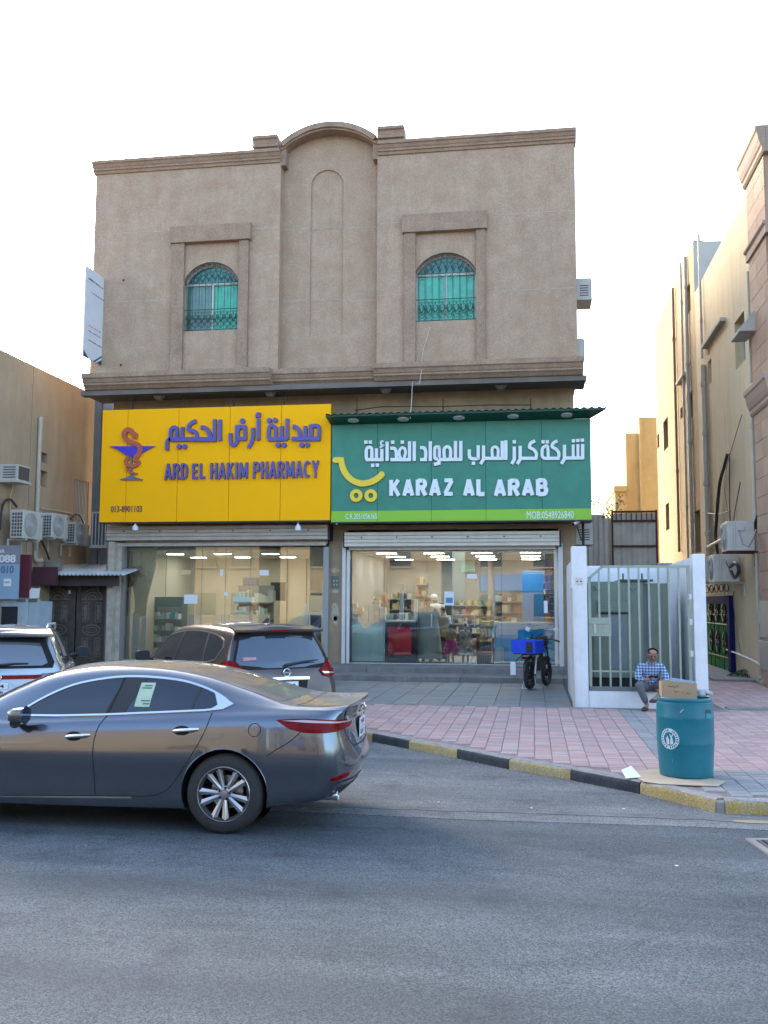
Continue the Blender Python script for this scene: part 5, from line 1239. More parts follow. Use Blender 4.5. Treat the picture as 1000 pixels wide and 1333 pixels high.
# black cables
def rcable(pts, r, label, m=M_black): tag(part('wall_cable', MB().tube(sm3([Rz(a, b, .10) for a, b in pts]), r, 6), m, smooth=60), label, 'cable')
rcable([(947, 592), (943, 608), (938, 625), (935, 650), (933, 680), (932, 700), (935, 722)], 0.045, 'thick black cable bundle hanging down the right wall')
rcable([(1000, 655), (990, 664), (984, 680), (983, 695), (978, 706), (972, 712)], 0.035, 'black cable looping from the right edge to the upper air conditioner')
rcable([(950, 590), (950, 640), (951, 680), (956, 684)], 0.014, 'thin black cable beside the thick bundle')
rcable([(964, 628), (958, 660), (955, 682)], 0.012, 'thin black cable dropping to the upper air conditioner')
rcable([(915, 667), (935, 669), (951, 665)], 0.012, 'thin cable crossing the right wall')
rcable([(1000, 700), (994, 706), (994, 722), (1002, 722)], 0.012, 'small cable loop near the right picture edge')
rcable([(948, 668), (944, 620), (966, 540)], 0.01, 'faint cable running up the right wall', M_bp)
rcable([(955, 770), (957, 800), (965, 850), (973, 856)], 0.014, 'brown cable beside the green door', M_bp)
rcable([(945, 845), (972, 856), (1000, 870)], 0.022, 'white pipe running low along the right wall', M_white)
# AC units on the right wall (backs and sides seen)
p = Rz(961, 718, .45); a1 = ac_outdoor('upper air conditioner on a rusty shelf on the right wall', (RX-0.45, p.y, p.z), R(-90), 0.8, 0.70, 0.60, 'air conditioners above the green door', rusty=True, backside=True)
p = Rz(943, 758, .45); ac_outdoor('lower air conditioner above the green door with black hoses', (RX-0.45, p.y, p.z), R(-90), 0.8, 0.70, 0.60, 'air conditioners above the green door', backside=True)
p = Rz(925, 758, .45); ac_outdoor('air conditioner partly behind the white post above the green door', (RX-0.45, p.y+0.2, p.z), R(-90), 0.8, 0.70, 0.60, 'air conditioners above the green door')
mb = MB().tube(sm3([Rz(951, 738, .4), Rz(958, 733, .45), Rz(962, 743, .45), Rz(957, 752, .42), Rz(952, 744, .4)]), 0.045, 7).tube([Rz(945, 730, .6), Rz(950, 742, .62), Rz(957, 752, .6)], 0.012, 5)
tag(part('hose_bundle', mb, M_black, smooth=60), 'tangle of black hoses at the side of the lower air conditioner', 'cable')
mb = MB().tube([Rz(962, 690, .65), Rz(967, 708, .66), Rz(975, 712, .6), Rz(981, 700, .4), Rz(984, 690, .2)], 0.018, 6)
tag(part('hose_bundle', mb, mat('grey_hose', (0.2, 0.2, 0.2), 0.6), smooth=60), 'grey hoses at the side of the upper air conditioner', 'cable')
# green door in a blue frame, with iron grille
yd0, yd1 = Rz(957, 850, .02).y, Rz(915, 850, .02).y; zd1, zd0 = Rz(945, 786).z, PZ+0.06
M_gd = mat('green_door_sheet', (0.035, 0.22, 0.075), 0.9, spec=0.02, var=0.25, vscale=4); M_bf = mat('navy_door_frame', (0.012, 0.016, 0.075), 0.9, spec=0.05)
dr = thing('green_door', 'green metal door with a black scroll grille in a navy frame', 'door', (RX-0.1, yd0, PZ))
part('frame', MB().box((RX-0.14, yd0-0.0, zd0), (RX-0.003, yd0+0.30, zd1+0.22)).box((RX-0.135, yd0+0.301, zd1), (RX-0.003, yd1+0.6, zd1+0.22)), M_bf, dr)
part('door_leaf', MB().box((RX-0.05, yd0+0.302, zd0), (RX-0.01, yd1+0.6, zd1-0.002)), M_gd, dr)
g = MB(); ny = 8
for i in range(ny): y = yd0+0.42+i*(yd1-yd0-0.3)/(ny-1); g.tube([(RX-0.09, y, zd0), (RX-0.09, y, zd1)], 0.012, 5)
for z in (zd0+0.35, zd0+1.25, zd1-0.3): g.box((RX-0.10, yd0+0.36, z-0.012), (RX-0.08, yd1+0.2, z+0.012))
for yc in (yd0+0.9, yd0+1.9, yd0+2.9):
    for s in (-1, 1):
        for zc in (zd0+0.75, zd0+1.6):
            g.tube([(RX-0.1, yc, zc-0.3*s), (RX-0.1, yc+0.22, zc-0.12*s), (RX-0.1, yc+0.25, zc+0.05*s), (RX-0.1, yc+0.1, zc+0.0)], 0.03, 5); g.tube([(RX-0.1, yc, zc-0.3*s), (RX-0.1, yc-0.22, zc-0.12*s), (RX-0.1, yc-0.25, zc+0.05*s), (RX-0.1, yc-0.1, zc)], 0.03, 5)
part('door_grille', g, M_black, dr)
g = MB()
for k in range(5):
    yc = yd0+0.5+k*0.75; g.tube([(RX-0.09, yc+0.3*math.cos(a*0.7), zd1+0.42+0.16*math.sin(a*0.7)*(1-0.07*a)) for a in range(11)], 0.016, 5)
part('scroll_crest', g, M_rusty, dr)
# meter boxes
mbx = thing('meter_boxes', 'grey electric meter cabinets low on the right wall at the picture edge', 'meter box', (RX-0.1, 22.6, 0.5))
def rbox(a, t0, c, t1, d, m, nm, par): 
    P0, P1 = Rz(a, (t0+t1)/2, d), Rz(c, (t0+t1)/2, d); return part(nm, MB().box((RX-d, P1.y, atX((a+c)/2, t1, RX-d).z), (RX-0.005, P0.y, atX((a+c)/2, t0, RX-d).z)), m, par, bevel=0.01)
M_mb = mat('grey_meter_cabinet', (0.27, 0.28, 0.28), 0.5, 0.2, var=0.2, streak=0.3)
rbox(989, 782, 1020, 832, 0.2, M_mb, 'cabinet', mbx); rbox(989, 836, 1020, 875, 0.2, M_mb, 'cabinet', mbx); rbox(992, 768, 998, 782, 0.12, M_ac, 'junction_box', mbx); rbox(988, 794, 991, 812, 0.1, M_ac, 'switch', mbx)
# gridded antenna rods
for a, b, c, lab in ((931, 237, 290, 'thin aerial rod on the grey parapet'), (895, 300, 340, 'thin aerial rod at the roof edge')):
    p = atX(a, c, RX+0.4); tag(part('aerial', MB().tube([(RX+0.4, p.y, p.z-0.6), (RX+0.4, p.y, atX(a, b, RX+0.4).z)], 0.018, 5), M_gp), lab, 'aerial')
# projecting bay of the nearest building with brick-look cladding and cornices
M_clad = mat('salmon_stone_cladding', (0.42, 0.27, 0.175), 0.8, var=0.25, vscale=1.8, bump=0.2); M_cor = mat('peach_cornice', (0.36, 0.25, 0.185), 0.8, var=0.15)
nbd = thing('stone_clad_building', 'peach stone clad building with heavy cornices at the right picture edge', 'building', (5.2, 22, 0))
NXp = 5.12
def npz(a, b): return atX(a, b, NXp)
NXc = NXp-0.19
cf_, cn_ = atX(958, 217, NXc), atX(983, 164, NXc)
ny1 = cf_.y-0.12; nyn = cn_.y+0.17
part('bay_core', MB().box((NXp+0.03, nyn, 0.0), (11, ny1, cf_.z-0.1)), M_clad, nbd)
random.seed(5)
mats_c = [mat('cladding_stone_%s' % k, c, 0.8, var=0.2, bump=0.2) for k, c in (('a', (0.42, 0.27, 0.175)), ('b', (0.39, 0.25, 0.165)), ('c', (0.44, 0.29, 0.19)))]
def courses(z0, z1, y0, y1, x):
    z = z0
    while z < z1-0.05:
        h = min(0.42, z1-z); y = y1
        while y > y0+0.01:
            w = random.choice([0.75, 0.85, 0.95]); a = max(y0, y-w)
            part('stone', MB().box((x, a+0.006, z+0.006), (x+0.028, y-0.006, z+h-0.006)), random.choice(mats_c), nbd); y = a
        z += h
zb1 = npz(975, 331).z
courses(zb1+0.1, cf_.z-0.62, nyn, ny1, NXp)
courses(0.2, zb1-0.02, nyn, ny1-0.02, NXp+0.0)
def ncorn(y0, y1, zt, prof, x):
    mb = MB(); mb.prism([(x-o, y0, zt+z) for o, z in prof], (), (0, y1-y0, 0)); part('cornice', mb, M_cor, nbd, bevel=0.01)
    part('front_cornice', MB().box((x+0.03, y0-0.0, zt-0.6), (11, nyn-0.001, zt-0.001)), M_cor, nbd, bevel=0.01)
prf = [(-0.03, 0), (0.19, 0), (0.19, -0.10), (0.16, -0.14), (0.13, -0.30), (0.09, -0.42), (0.06, -0.46), (0.06, -0.54), (0.02, -0.6), (-0.03, -0.6)]
ncorn(cn_.y, cf_.y, cf_.z, prf, NXp)
ncorn(cn_.y, ny1+0.06, zb1+0.1, [(-0.03, 0), (0.10, 0), (0.10, -0.05), (0.05, -0.1), (0.05, -0.28), (-0.03, -0.28)], NXp)
ncorn(cn_.y, ny1+0.1, npz(985, 505).z, prf, NXp)
# small sloping canopy
mb = MB(); P_ = [atX(963, 403, NXp-0.6), atX(975, 403, NXp-0.6)]
mb.add([(NXp-0.35, 22.6, P_[0].z-0.05), (NXp-0.35, 23.6, P_[0].z-0.05), (NXp, 23.6, P_[0].z+0.35), (NXp, 22.6, P_[0].z+0.35), (NXp-0.35, 22.6, P_[0].z-0.12), (NXp-0.35, 23.6, P_[0].z-0.12), (NXp, 23.6, P_[0].z-0.12), (NXp, 22.6, P_[0].z-0.12)],
       [(0, 1, 2, 3), (4, 7, 6, 5), (0, 4, 5, 1), (1, 5, 6, 2), (0, 3, 7, 4), (2, 6, 7, 3)]); part('hood', mb, M_gwall, nbd)
# ------------------------------------------------------------------ far yellow buildings, fences in the gap
fb = thing('far_yellow_building', 'far sunlit yellow building in the gap between the buildings', 'building', (5, 46, 0))
FY = 46
fx0, fx1 = X(833, 600, FY), 10
fz = Z(845, 543, FY)
part('wall', MB().box((fx0, FY, 0), (fx1, FY+8, fz)), M_ry2, fb)
part('wall', MB().box((X(816, 600, FY), FY+0.3, 0), (fx0-0.004, FY+8, fz-0.7)), M_ry2, fb)
part('pilaster', MB().box((fx0+0.0, FY-0.08, 0), (fx0+0.12, FY-0.001, fz)), M_ry2, fb)
part('balcony_block', MB().box((X(801, 640, FY), FY+0.2, 0), (X(817, 640, FY), FY+6, Z(808, 638, FY))), M_ry2, fb)
part('balcony_cornice', MB().box((X(799.5, 640, FY), FY+0.05, Z(808, 640, FY)), (X(817, 640, FY), FY+6, Z(808, 632, FY))), M_ry2, fb, bevel=0.05)
cfz = Z(778, 667, 30)
M_corr = mat('grey_corrugated_fence', (0.64, 0.60, 0.52), 0.6, 0.1, var=0.25, streak=0.3)
cfn = thing('corrugated_fence', 'grey corrugated metal fence in the gap beside the brown building', 'fence', (X(760, 700, 30), 30, 0))
def corr(x0, x1, Y, z0, z1, pitch, amp, m, parent, nm='sheet'):
    k = int((x1-x0)/pitch*4); mb = MB(); a = [(x0+(x1-x0)*i/k, Y+(amp if (i//2) % 2 else 0), z0) for i in range(k+1)]; b = [(p[0], p[1], z1) for p in a]
    mb.add(a+b, [(i, i+1, i+k+2, i+k+1) for i in range(k)]); return part(nm, mb, m, parent, recalc=False)
x0_, x1_ = 1.13, X(796, 700, 30)
n_ = 4
for i in range(n_): corr(x0_+(x1_-x0_)*i/n_-0.06, x0_+(x1_-x0_)*(i+1)/n_+0.04, 30-0.04*i, 0.1, Z(760, 660, 30)-0.12*i, 0.16, 0.035, M_corr, cfn)
cg = thing('corrugated_gate', 'corrugated panel gate in a rusty brown frame in the gap', 'gate', (X(826, 700, 29.6), 29.6, 0))
x0_, x1_ = X(796.5, 700, 29.6), X(856, 700, 29.6)
corr(x0_, x1_, 29.66, 0.1, Z(826, 668, 29.6), 0.30, 0.03, M_corr, cg)
for zz in (666, 678, 711): z = Z(826, zz, 29.6); part('frame_rail', MB().box((x0_, 29.6, z-0.03), (x1_, 29.64, z+0.03)), M_rusty, cg)
for xx in (x0_, x1_-0.04): part('frame_post', MB().box((xx, 29.58, 0.1), (xx+0.05, 29.65, Z(826, 664, 29.6))), M_rusty, cg)
for i in range(1, 9): xx = x0_+(x1_-x0_)*i/9; part('frame_bar', MB().box((xx-0.012, 29.61, Z(826, 678, 29.6)), (xx+0.012, 29.64, Z(826, 666, 29.6))), M_rusty, cg)
# twiggy dry tree in the gap
random.seed(9)
tr = thing('dry_bush', 'sparse dry treetop behind the corrugated fence', 'tree', (X(796, 660, 34), 34, 0))
base = Vector((X(797, 660, 34), 34, 0)); mb = MB().tube([base, base+Vector((0.05, 0, 2.5)), base+Vector((-0.05, 0, 4.4))], [0.12, 0.08, 0.05], 6); lf = MB()
top = base+Vector((-0.05, 0, 4.4))
for k in range(26):
    e = top+Vector((random.uniform(-.7, .45), random.uniform(-.4, .4), random.uniform(0.1, 1.3))); mb.tube([top-Vector((0, 0, random.uniform(0, .8))), (top+e)/2+Vector((random.uniform(-.1, .1), 0, .1)), e], [0.03, 0.016, 0.006], 4)
    for q in range(14):
        c = e+Vector((random.uniform(-.2, .2), random.uniform(-.2, .2), random.uniform(-.2, .2))); a = random.uniform(0, 6); s = 0.035
        lf.add([c+Vector((math.cos(a)*s, math.sin(a)*s, 0)), c+Vector((-math.sin(a)*s, 0, s)), c-Vector((math.cos(a)*s, math.sin(a)*s, 0)), c+Vector((math.sin(a)*s, 0, -s))], [(0, 1, 2, 3)])
part('branches', mb, M_bp, tr); part('leaves', lf, mat('dry_leaves', (0.20, 0.19, 0.08), 0.8), tr, stuff=True)

# ------------------------------------------------------------------ white transformer enclosure with barred gate
EY = 17.72; EY2 = 21.3
M_enc = mat('enclosure_white_paint', (0.79, 0.79, 0.79), 0.75, var=0.18, vscale=2.2, bump=0.25, bscale=30, streak=0.22)
en = thing('transformer_enclosure', 'white painted masonry enclosure with tall posts round a green cabinet', 'enclosure', (X(830, 918, EY), EY, PZ))
ex0, ex1 = X(745, 800, EY), X(765, 800, EY); er0, er1 = X(903.5, 800, EY), X(920, 800, EY); zp = Z(755, 711, EY); zp2 = Z(911, 721, EY)
ZS = Z(800, 900.5, EY)
part('post', MB().box((ex0, EY, PZ-0.05), (ex1, EY+0.3, zp)), M_enc, en, bevel=0.015)
part('post', MB().box((er0, EY, PZ-0.05), (er1, EY+0.3, zp2)), M_enc, en, bevel=0.015)
part('sill_wall', MB().box((ex1+0.002, EY+0.01, PZ-0.05), (er0-0.002, EY+0.28, ZS)), M_enc, en, bevel=0.012)
zw = Z(800, 737, EY2)
part('side_wall', MB().box((ex0+0.03, EY+0.302, PZ-0.05), (ex0+0.2, EY2, zw)), M_enc, en, bevel=0.01)
part('back_wall', MB().box((ex0+0.202, EY2-0.18, PZ-0.05), (er1-0.202, EY2, zw)), M_enc, en, bevel=0.01)
part('side_wall', MB().box((er1-0.2, EY+0.302, PZ-0.05), (er1-0.02, EY2, zw+0.0)), M_enc, en, bevel=0.01)
mb = MB(); y0, y1 = EY+0.303, EY2; mb.prism([(er1-0.19, y0, zw+0.001), (er1-0.19, y1, zw+0.001), (er1-0.19, y0, zp2-0.04)], (), (0.16, 0, 0)); part('sloping_cap', mb, M_enc, en)
part('floor', MB().box((ex0+0.201, EY+0.281, PZ-0.05), (er1-0.201, EY2-0.181, PZ+0.12)), M_conc, en)
sp = part('steel_plate', MB().box((X(749, 756, EY), EY-0.012, Z(754, 761, EY)), (X(758.5, 756, EY), EY-0.001, Z(754, 752, EY))), M_steel, en)
for q in (751.5, 756.5): part('bolt', MB().lathe([(0.001, -0.006), (0.014, -0.005), (0.015, 0)], (X(q, 757, EY), EY-0.013, Z(754, 757, EY)), 8, 'y'), M_dark, sp)
tag(part('pipe', MB().tube([(ex0+0.015, EY-0.03, PZ), (ex0+0.0, EY-0.03, 1.3), (ex0-0.01, EY-0.03, Z(742, 765, EY))], 0.018, 6), M_pvc), 'thin white pipe along the left edge of the enclosure post', 'pipe')
# barred gate
M_gg = mat('grey_green_gate_paint', (0.34, 0.385, 0.31), 0.5, 0.1, var=0.2, vscale=5)
bg_ = thing('barred_gate', 'grey green vertical bar gate with a lock box in front of the cabinet', 'gate', (ex1, EY+0.12, ZS))
Yg = EY+0.10; zt_ = Z(840, 736, Yg); xg0, xg1 = X(766, 800, Yg), X(899, 800, Yg)
zl_ = Z(768, 752, Yg); xk = X(783, 740, Yg); zb_ = ZS+0.01; r = 0.022
part('frame_bottom', MB().box((xg0, Yg-0.03, zb_), (xg1, Yg+0.03, zb_+0.07)), mat('grey_gate_foot', (0.15, 0.16, 0.15), 0.6), bg_)
part('frame_top', MB().box((xk, Yg-0.022, zt_-0.045), (xg1, Yg+0.022, zt_)), M_gg, bg_)
part('frame_stile', MB().box((xg0, Yg-0.022, zb_+0.071), (xg0+0.05, Yg+0.022, zl_)), M_gg, bg_)
part('frame_stile', MB().box((xg1-0.05, Yg-0.022, zb_+0.071), (xg1, Yg+0.022, zt_-0.046)), M_gg, bg_)
part('frame_slope', MB().prism([(xg0, Yg-0.022, zl_), (xg0+0.05, Yg-0.022, zl_-0.02), (xk+0.03, Yg-0.022, zt_-0.045), (xk, Yg-0.022, zt_)], (), (0, 0.044, 0)), M_gg, bg_)
zm = Z(800, 874, Yg); part('mid_rail', MB().box((xg0+0.051, Yg-0.012, zm-0.015), (X(858, 870, Yg), Yg+0.012, zm+0.015)), M_gg, bg_)
bars = [780.5, 793.5, 806.5, 819.5, 832.5, 845.5, 858.5, 871.5, 884.5]
for q in bars:
    x = X(q, 800, Yg); top_ = zt_-0.046 if x > xk else zl_+(zt_-zl_)*(x-xg0)/(xk-xg0)-0.03
    part('bar', MB().box((x-0.017, Yg-0.017, zb_+0.071), (x+0.017, Yg+0.017, top_)), M_gg, bg_)
lk = part('lock_plate', MB().box((xg0+0.05, Yg-0.03, Z(780, 828, Yg)), (X(795.5, 800, Yg), Yg-0.018, Z(780, 804, Yg))), M_gg, bg_)
part('lock_bar', MB().box((xg0+0.0, Yg-0.05, Z(780, 812, Yg)), (X(790, 800, Yg), Yg-0.031, Z(780, 809.5, Yg))), M_gg, lk)
part('hasp', MB().box((X(773, 800, Yg), Yg-0.052, Z(780, 824, Yg)), (X(775.5, 800, Yg), Yg-0.032, Z(780, 812, Yg))), M_steel, lk)
for z in (0.75, 0.55, 0.3): 
    zz = zb_+(zt_-zb_)*z; part('hinge', MB().lathe([(0.03, -0.05), (0.03, 0.05)], (xg1+0.01, Yg-0.02, zz), 8, caps=True), M_white, bg_)
# transformer cabinet
CY = EY+0.85
M_cab = mat('sage_green_cabinet', (0.20, 0.255, 0.20), 0.5, 0.1, var=0.15, vscale=2, streak=0.15); M_cab2 = mat('blue_grey_cabinet', (0.20, 0.245, 0.26), 0.5, 0.1, var=0.15); M_cabt = mat('dark_cabinet_top', (0.045, 0.07, 0.055), 0.5)
cb_ = thing('transformer_cabinet', 'sage green transformer cabinet behind the barred gate', 'transformer', (X(820, 880, CY), CY, PZ+0.12))
cx0, cx1 = X(769, 800, CY), X(838, 800, CY); cz1 = Z(800, 757, CY); cz0 = PZ+0.121
part('cabinet_body', MB().box((cx0, CY, cz0+0.35), (cx1, CY+1.3, cz1)), M_cab, cb_, bevel=0.01)
part('cabinet_base', MB().box((cx0+0.02, CY+0.04, cz0), (cx1+0.55, CY+1.28, cz0+0.349)), M_dark, cb_)
part('cabinet_top', MB().box((X(808, 800, CY), CY-0.04, cz1+0.001), (X(851, 800, CY), CY+1.32, cz1+0.04)), M_cabt, cb_)
part('cabinet_bay', MB().box((cx1+0.003, CY+0.12, cz0+0.35), (X(845, 800, CY), CY+1.3, cz1-0.03)), M_cab2, cb_)
part('cabinet_bay', MB().box((X(845, 800, CY)+0.003, CY+0.05, cz0+0.35), (X(872, 800, CY), CY+1.3, cz1-0.03)), M_cab, cb_, bevel=0.01)
d1 = part('door', MB().box((X(772, 800, CY), CY-0.02, Z(790, 882, CY)), (X(817, 800, CY), CY-0.001, Z(790, 800, CY))), M_cab, cb_, bevel=0.006)
part('upper_cover', MB().box((X(778, 800, CY), CY-0.05, Z(790, 797, CY)), (X(822, 800, CY), CY-0.001, Z(790, 783, CY))), M_cab, cb_, bevel=0.01)
part('painted_cover_shadow', MB().box((X(780, 800, CY), CY-0.03, Z(790, 799.5, CY)), (X(818, 800, CY), CY-0.0205, Z(790, 797.5, CY))), M_black, cb_)  # black bar; the shade under the cover is put into its colour
part('inset', MB().box((X(795, 800, CY), CY-0.035, Z(790, 870, CY)), (X(814, 800, CY), CY-0.021, Z(790, 802, CY))), M_cab2, cb_)
for q in (774, 820): part('lifting_lug', MB().tube([(X(q, 762, CY), CY-0.03, Z(q, 762, CY)), (X(q+3, 766, CY), CY-0.06, Z(q, 768, CY)), (X(q+7, 766, CY), CY-0.03, Z(q, 765, CY))], 0.018, 6), M_cab, cb_)
for q in (813, 838): part('bushing', MB().tube([(X(q, 745, CY), CY+0.3, cz1+0.03), (X(q, 745, CY), CY+0.3, cz1+0.16)], 0.016, 6), M_dark, cb_)
# vents
for i in range(8):
    z = Z(790, 870, CY)+0.04+i*0.03
# bottles/rubble on the back wall top
mb = MB()
random.seed(4)
for i in range(4): x = X(858+i*5, 737, EY2-0.1); mb.sphere((x, EY2-0.1, zw+0.03), 0.05, 7, 5, (1, 1, 0.8))
tag(part('rubble', mb, M_conc), 'small lumps of rubble on top of the enclosure wall', 'rubble')


# ------------------------------------------------------------------ shop interiors
M_int = mat('cream_interior_wall', (0.52, 0.47, 0.36), 0.7, var=0.1, vscale=1.0)
M_intg = mat('grey_interior_wall', (0.20, 0.21, 0.21), 0.7)
M_floor = mat('shop_floor', (0.35, 0.34, 0.32), 0.25, var=0.1)
M_ceil = mat('ceiling', (0.5, 0.5, 0.48), 0.9)
M_lampon = mat('lit_ceiling_panel', (0.8, 0.8, 0.8), 0.5, emit=(1.0, 0.97, 0.9), es=12.0)
def room(x0, x1, y0, y1, z0, z1, m, nm):
    part(nm+'_floor', MB().box((x0, y0, z0-0.1), (x1, y1, z0)), M_floor, bl); part(nm+'_ceiling', MB().box((x0, y0, z1), (x1, y1, z1+0.05)), M_ceil, bl)
    part(nm+'_wall', MB().box((x0-0.05, y0, z0), (x0, y1, z1)), m, bl); part(nm+'_wall', MB().box((x1, y0, z0), (x1+0.05, y1, z1)), m, bl); part(nm+'_wall', MB().box((x0, y1, z0), (x1, y1+0.05, z1)), m, bl)
room(-11.2, -5.32, GY+0.26, 30.5, ZG, 3.42, M_int, 'pharmacy')
room(-4.85, 0.72, GY+0.26, 32.0, ZG, 3.42, M_intg, 'grocery')
def lamp(x, y, w, d, z, label, grp):
    t = thing('ceiling_light', label, 'ceiling light', (x, y, z), 0, grp)
    part('frame', MB().box((x-w/2-0.02, y-d/2-0.02, z-0.03), (x+w/2+0.02, y+d/2+0.02, z-0.002)), M_white, t); part('diffuser', MB().box((x-w/2, y-d/2, z-0.034), (x+w/2, y+d/2, z-0.0305)), M_lampon, t)
for i in range(4):
    for j in range(3): lamp(-4.1+i*1.35, 27.0+j*1.9, 0.55, 0.25, 3.42, '%s ceiling panel of the %s row inside the grocery' % (['leftmost', 'second from left', 'third from left', 'rightmost'][i], ['front', 'middle', 'back'][j]), 'ceiling panels in the grocery')
for i in range(4):
    for j in range(2): lamp(-10.4+i*1.45, 27.0+j*2.0, 0.45, 0.22, 3.42, '%s ceiling panel of the %s row inside the pharmacy' % (['leftmost', 'second from left', 'third from left', 'rightmost'][i], ['front', 'back'][j]), 'ceiling panels in the pharmacy')
def at_box(nm, a, t0, c, t1, Y, d, m, label, cat, bevel=0.01, group=None):
    o = bx(nm, (X(a, (t0+t1)/2, Y), Y, Z((a+c)/2, t1, Y)), (X(c, (t0+t1)/2, Y), Y+d, Z((a+c)/2, t0, Y)), m, None, bevel=bevel); return tag(o, label, cat, group)
# --- grocery
G = 25.75
M_teal3 = mat('frosted_teal_counter', (0.60, 0.80, 0.80), 0.3, var=0.08)
t = thing('counter', 'pale teal glass-fronted counter at the left of the grocery window', 'counter', (X(480, 860, G), G, ZG))
part('front_panel', MB().box((X(456, 840, G), G, ZG+0.03), (X(501, 840, G), G+0.6, Z(480, 813, G))), M_teal3, t, bevel=0.01)
part('counter_edge', MB().box((X(456, 840, G), G-0.01, Z(480, 813, G)+0.001), (X(502, 840, G), G+0.62, Z(480, 811, G))), M_steel, t)
random.seed(21)
M_bx = [mat('carton_%d' % i, c, 0.7) for i, c in enumerate([(0.6, 0.62, 0.6), (0.5, 0.56, 0.55), (0.6, 0.5, 0.3), (0.65, 0.63, 0.58), (0.25, 0.33, 0.4)])]
xx = 457.0
zc = Z(480, 811, G)+0.002; lab_c = ['white carton stack on the teal counter at its far left', 'pale carton stack second from the left on the teal counter', 'low carton stack in the middle of the teal counter', 'cream carton stack right of the middle of the teal counter', 'tall pale carton stack near the cash desk', 'small carton stack at the right end of the teal counter']
hs = [5, 4, 3, 5, 6, 4]
for k in range(6):
    t = thing('carton_stack', lab_c[k], 'boxes', (X(xx+3.5, 805, G+0.2), G+0.2, zc), 0, 'stacks of cartons on the counter')
    for j in range(hs[k]):
        w = X(xx+7.0, 800, G)-X(xx, 800, G); x0 = X(xx, 800, G)+random.uniform(0, .012)
        part('carton', MB().box((x0, G+0.06+random.uniform(0, .03), zc+j*0.105), (x0+w*0.93, G+0.32, zc+j*0.105+0.10)), random.choice(M_bx[:4]), t)
    xx += 7.4
t = thing('cash_desk', 'black desk with a red front panel inside the grocery', 'desk', (X(520, 860, G), G, ZG))
part('desk_body', MB().box((X(502.5, 840, G), G+0.03, ZG+0.01), (X(541, 840, G), G+0.8, Z(520, 810, G))), M_black, t, bevel=0.01)
part('red_panel', MB().box((X(505.5, 840, G), G, Z(520, 853, G)), (X(535.5, 840, G), G+0.028, Z(520, 816, G))), mat('red_panel', (0.62, 0.02, 0.04), 0.3), t, bevel=0.006)
part('desk_top', MB().box((X(502, 840, G), G-0.03, Z(520, 810, G)+0.001), (X(541, 840, G), G+0.82, Z(520, 807.5, G))), M_steel, t)
# paper cup tower on the desk
p = atY(523, 806, G+0.3); t = thing('cup_tower', 'tall stack of white cups standing on the cash desk', 'cups', p)
for k in range(16): part('cup', MB().lathe([(0.05, 0), (0.075, 0.055)], (p.x, p.y, Z(520, 807, G)+k*0.06), 12, caps=True), M_white, t, smooth=40)
p2 = atY(541, 806, G+0.4); tag(part('white_column', MB().box((p2.x-0.05, p2.y, ZG), (p2.x+0.05, p2.y+0.1, Z(541, 780, G))), M_white), 'narrow white stand beside the cash desk', 'stand')
# shelves at the back of the grocery
SYs = 29.0
def shelf_unit(a, c, ttop, Y, label, cols_, nm='shelf_unit', n=6, depth=0.4, frame=M_intg):
    x0, x1 = X(a, 800, Y), X(c, 800, Y); z1 = Z((a+c)/2, ttop, Y); t = thing(nm, label, 'shelf', ((x0+x1)/2, Y, ZG))
    part('back_panel', MB().box((x0, Y+depth-0.02, ZG), (x1, Y+depth, z1)), M_intg, t)
    for i in range(n):
        z = ZG+0.1+(z1-ZG-0.15)*i/n; part('shelf_board', MB().box((x0, Y, z), (x1, Y+depth-0.021, z+0.03)), frame, t)
        g = [MB() for _ in cols_]; x = x0+0.02; h = (z1-ZG-0.15)/n-0.08
        while x < x1-0.08:
            w = random.uniform(0.04, 0.16); random.choice(g).box((x, Y+0.02, z+0.031), (x+w-0.008, Y+depth-0.05, z+0.03+h*random.uniform(0.35, 0.95))); x += w+(0.1 if random.random() < 0.12 else 0)
        for k, q in enumerate(g):
            if q.v: part('products', q, cols_[k], t)
    return t
random.seed(5)
CC = [mat('product_%s' % n_, c, 0.5) for n_, c in (('red', (0.24, 0.06, 0.05)), ('yellow', (0.34, 0.27, 0.12)), ('blue', (0.08, 0.12, 0.22)), ('green', (0.10, 0.18, 0.10)), ('white', (0.42, 0.42, 0.40)), ('brown', (0.16, 0.11, 0.08)))]
shelf_unit(456, 500, 770, SYs, 'left shelf of groceries at the back of the grocery', CC)
shelf_unit(502, 545, 765, SYs+0.6, 'middle shelf of groceries behind the cash desk', CC)
shelf_unit(588, 640, 775, SYs+0.9, 'right shelf of groceries at the back of the grocery', CC)
shelf_unit(644, 682, 768, 28.2, 'grocery shelf behind the blue freezer', CC)
shelf_unit(541, 556, 745, 29.4, 'tall narrow shelf behind the shoppers in the grocery', CC, n=7)
shelf_unit(688, 716, 742, 29.6, 'tall shelf at the right back of the grocery', CC, n=7)
at_box('poster', 600, 724, 618, 745, 31.8, 0.05, mat('poster_green', (0.10, 0.28, 0.22), 0.5), 'green poster high on the back wall of the grocery', 'poster')
at_box('poster', 470, 738, 496, 760, 31.8, 0.05, mat('poster_cream', (0.5, 0.46, 0.38), 0.5), 'cream poster on the back wall at the left of the grocery', 'poster')
at_box('blue_door_panel', 680, 743, 708, 812, 27.6, 0.1, mat('blue_panel', (0.02, 0.15, 0.36), 0.4), 'tall blue panel at the right inside the grocery', 'panel')
at_box('drinks_fridge', 570, 785, 586, 850, 29.6, 0.6, mat('dark_fridge', (0.03, 0.035, 0.04), 0.2), 'dark drinks fridge at the back of the grocery', 'fridge')
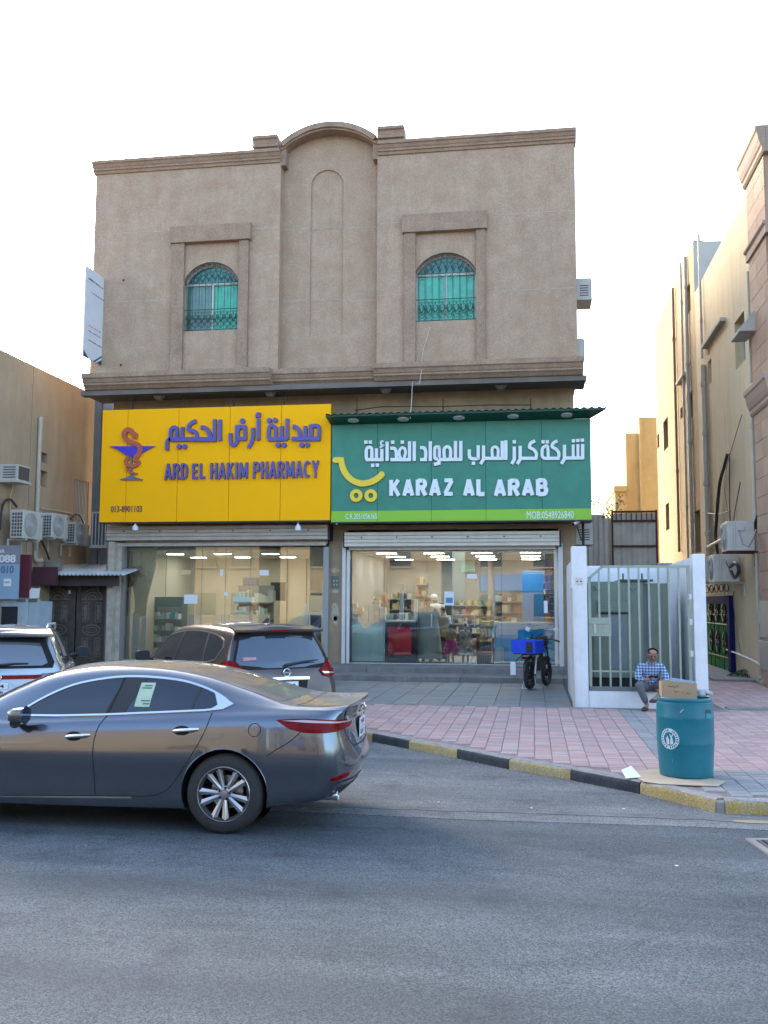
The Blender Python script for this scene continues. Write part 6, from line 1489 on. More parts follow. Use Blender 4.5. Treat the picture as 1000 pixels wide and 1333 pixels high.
# red wooden rack by the door, cans and green crate
G2_ = 25.7
t = thing('display_rack', 'red display rack with two shelves right of the grocery door', 'rack', (X(632, 860, G2_), G2_, ZG))
x0, x1 = X(621.5, 840, G2_), X(641.5, 840, G2_); z1 = Z(632, 830, G2_); M_rr = mat('dull_red_rack', (0.30, 0.07, 0.07), 0.5)
for z in (ZG+0.01, (ZG+z1)/2, z1-0.03): part('shelf_board', MB().box((x0, G2_, z), (x1, G2_+0.35, z+0.03)), M_rr, t)
for x in (x0-0.02, x1): part('side_panel', MB().box((x, G2_, ZG+0.01), (x+0.02, G2_+0.35, z1)), M_rr, t)
g = MB()
for z in (ZG+0.05, (ZG+z1)/2+0.035):
    x = x0+0.01
    while x < x1-0.06: g.box((x, G2_+0.05, z), (x+0.05, G2_+0.25, z+0.2)); x += 0.06
part('dark_packets', g, mat('dark_packet', (0.06, 0.055, 0.07), 0.4), t)
for k in range(3):
    p = atY(628+k*4.6, 829, G2_+0.12); tag(part('drink_tin', MB().lathe([(0.035, 0), (0.04, 0.01), (0.04, 0.22), (0.032, 0.23)], (p.x, p.y, z1+0.001), 12, caps=True), [mat('cream_tin', (0.6, 0.55, 0.35), 0.4), mat('pale_tin', (0.55, 0.6, 0.5), 0.4), M_lw][k], smooth=40), ['cream tall tin on the red rack', 'pale green tall tin in the middle on the red rack', 'white tall tin at the right on the red rack'][k], 'tin')
at_box('green_crate', 624, 809, 641, 818, G2_+0.1, 0.4, mat('green_crate', (0.02, 0.17, 0.06), 0.5), 'green plastic crate above the red rack', 'crate')
p = atY(618, 838, G2_); tag(part('ball', MB().sphere((p.x, p.y+0.2, p.z), 0.14, 14, 10), mat('tan_ball', (0.40, 0.25, 0.14), 0.5), smooth=80), 'tan round sack at the left of the red rack', 'sack')
# blue chest freezer
t = thing('chest_freezer', 'bright blue chest freezer with a splash print behind the motorbike', 'freezer', (X(682, 860, G2_), G2_, ZG))
fx0, fx1 = X(643.5, 840, G2_), X(721, 840, G2_); fz1 = Z(682, 812.5, G2_)
def freezer_mat():
    m = mat('blue_splash_print', (0.01, 0.24, 0.50), 0.25)
    n = m.node_tree.nodes; l = m.node_tree.links; b = n['Principled BSDF']
    tc = n.new('ShaderNodeTexCoord'); mp = n.new('ShaderNodeMapping'); mp.inputs['Location'].default_value = (-0.15, 0, -0.55); mp.inputs['Scale'].default_value = (1.0, 0.001, 1.5); l.new(tc.outputs['Object'], mp.inputs[0])
    ln = n.new('ShaderNodeVectorMath'); ln.operation = 'LENGTH'; l.new(mp.outputs[0], ln.inputs[0])
    ns_ = n.new('ShaderNodeTexNoise'); ns_.inputs['Scale'].default_value = 7; ns_.inputs['Detail'].default_value = 5; l.new(tc.outputs['Object'], ns_.inputs['Vector'])
    ad = n.new('ShaderNodeMath'); ad.operation = 'MULTIPLY_ADD'; ad.inputs[1].default_value = 0.45; l.new(ns_.outputs['Fac'], ad.inputs[0]); l.new(ln.outputs['Value'], ad.inputs[2])
    cr_ = n.new('ShaderNodeValToRGB'); e = cr_.color_ramp.elements; e[0].position = 0.35; e[0].color = (0.75, 0.85, 0.9, 1); e[1].position = 0.95; e[1].color = (0.0, 0.36, 0.80, 1)
    q = e.new(0.6); q.color = (0.04, 0.58, 0.82, 1); l.new(ad.outputs[0], cr_.inputs[0]); l.new(cr_.outputs[0], b.inputs['Base Color']); return m
part('freezer_body', MB().box((fx0, G2_, ZG+0.08), (fx1, G2_+0.65, fz1)), freezer_mat(), t, bevel=0.012)
part('lid', MB().box((fx0-0.01, G2_-0.01, fz1+0.001), (fx1+0.01, G2_+0.66, fz1+0.05)), mat('pale_blue_lid', (0.35, 0.58, 0.68), 0.3), t, bevel=0.01)
g = MB()
for i in range(26): x = fx0+0.12+i*0.045; g.box((x, G2_-0.006, fz1-0.13), (x+0.02, G2_-0.0005, fz1-0.03))
part('icicle_print', g, mat('pale_cyan_print', (0.08, 0.45, 0.65), 0.3), t)
g = MB().box((X(645, 850, G2_), G2_-0.008, Z(648, 861, G2_)), (X(656, 850, G2_), G2_-0.001, Z(648, 843, G2_))); part('price_label', g, mat('pale_label', (0.5, 0.6, 0.6), 0.4), t)
g = MB(); random.seed(14); c0 = (X(700, 835, G2_), Z(700, 835, G2_))
for k in range(9):
    a = k*0.7; pts = [(c0[0]+math.cos(a)*r_*0.9+0.1*math.sin(r_*9+k), c0[1]+math.sin(a)*r_*0.45+0.05*math.cos(r_*8)) for r_ in (0.12, 0.25, 0.4, 0.52)]
    stroke_poly(g, pts, 0.035, G2_-0.007-0.0005*k, G2_-0.001)
part('splash_print', g, mat('navy_splash', (0.02, 0.04, 0.12), 0.3), t)
# snack strips hanging at the right
random.seed(17)
for k in range(3):
    x = X(712+k*3.6, 720, 25.8); t = thing('snack_strip', ['strip of hanging snack bags, innermost at the right of the grocery window', 'middle strip of hanging snack bags at the right of the grocery window', 'strip of hanging snack bags nearest the right frame of the grocery window'][k], 'snacks', (x, 25.8, 3.4), 0, 'strips of snack bags')
    for j in range(11): part('bag', MB().box((x-0.055, 25.8-0.02*random.random(), 3.3-j*0.19-0.17), (x+0.055, 25.86, 3.3-j*0.19), Matrix.Rotation(0, 4, 'Z')), random.choice(CC[:3]+[mat('pink_bag', (0.45, 0.16, 0.2), 0.4)]), t, bevel=0.01)
# --- pharmacy
def curtain(a, c, ttop, tbot, Y, label, gather=True, m=None):
    m = m or mat('cream_curtain', (0.82, 0.72, 0.54), 0.85, var=0.15, vscale=3)
    mb = MB(); nu, nv = 60, 16; z1, z0 = Z((a+c)/2, ttop, Y), Z((a+c)/2, tbot, Y); x0, x1 = X(a, 780, Y), X(c, 780, Y); cx = (x0+x1)/2
    for j in range(nv+1):
        f = j/nv; wd = 1-0.55*math.sin(min(1, f*1.15)*math.pi/2)**3 if gather else 1-0.15*f
        for i in range(nu+1):
            u = i/nu; x = cx+(x0+(x1-x0)*u-cx)*wd; mb.v.append((x, Y+0.05*math.sin(u*math.pi*2*9+0.6*math.sin(f*3)), z1+(z0-z1)*f))
    for j in range(nv):
        for i in range(nu): k = j*(nu+1)+i; mb.f.append((k, k+1, k+nu+2, k+nu+1))
    return tag(part('curtain', mb, m, smooth=80, recalc=False), label, 'curtain')
P1_ = 25.8
curtain(165, 203, 712, 802, P1_, 'cream curtain gathered low at the left of the pharmacy window')
curtain(402, 421, 712, 775, P1_, 'cream curtain at the right end of the pharmacy window', False)
curtain(404, 419, 800, 862, P1_, 'brown cloth hanging at the right end of the pharmacy window', False, mat('brown_cloth', (0.12, 0.07, 0.06), 0.9, var=0.2))
for k, (a, c, tt) in enumerate(((163, 168.5, 802), (172, 181, 798), (184, 190, 804))):
    at_box('foam_board', a, tt, c, 861, P1_-0.12, 0.06, mat('pale_grey_board', (0.5, 0.5, 0.49), 0.7), ['narrow pale board leaning at the far left in the pharmacy window', 'wide pale board in the pharmacy window under the curtain', 'pale board nearest the glass jars in the pharmacy window'][k], 'board', group='boards standing in the pharmacy window')
at_box('white_board', 396, 786, 401, 858, P1_, 0.05, M_paper, 'tall white strip board at the right in the pharmacy window', 'board')
at_box('wall_cabinet', 192, 777, 236, 860, 27.5, 0.5, mat('dark_teal_cabinet', (0.05, 0.10, 0.11), 0.3), 'dark teal cabinet at the left of the pharmacy', 'cabinet')
random.seed(31)
Wd_ = [mat('pill_box_%s' % n_, c, 0.5) for n_, c in (('white', (0.62, 0.62, 0.6)), ('cream', (0.55, 0.5, 0.4)), ('green', (0.35, 0.48, 0.4)), ('grey', (0.3, 0.32, 0.33)))]
shelf_unit(305, 352, 762, 28.2, 'medicine shelf behind the pharmacy counter', Wd_, n=4)
shelf_unit(200, 232, 790, 26.6, 'low glass shelf of medicines near the pharmacy window', Wd_+[mat('turquoise_box', (0.03, 0.35, 0.38), 0.4)], n=4, depth=0.3)
t = thing('pharmacy_counter', 'pharmacy counter with a dark front behind the glass door', 'counter', (X(330, 860, 27.2), 27.2, ZG))
part('front', MB().box((X(238, 830, 27.2), 27.2, ZG), (X(395, 830, 27.2), 27.7, Z(320, 818, 27.2))), mat('counter_blue_grey', (0.10, 0.13, 0.15), 0.3), t, bevel=0.01)
part('counter_top', MB().box((X(236, 830, 27.2), 27.15, Z(320, 818, 27.2)+0.001), (X(397, 830, 27.2), 27.75, Z(320, 816, 27.2))), M_steel, t)
z_ = Z(320, 816, 27.2)+0.002
for k, (a, c, t0, col) in enumerate(((306, 325, 796, 0), (328, 350, 800, 1), (308, 318, 806, 2), (322, 344, 808, 3), (240, 256, 800, 3))):
    x0, x1 = X(a, 800, 27.3), X(c, 800, 27.3); at_ = 27.25+0.1*k; tag(bx('medicine_carton', (x0, at_, z_), (x1, at_+0.08, Z((a+c)/2, t0, 27.3)), Wd_[col], None, bevel=0.005), ['white carton on the pharmacy counter near the door handles', 'cream carton on the pharmacy counter', 'small green carton on the pharmacy counter', 'low grey carton on the pharmacy counter', 'grey carton at the left end of the pharmacy counter'][k], 'carton')
at_box('monitor', 352, 758, 371, 782, 28.6, 0.08, M_black, 'dark wall screen inside the pharmacy', 'screen')
at_box('blue_cabinet', 316, 752, 334, 776, 29.6, 0.3, mat('slate_blue', (0.05, 0.06, 0.11), 0.5), 'slate blue cabinet on the pharmacy back wall', 'cabinet')
# panel lines on the cream pharmacy back wall
for q in (373, 398): tag(bx('wall_trim', (X(q, 760, 30.4), 30.44, ZG), (X(q, 760, 30.4)+0.03, 30.49, 3.68), M_bp, None), 'thin vertical trim on the pharmacy back wall at its %s' % ('middle' if q == 373 else 'right'), 'trim')

# ------------------------------------------------------------------ green plastic drum with rubbish, cardboard
dc = atZ(895.5, 1012, PZ); DX, DY = dc.x, dc.y+0.1
M_drum = mat('teal_plastic_drum', (0.0, 0.125, 0.175), 0.38, var=0.3, vscale=4, col2=(0.006, 0.165, 0.205), bump=0.08, streak=0.12, fine=0.05)
rim = atY(895, 907, DY); dh = rim.z-PZ-0.01
dr_ = thing('plastic_drum', 'big teal plastic drum with a white round emblem standing on the kerb corner', 'drum', (DX, DY, PZ+0.012))
R0 = (X(933, 950, DY)-X(857, 950, DY))/2*0.985
prof = [(0.001, 0.0), (R0*0.88, 0.0), (R0*0.915, 0.006), (R0*0.93, 0.03), (R0*0.935, 0.05), (R0*0.955, 0.15), (R0*0.985, 0.30), (R0*0.992, 0.335), (R0*1.004, 0.345), (R0*0.997, 0.36), (R0, 0.45), (R0*0.999, 0.60), (R0*1.006, 0.612), (R0*0.996, 0.628), (R0*0.97, 0.76), (R0*0.93, dh-0.055), (R0*0.925, dh-0.045), (R0*0.95, dh-0.035), (R0*0.955, dh-0.012), (R0*0.93, dh), (R0*0.89, dh-0.004), (R0*0.88, dh-0.06), (R0*0.90, 0.5), (R0*0.88, 0.03), (0.001, 0.02)]
part('drum_shell', MB().lathe(prof, (0, 0, 0), 72), M_drum, dr_, smooth=45, local=True, recalc=False)
bvh_r = lambda z: next((prof[i][0]+(prof[i+1][0]-prof[i][0])*(z-prof[i][1])/(prof[i+1][1]-prof[i][1]) for i in range(3, 15) if prof[i][1] <= z <= prof[i+1][1]), R0)
def on_drum(a, z, off=0.0): r = bvh_r(z)+off; return Vector((r*math.sin(a), -r*math.cos(a), z))
def drum_decal(shape_holes, name, m, off, z0, a0):
    """2D shapes (u: metres along the surface, v: metres up) wrapped on the drum"""
    out, hs = shape_holes; mb = MB(); loops = [out]+list(hs)
    tri = geometry.tessellate_polygon([[Vector((u, v, 0)) for u, v in lp] for lp in loops]); flat = [p for lp in loops for p in lp]
    b = bmesh.new(); vs = [b.verts.new((u, v, 0)) for u, v in flat]
    for q in tri:
        try: b.faces.new([vs[i] for i in q])
        except ValueError: pass
    for k in range(-8, 9):
        gm = b.verts[:]+b.edges[:]+b.faces[:]; bmesh.ops.bisect_plane(b, geom=gm, plane_co=(k*0.025, 0, 0), plane_no=(1, 0, 0))
        gm = b.verts[:]+b.edges[:]+b.faces[:]; bmesh.ops.bisect_plane(b, geom=gm, plane_co=(0, k*0.025, 0), plane_no=(0, 1, 0))
    b.verts.index_update(); mb.v = [tuple(on_drum(a0+v.co.x/R0, z0+v.co.y, off)) for v in b.verts]; mb.f = [tuple(v.index for v in f.verts) for f in b.faces]; b.free()
    return part(name, mb, m, dr_, local=True)
circ = lambda r, n=36, cx=0, cy=0: [(cx+r*math.cos(2*math.pi*i/n), cy+r*math.sin(2*math.pi*i/n)) for i in range(n)]
aE = R(-49+8); zE = Z(871, 963, DY-R0)-PZ-0.012
M_emb = mat('white_emblem_print', (0.62, 0.72, 0.72), 0.5, var=0.25, vscale=25); M_embd = mat('teal_emblem_ground', (0.0, 0.10, 0.12), 0.5)
drum_decal((circ(0.108), [circ(0.070)]), 'emblem_ring', M_emb, 0.003, zE, aE)
drum_decal(([(-0.03, -0.055), (0.0, -0.06), (0.0, -0.01), (-0.012, 0.01), (-0.02, 0.03), (-0.04, 0.0)], []), 'emblem_figure', M_emb, 0.003, zE, aE)
drum_decal(([(0.01, -0.06), (0.045, -0.05), (0.04, 0.0), (0.03, 0.02), (0.05, 0.05), (0.035, 0.05), (0.022, 0.03), (0.008, 0.05), (0.0, 0.05), (0.015, 0.015)], []), 'emblem_figure', M_emb, 0.003, zE, aE)
for k in range(22):
    a = 2*math.pi*k/22; 
    if k % 11 == 5: continue
    c = (0.089*math.cos(a), 0.089*math.sin(a)); t_ = (-math.sin(a)*0.007, math.cos(a)*0.007); n__ = (math.cos(a)*0.009, math.sin(a)*0.009)
    drum_decal(([(c[0]-t_[0]-n__[0], c[1]-t_[1]-n__[1]), (c[0]+t_[0]-n__[0], c[1]+t_[1]-n__[1]), (c[0]+t_[0]*(0.3 if k % 3 else 1)+n__[0], c[1]+t_[1]*(0.3 if k % 3 else 1)+n__[1]), (c[0]-t_[0]+n__[0], c[1]-t_[1]+n__[1])], []), 'ring_lettering', M_embd, 0.005, zE, aE)
aH = R(46)
drum_decal(([(-0.055, -0.06), (0.05, -0.06), (0.055, 0.02), (0.04, 0.035), (-0.05, 0.035)], []), 'recess_shade_patch', mat('dark_teal_recess_shade', (0.0, 0.05, 0.06), 0.5), 0.002, dh-0.15, aH)  # no hollow modelled; its shade is put into a darker teal patch
drum_decal(([(-0.05, -0.055), (0.048, -0.055), (0.048, -0.01), (-0.045, 0.0)], []), 'handle_scuff', mat('pale_scuff', (0.03, 0.30, 0.33), 0.6, var=0.4, vscale=30), 0.004, dh-0.15, aH)
drum_decal(([(-0.02, 0.0), (-0.012, 0.0), (0.02, 0.035), (0.012, 0.035)], []), 'scratch', M_emb, 0.003, 0.68, R(-14)); drum_decal(([(0, 0), (0.01, -0.01), (0.02, 0.03), (0.008, 0.04)], []), 'scratch', mat('pale_scuff', (0.03, 0.30, 0.33)), 0.003, 0.16, R(-38))
part('rubbish_fill', MB().lathe([(0.001, dh-0.14), (R0*0.5, dh-0.11), (R0*0.885, dh-0.13)], (0, 0, 0), 24), mat('dark_rubbish', (0.03, 0.03, 0.03), 0.9, var=0.5, vscale=20, bump=0.5), dr_, local=True)
# cardboard box standing in the drum with handwriting
Yc = DY-0.02
cbx = thing('cardboard_box', 'brown cardboard box with faint marker writing sticking out of the teal drum', 'box', (X(885, 900, Yc), Yc, PZ+dh-0.1))
b0, b1 = X(861.5, 895, Yc), X(907.5, 895, Yc); bz1 = Z(885, 887, Yc); bz0 = PZ+dh-0.1
part('front_panel', MB().prism([(b0, Yc, bz0), (b1, Yc, bz0), (b1, Yc, bz1-0.02), (b0+0.0, Yc, bz1+0.012)], (), (0, 0.006, 0)), M_card, cbx)
part('side_panel', MB().box((b0, Yc+0.0065, bz0), (b0+0.006, Yc+0.22, bz1-0.01)), M_card, cbx); part('side_panel', MB().box((b1-0.006, Yc+0.0065, bz0), (b1, Yc+0.22, bz1-0.03)), M_card, cbx)
part('back_panel', MB().box((b0+0.0065, Yc+0.2, bz0), (b1-0.0065, Yc+0.206, bz1-0.01)), M_card, cbx)
random.seed(8)
def scrib(x0, x1, z, seed):
    random.seed(seed); g = MB(); x = x0; pts = []
    while x < x1: pts.append((x, z+random.uniform(-.010, .012))); x += 0.009
    stroke_poly(g, pts, 0.004, Yc-0.0025, Yc-0.0005); part('handwriting', g, mat('marker_ink', (0.08, 0.05, 0.03), 0.7), cbx)
L_ = b1-b0
scrib(b0+L_*0.16, b0+L_*0.50, bz1-0.055, 1); scrib(b0+L_*0.33, b0+L_*0.52, bz1-0.11, 2); scrib(b0+L_*0.57, b0+L_*0.64, bz1-0.115, 3); scrib(b0+L_*0.70, b0+L_*0.84, bz1-0.12, 4)
mb = MB(); s0 = atY(873, 882, Yc+0.1); s1 = atY(905, 887, Yc+0.1)
mb.prism([(s0.x, Yc+0.08, bz0), (s1.x, Yc+0.08, bz0), (s1.x, Yc+0.1, s1.z), (s0.x, Yc+0.1, s0.z)], (), (0, 0.02, 0))
tag(part('blue_packet', mb, mat('pale_blue_plastic', (0.25, 0.42, 0.56), 0.35, var=0.25)), 'pale blue plastic packet behind the cardboard box in the drum', 'packet')
mb = MB(); random.seed(12)
for k in range(5):
    c = Vector((X(912+k*3, 903, Yc), Yc+random.uniform(0, .1), Z(912, 904, Yc)+random.uniform(0, .03))); mb.sphere(c, 0.035, 7, 5, (1, .8, random.uniform(.6, 1.3)))
tag(part('crumpled_litter', mb, mat('white_litter', (0.5, 0.55, 0.58), 0.6, var=0.4, vscale=30)), 'crumpled white litter at the right rim of the drum', 'litter')
# flattened cardboard under the drum
z = PZ+0.004
def flat(pts, zz, th=0.005): 
    q = [atZ(a, b, zz) for a, b in pts]; return MB().prism([(p.x, p.y, zz) for p in q], (), (0, 0, th))
tag(part('flattened_cardboard', flat([(815, 1004), (858, 1001.5), (880, 1003), (945, 1018), (935, 1024), (860, 1021), (838, 1018)], z), mat('pale_cardboard', (0.52, 0.40, 0.27), 0.9, var=0.15, vscale=6, bump=0.1)), 'flattened pale cardboard lying under the drum', 'cardboard')
mb = MB(); q = [atZ(809, 1007, z+0.01), atZ(822, 1003, z+0.01), atZ(835, 1013, z), atZ(815, 1014, z)]
mb.add([(q[0].x, q[0].y, z+0.05), (q[1].x, q[1].y, z+0.06), (q[2].x, q[2].y, z+0.012), (q[3].x, q[3].y, z+0.006)], [(0, 1, 2, 3)]); o = part('folded_paper', mb, M_paper); o.modifiers.new('thickness', 'SOLIDIFY').thickness = 0.003
tag(o, 'folded pale flap of paper at the left end of the flattened cardboard', 'paper')
# small litter on the road and pavement
random.seed(3)
for k, (a, b, lab) in enumerate(((571, 1044, 'small white crumb of litter on the gutter line left of centre'), (692, 1052, 'small white crumb of litter on the gutter line'), (812, 1053, 'whitish crumb of litter on the gutter line near the drum'), (881, 1127, 'tiny scrap of paper on the road below the drum'))):
    p = atZ(a, b, 0.01); mb = MB().sphere((p.x, p.y, 0.011), 0.012, 6, 4, (1.2, 0.8, 0.4)); tag(part('litter_scrap', mb, M_paper), lab, 'litter')
# low shrub mound by the right wall
random.seed(6)
mb = MB(); c = atZ(985, 882, PZ+0.02)
for k in range(3000):
    a, r_ = random.uniform(0, 6.283), random.random()**0.6; x = c.x+math.cos(a)*r_*0.75; y = c.y+math.sin(a)*r_*0.6; h = PZ+0.24*(1-r_**2)*random.random()+0.01
    d = Vector((random.uniform(-1, 1), random.uniform(-1, 1), random.uniform(0, 1))).normalized()*0.045; e = Vector((random.uniform(-1, 1), random.uniform(-1, 1), random.uniform(-.5, .5)))*0.016
    p = Vector((x, y, h)); mb.add([p, p+d*0.5+e, p+d, p+d*0.5-e], [(0, 1, 2, 3)])
tag(part('low_shrub', mb, mat('dark_grass_green', (0.05, 0.095, 0.03), 0.8, var=0.4, vscale=10), recalc=False), 'low dark green clump of plants at the foot of the right wall', 'plant')
# rubble edge stone strip right of enclosure
tag(bx('stone_curb', (3.35, 17.75, PZ-0.01), (5.2, 18.05, PZ+0.035), M_conc, None, bevel=0.02), 'low rough concrete strip right of the white enclosure', 'curb')

# ------------------------------------------------------------------ buildings and palm across the street (behind the camera; seen in the window and paint reflections)
ob_ = thing('opposite_building', 'sunlit beige apartment building across the street behind the viewer', 'building', (-6, -14, 0))
def opp(x0, x1, y, h, m, par, nwin, floors):
    part('wall', MB().box((x0, y-9, 0), (x1, y, h)), m, par)
    part('cornice', MB().box((x0-0.1, y-9.1, h), (x1+0.1, y+0.25, h+0.35)), M_trim, par)
    for f in range(floors):
        for i in range(nwin):
            x = x0+(x1-x0)*(i+0.5)/nwin; z = 1.2+f*3.3
            w = part('window', MB().box((x-0.7, y+0.003, z), (x+0.7, y+0.06, z+1.5)), mat('dark_window_glass', (0.015, 0.02, 0.03), 0.08), par)
            part('sill', MB().box((x-0.8, y+0.003, z-0.12), (x+0.8, y+0.18, z-0.003)), M_trim, w)
M_op = mat('sunlit_beige', (0.33, 0.25, 0.155), 0.9, var=0.25, vscale=0.6, streak=0.3)
opp(-17, -6, -13, 9.5, M_op, ob_, 2, 2)
ob2 = thing('opposite_building', 'second beige building across the street behind the viewer, with blue shop fronts', 'building', (2, -14, 0)); opp(-4.5, 6, -14, 7.5, mat('tan_opposite', (0.29, 0.225, 0.15), 0.9, var=0.25, streak=0.3), ob2, 3, 2)
ob3 = thing('opposite_building', 'pale building across the street behind the viewer on the right', 'building', (14, -14, 0)); opp(8, 18, -13.5, 8.5, mat('pale_opposite', (0.34, 0.30, 0.24), 0.9, var=0.2, streak=0.3), ob3, 3, 2)
ob4 = thing('opposite_building', 'long tan building across the street behind the viewer on the left', 'building', (-28, -14, 0)); opp(-36, -18.5, -13, 8.0, mat('tan_opposite', (0.40, 0.31, 0.21)), ob4, 7, 2)
tag(bx('blue_shop_board', (-3.5, -13.99, 2.9), (1.2, -13.8, 4.0), mat('blue_board', (0.02, 0.12, 0.4), 0.4), None), 'blue shop board across the street behind the viewer', 'board')
def palm(x, y, h, label, seed):
    random.seed(seed); t = thing('palm_tree', label, 'tree', (x, y, 0)); mb = MB().tube([(x, y, 0), (x+0.15, y, h*0.5), (x+0.05, y, h)], [0.26, 0.2, 0.17], 10); part('trunk', mb, M_bp, t, smooth=60); fr = MB()
    for k in range(26):
        a = k*2.4; el = R(random.uniform(-25, 70)); L = random.uniform(1.7, 2.4); P = []; q = Vector((x+0.05, y, h))
        for i in range(9):
            P.append(q.copy()); d = Vector((math.cos(a)*math.cos(el), math.sin(a)*math.cos(el), math.sin(el))); q = q+d*(L/8); el -= R(14)
        for i in range(1, 9):
            d = (P[i]-P[i-1]).normalized(); s = d.cross(Vector((0, 0, 1))).normalized()
            for j in range(4):
                b = P[i-1]+(P[i]-P[i-1])*(j/4); wv_ = 0.42*math.sin(math.pi*(i+j/4)/9.5)+0.06
                for sg in (-1, 1):
                    tip = b+s*sg*wv_+d*0.22-Vector((0, 0, 0.12)); fr.add([b-d*0.02, b+d*0.03, tip], [(0, 1, 2)])
    part('fronds', fr, mat('palm_green', (0.07, 0.10, 0.035), 0.7, var=0.3), t, recalc=False)
palm(-2.6, -7.5, 6.2, 'palm tree across the street behind the viewer', 3); palm(3.4, -8.2, 5.0, 'shorter palm tree across the street behind the viewer', 5)
# ------------------------------------------------------------------ cars
def paint(name, col, metallic=0.7, rough=0.32, dust=0.5, dcol=(0.27, 0.245, 0.21)):
    m = bpy.data.materials.new(name); m.use_nodes = True; n = m.node_tree.nodes; l = m.node_tree.links; b = n['Principled BSDF']
    b.inputs['Base Color'].default_value = (*col, 1); b.inputs['Metallic'].default_value = metallic; b.inputs['Roughness'].default_value = rough
    b.inputs['Coat Weight'].default_value = 1.0; b.inputs['Coat Roughness'].default_value = 0.03
    tc = n.new('ShaderNodeTexCoord')
    fl = n.new('ShaderNodeTexNoise'); fl.inputs['Scale'].default_value = 900; l.new(tc.outputs['Object'], fl.inputs['Vector'])
    g = n.new('ShaderNodeNewGeometry'); sp = n.new('ShaderNodeSeparateXYZ'); l.new(g.outputs['Normal'], sp.inputs[0])
    mr = n.new('ShaderNodeMapRange'); mr.interpolation_type = 'SMOOTHSTEP'; mr.inputs[1].default_value = 0.55; mr.inputs[2].default_value = 1.0; mr.inputs[4].default_value = dust
    l.new(sp.outputs[2], mr.inputs[0])
    ns_ = n.new('ShaderNodeTexNoise'); ns_.inputs['Scale'].default_value = 3; ns_.inputs['Detail'].default_value = 8; l.new(tc.outputs['Object'], ns_.inputs['Vector'])
    m2 = n.new('ShaderNodeMapRange'); m2.inputs[1].default_value = 0.3; m2.inputs[2].default_value = 0.7; m2.inputs[3].default_value = 0.6; m2.inputs[4].default_value = 1.1; l.new(ns_.outputs['Fac'], m2.inputs[0])
    mu = n.new('ShaderNodeMath'); mu.operation = 'MULTIPLY'; l.new(mr.outputs[0], mu.inputs[0]); l.new(m2.outputs[0], mu.inputs[1])
    # thin grime everywhere, more near the sills
    sx = n.new('ShaderNodeSeparateXYZ'); l.new(tc.outputs['Object'], sx.inputs[0]); lo = n.new('ShaderNodeMapRange'); lo.inputs[1].default_value = 0.55; lo.inputs[2].default_value = 0.2; lo.inputs[3].default_value = 0.01; lo.inputs[4].default_value = 0.07; l.new(sx.outputs[2], lo.inputs[0])
    ad = n.new('ShaderNodeMath'); ad.operation = 'ADD'; ad.use_clamp = True; l.new(mu.outputs[0], ad.inputs[0])
    m3 = n.new('ShaderNodeMath'); m3.operation = 'MULTIPLY'; l.new(lo.outputs[0], m3.inputs[0]); l.new(m2.outputs[0], m3.inputs[1]); l.new(m3.outputs[0], ad.inputs[1])
    df = n.new('ShaderNodeBsdfDiffuse'); df.inputs[0].default_value = (*dcol, 1); mx = n.new('ShaderNodeMixShader')
    l.new(ad.outputs[0], mx.inputs[0]); l.new(b.outputs[0], mx.inputs[1]); l.new(df.outputs[0], mx.inputs[2]); l.new(mx.outputs[0], n['Material Output'].inputs[0])
    return m
M_tyre = mat('tyre_rubber', (0.022, 0.022, 0.022), 0.8, bump=0.2, bscale=30, var=0.4, vscale=5, col2=(0.032, 0.031, 0.03))
M_rim = mat('machined_alloy', (0.46, 0.46, 0.47), 0.3, 0.85, var=0.15, vscale=6); M_rimd = mat('dark_alloy', (0.06, 0.06, 0.065), 0.4, 0.6)
M_cglass = mat('tinted_car_glass', (0.010, 0.016, 0.026), 0.02, spec=0.7, coat=0.3)
M_chrome = mat('chrome', (0.75, 0.76, 0.78), 0.12, 1.0); M_bump = mat('black_car_plastic', (0.025, 0.025, 0.027), 0.6)
M_red = mat('red_lamp_lens', (0.27, 0.0005, 0.003), 0.2, coat=0.05, spec=0.1, var=0.6, vscale=18, col2=(0.10, 0.0, 0.003)); M_redd = mat('dark_red_lens', (0.10, 0.002, 0.004), 0.1, coat=1.0)
M_gap = mat('panel_gap', (0.005, 0.005, 0.005), 0.8)
M_plate = mat('number_plate_white', (0.72, 0.74, 0.74), 0.4)
def resample(L, sub):
    out = []; n = len(L)
    for i in range(n-1):
        a, b, c, d = L[max(i-1, 0)], L[i], L[i+1], L[min(i+2, n-1)]
        k = sub[i] if isinstance(sub, (list, tuple)) else sub
        for q in range(k): out.append((a, b, c, d, q/k))
    out.append((L[-2], L[-1], L[-1], L[-1], 0.0)); return out
def plerp(tab, z):
    if z <= tab[0][0]: return tab[0][1]
    for (a, b), (c, d) in zip(tab[:-1], tab[1:]):
        if z <= c: return b+(d-b)*(z-a)/(c-a)
    return tab[-1][1]
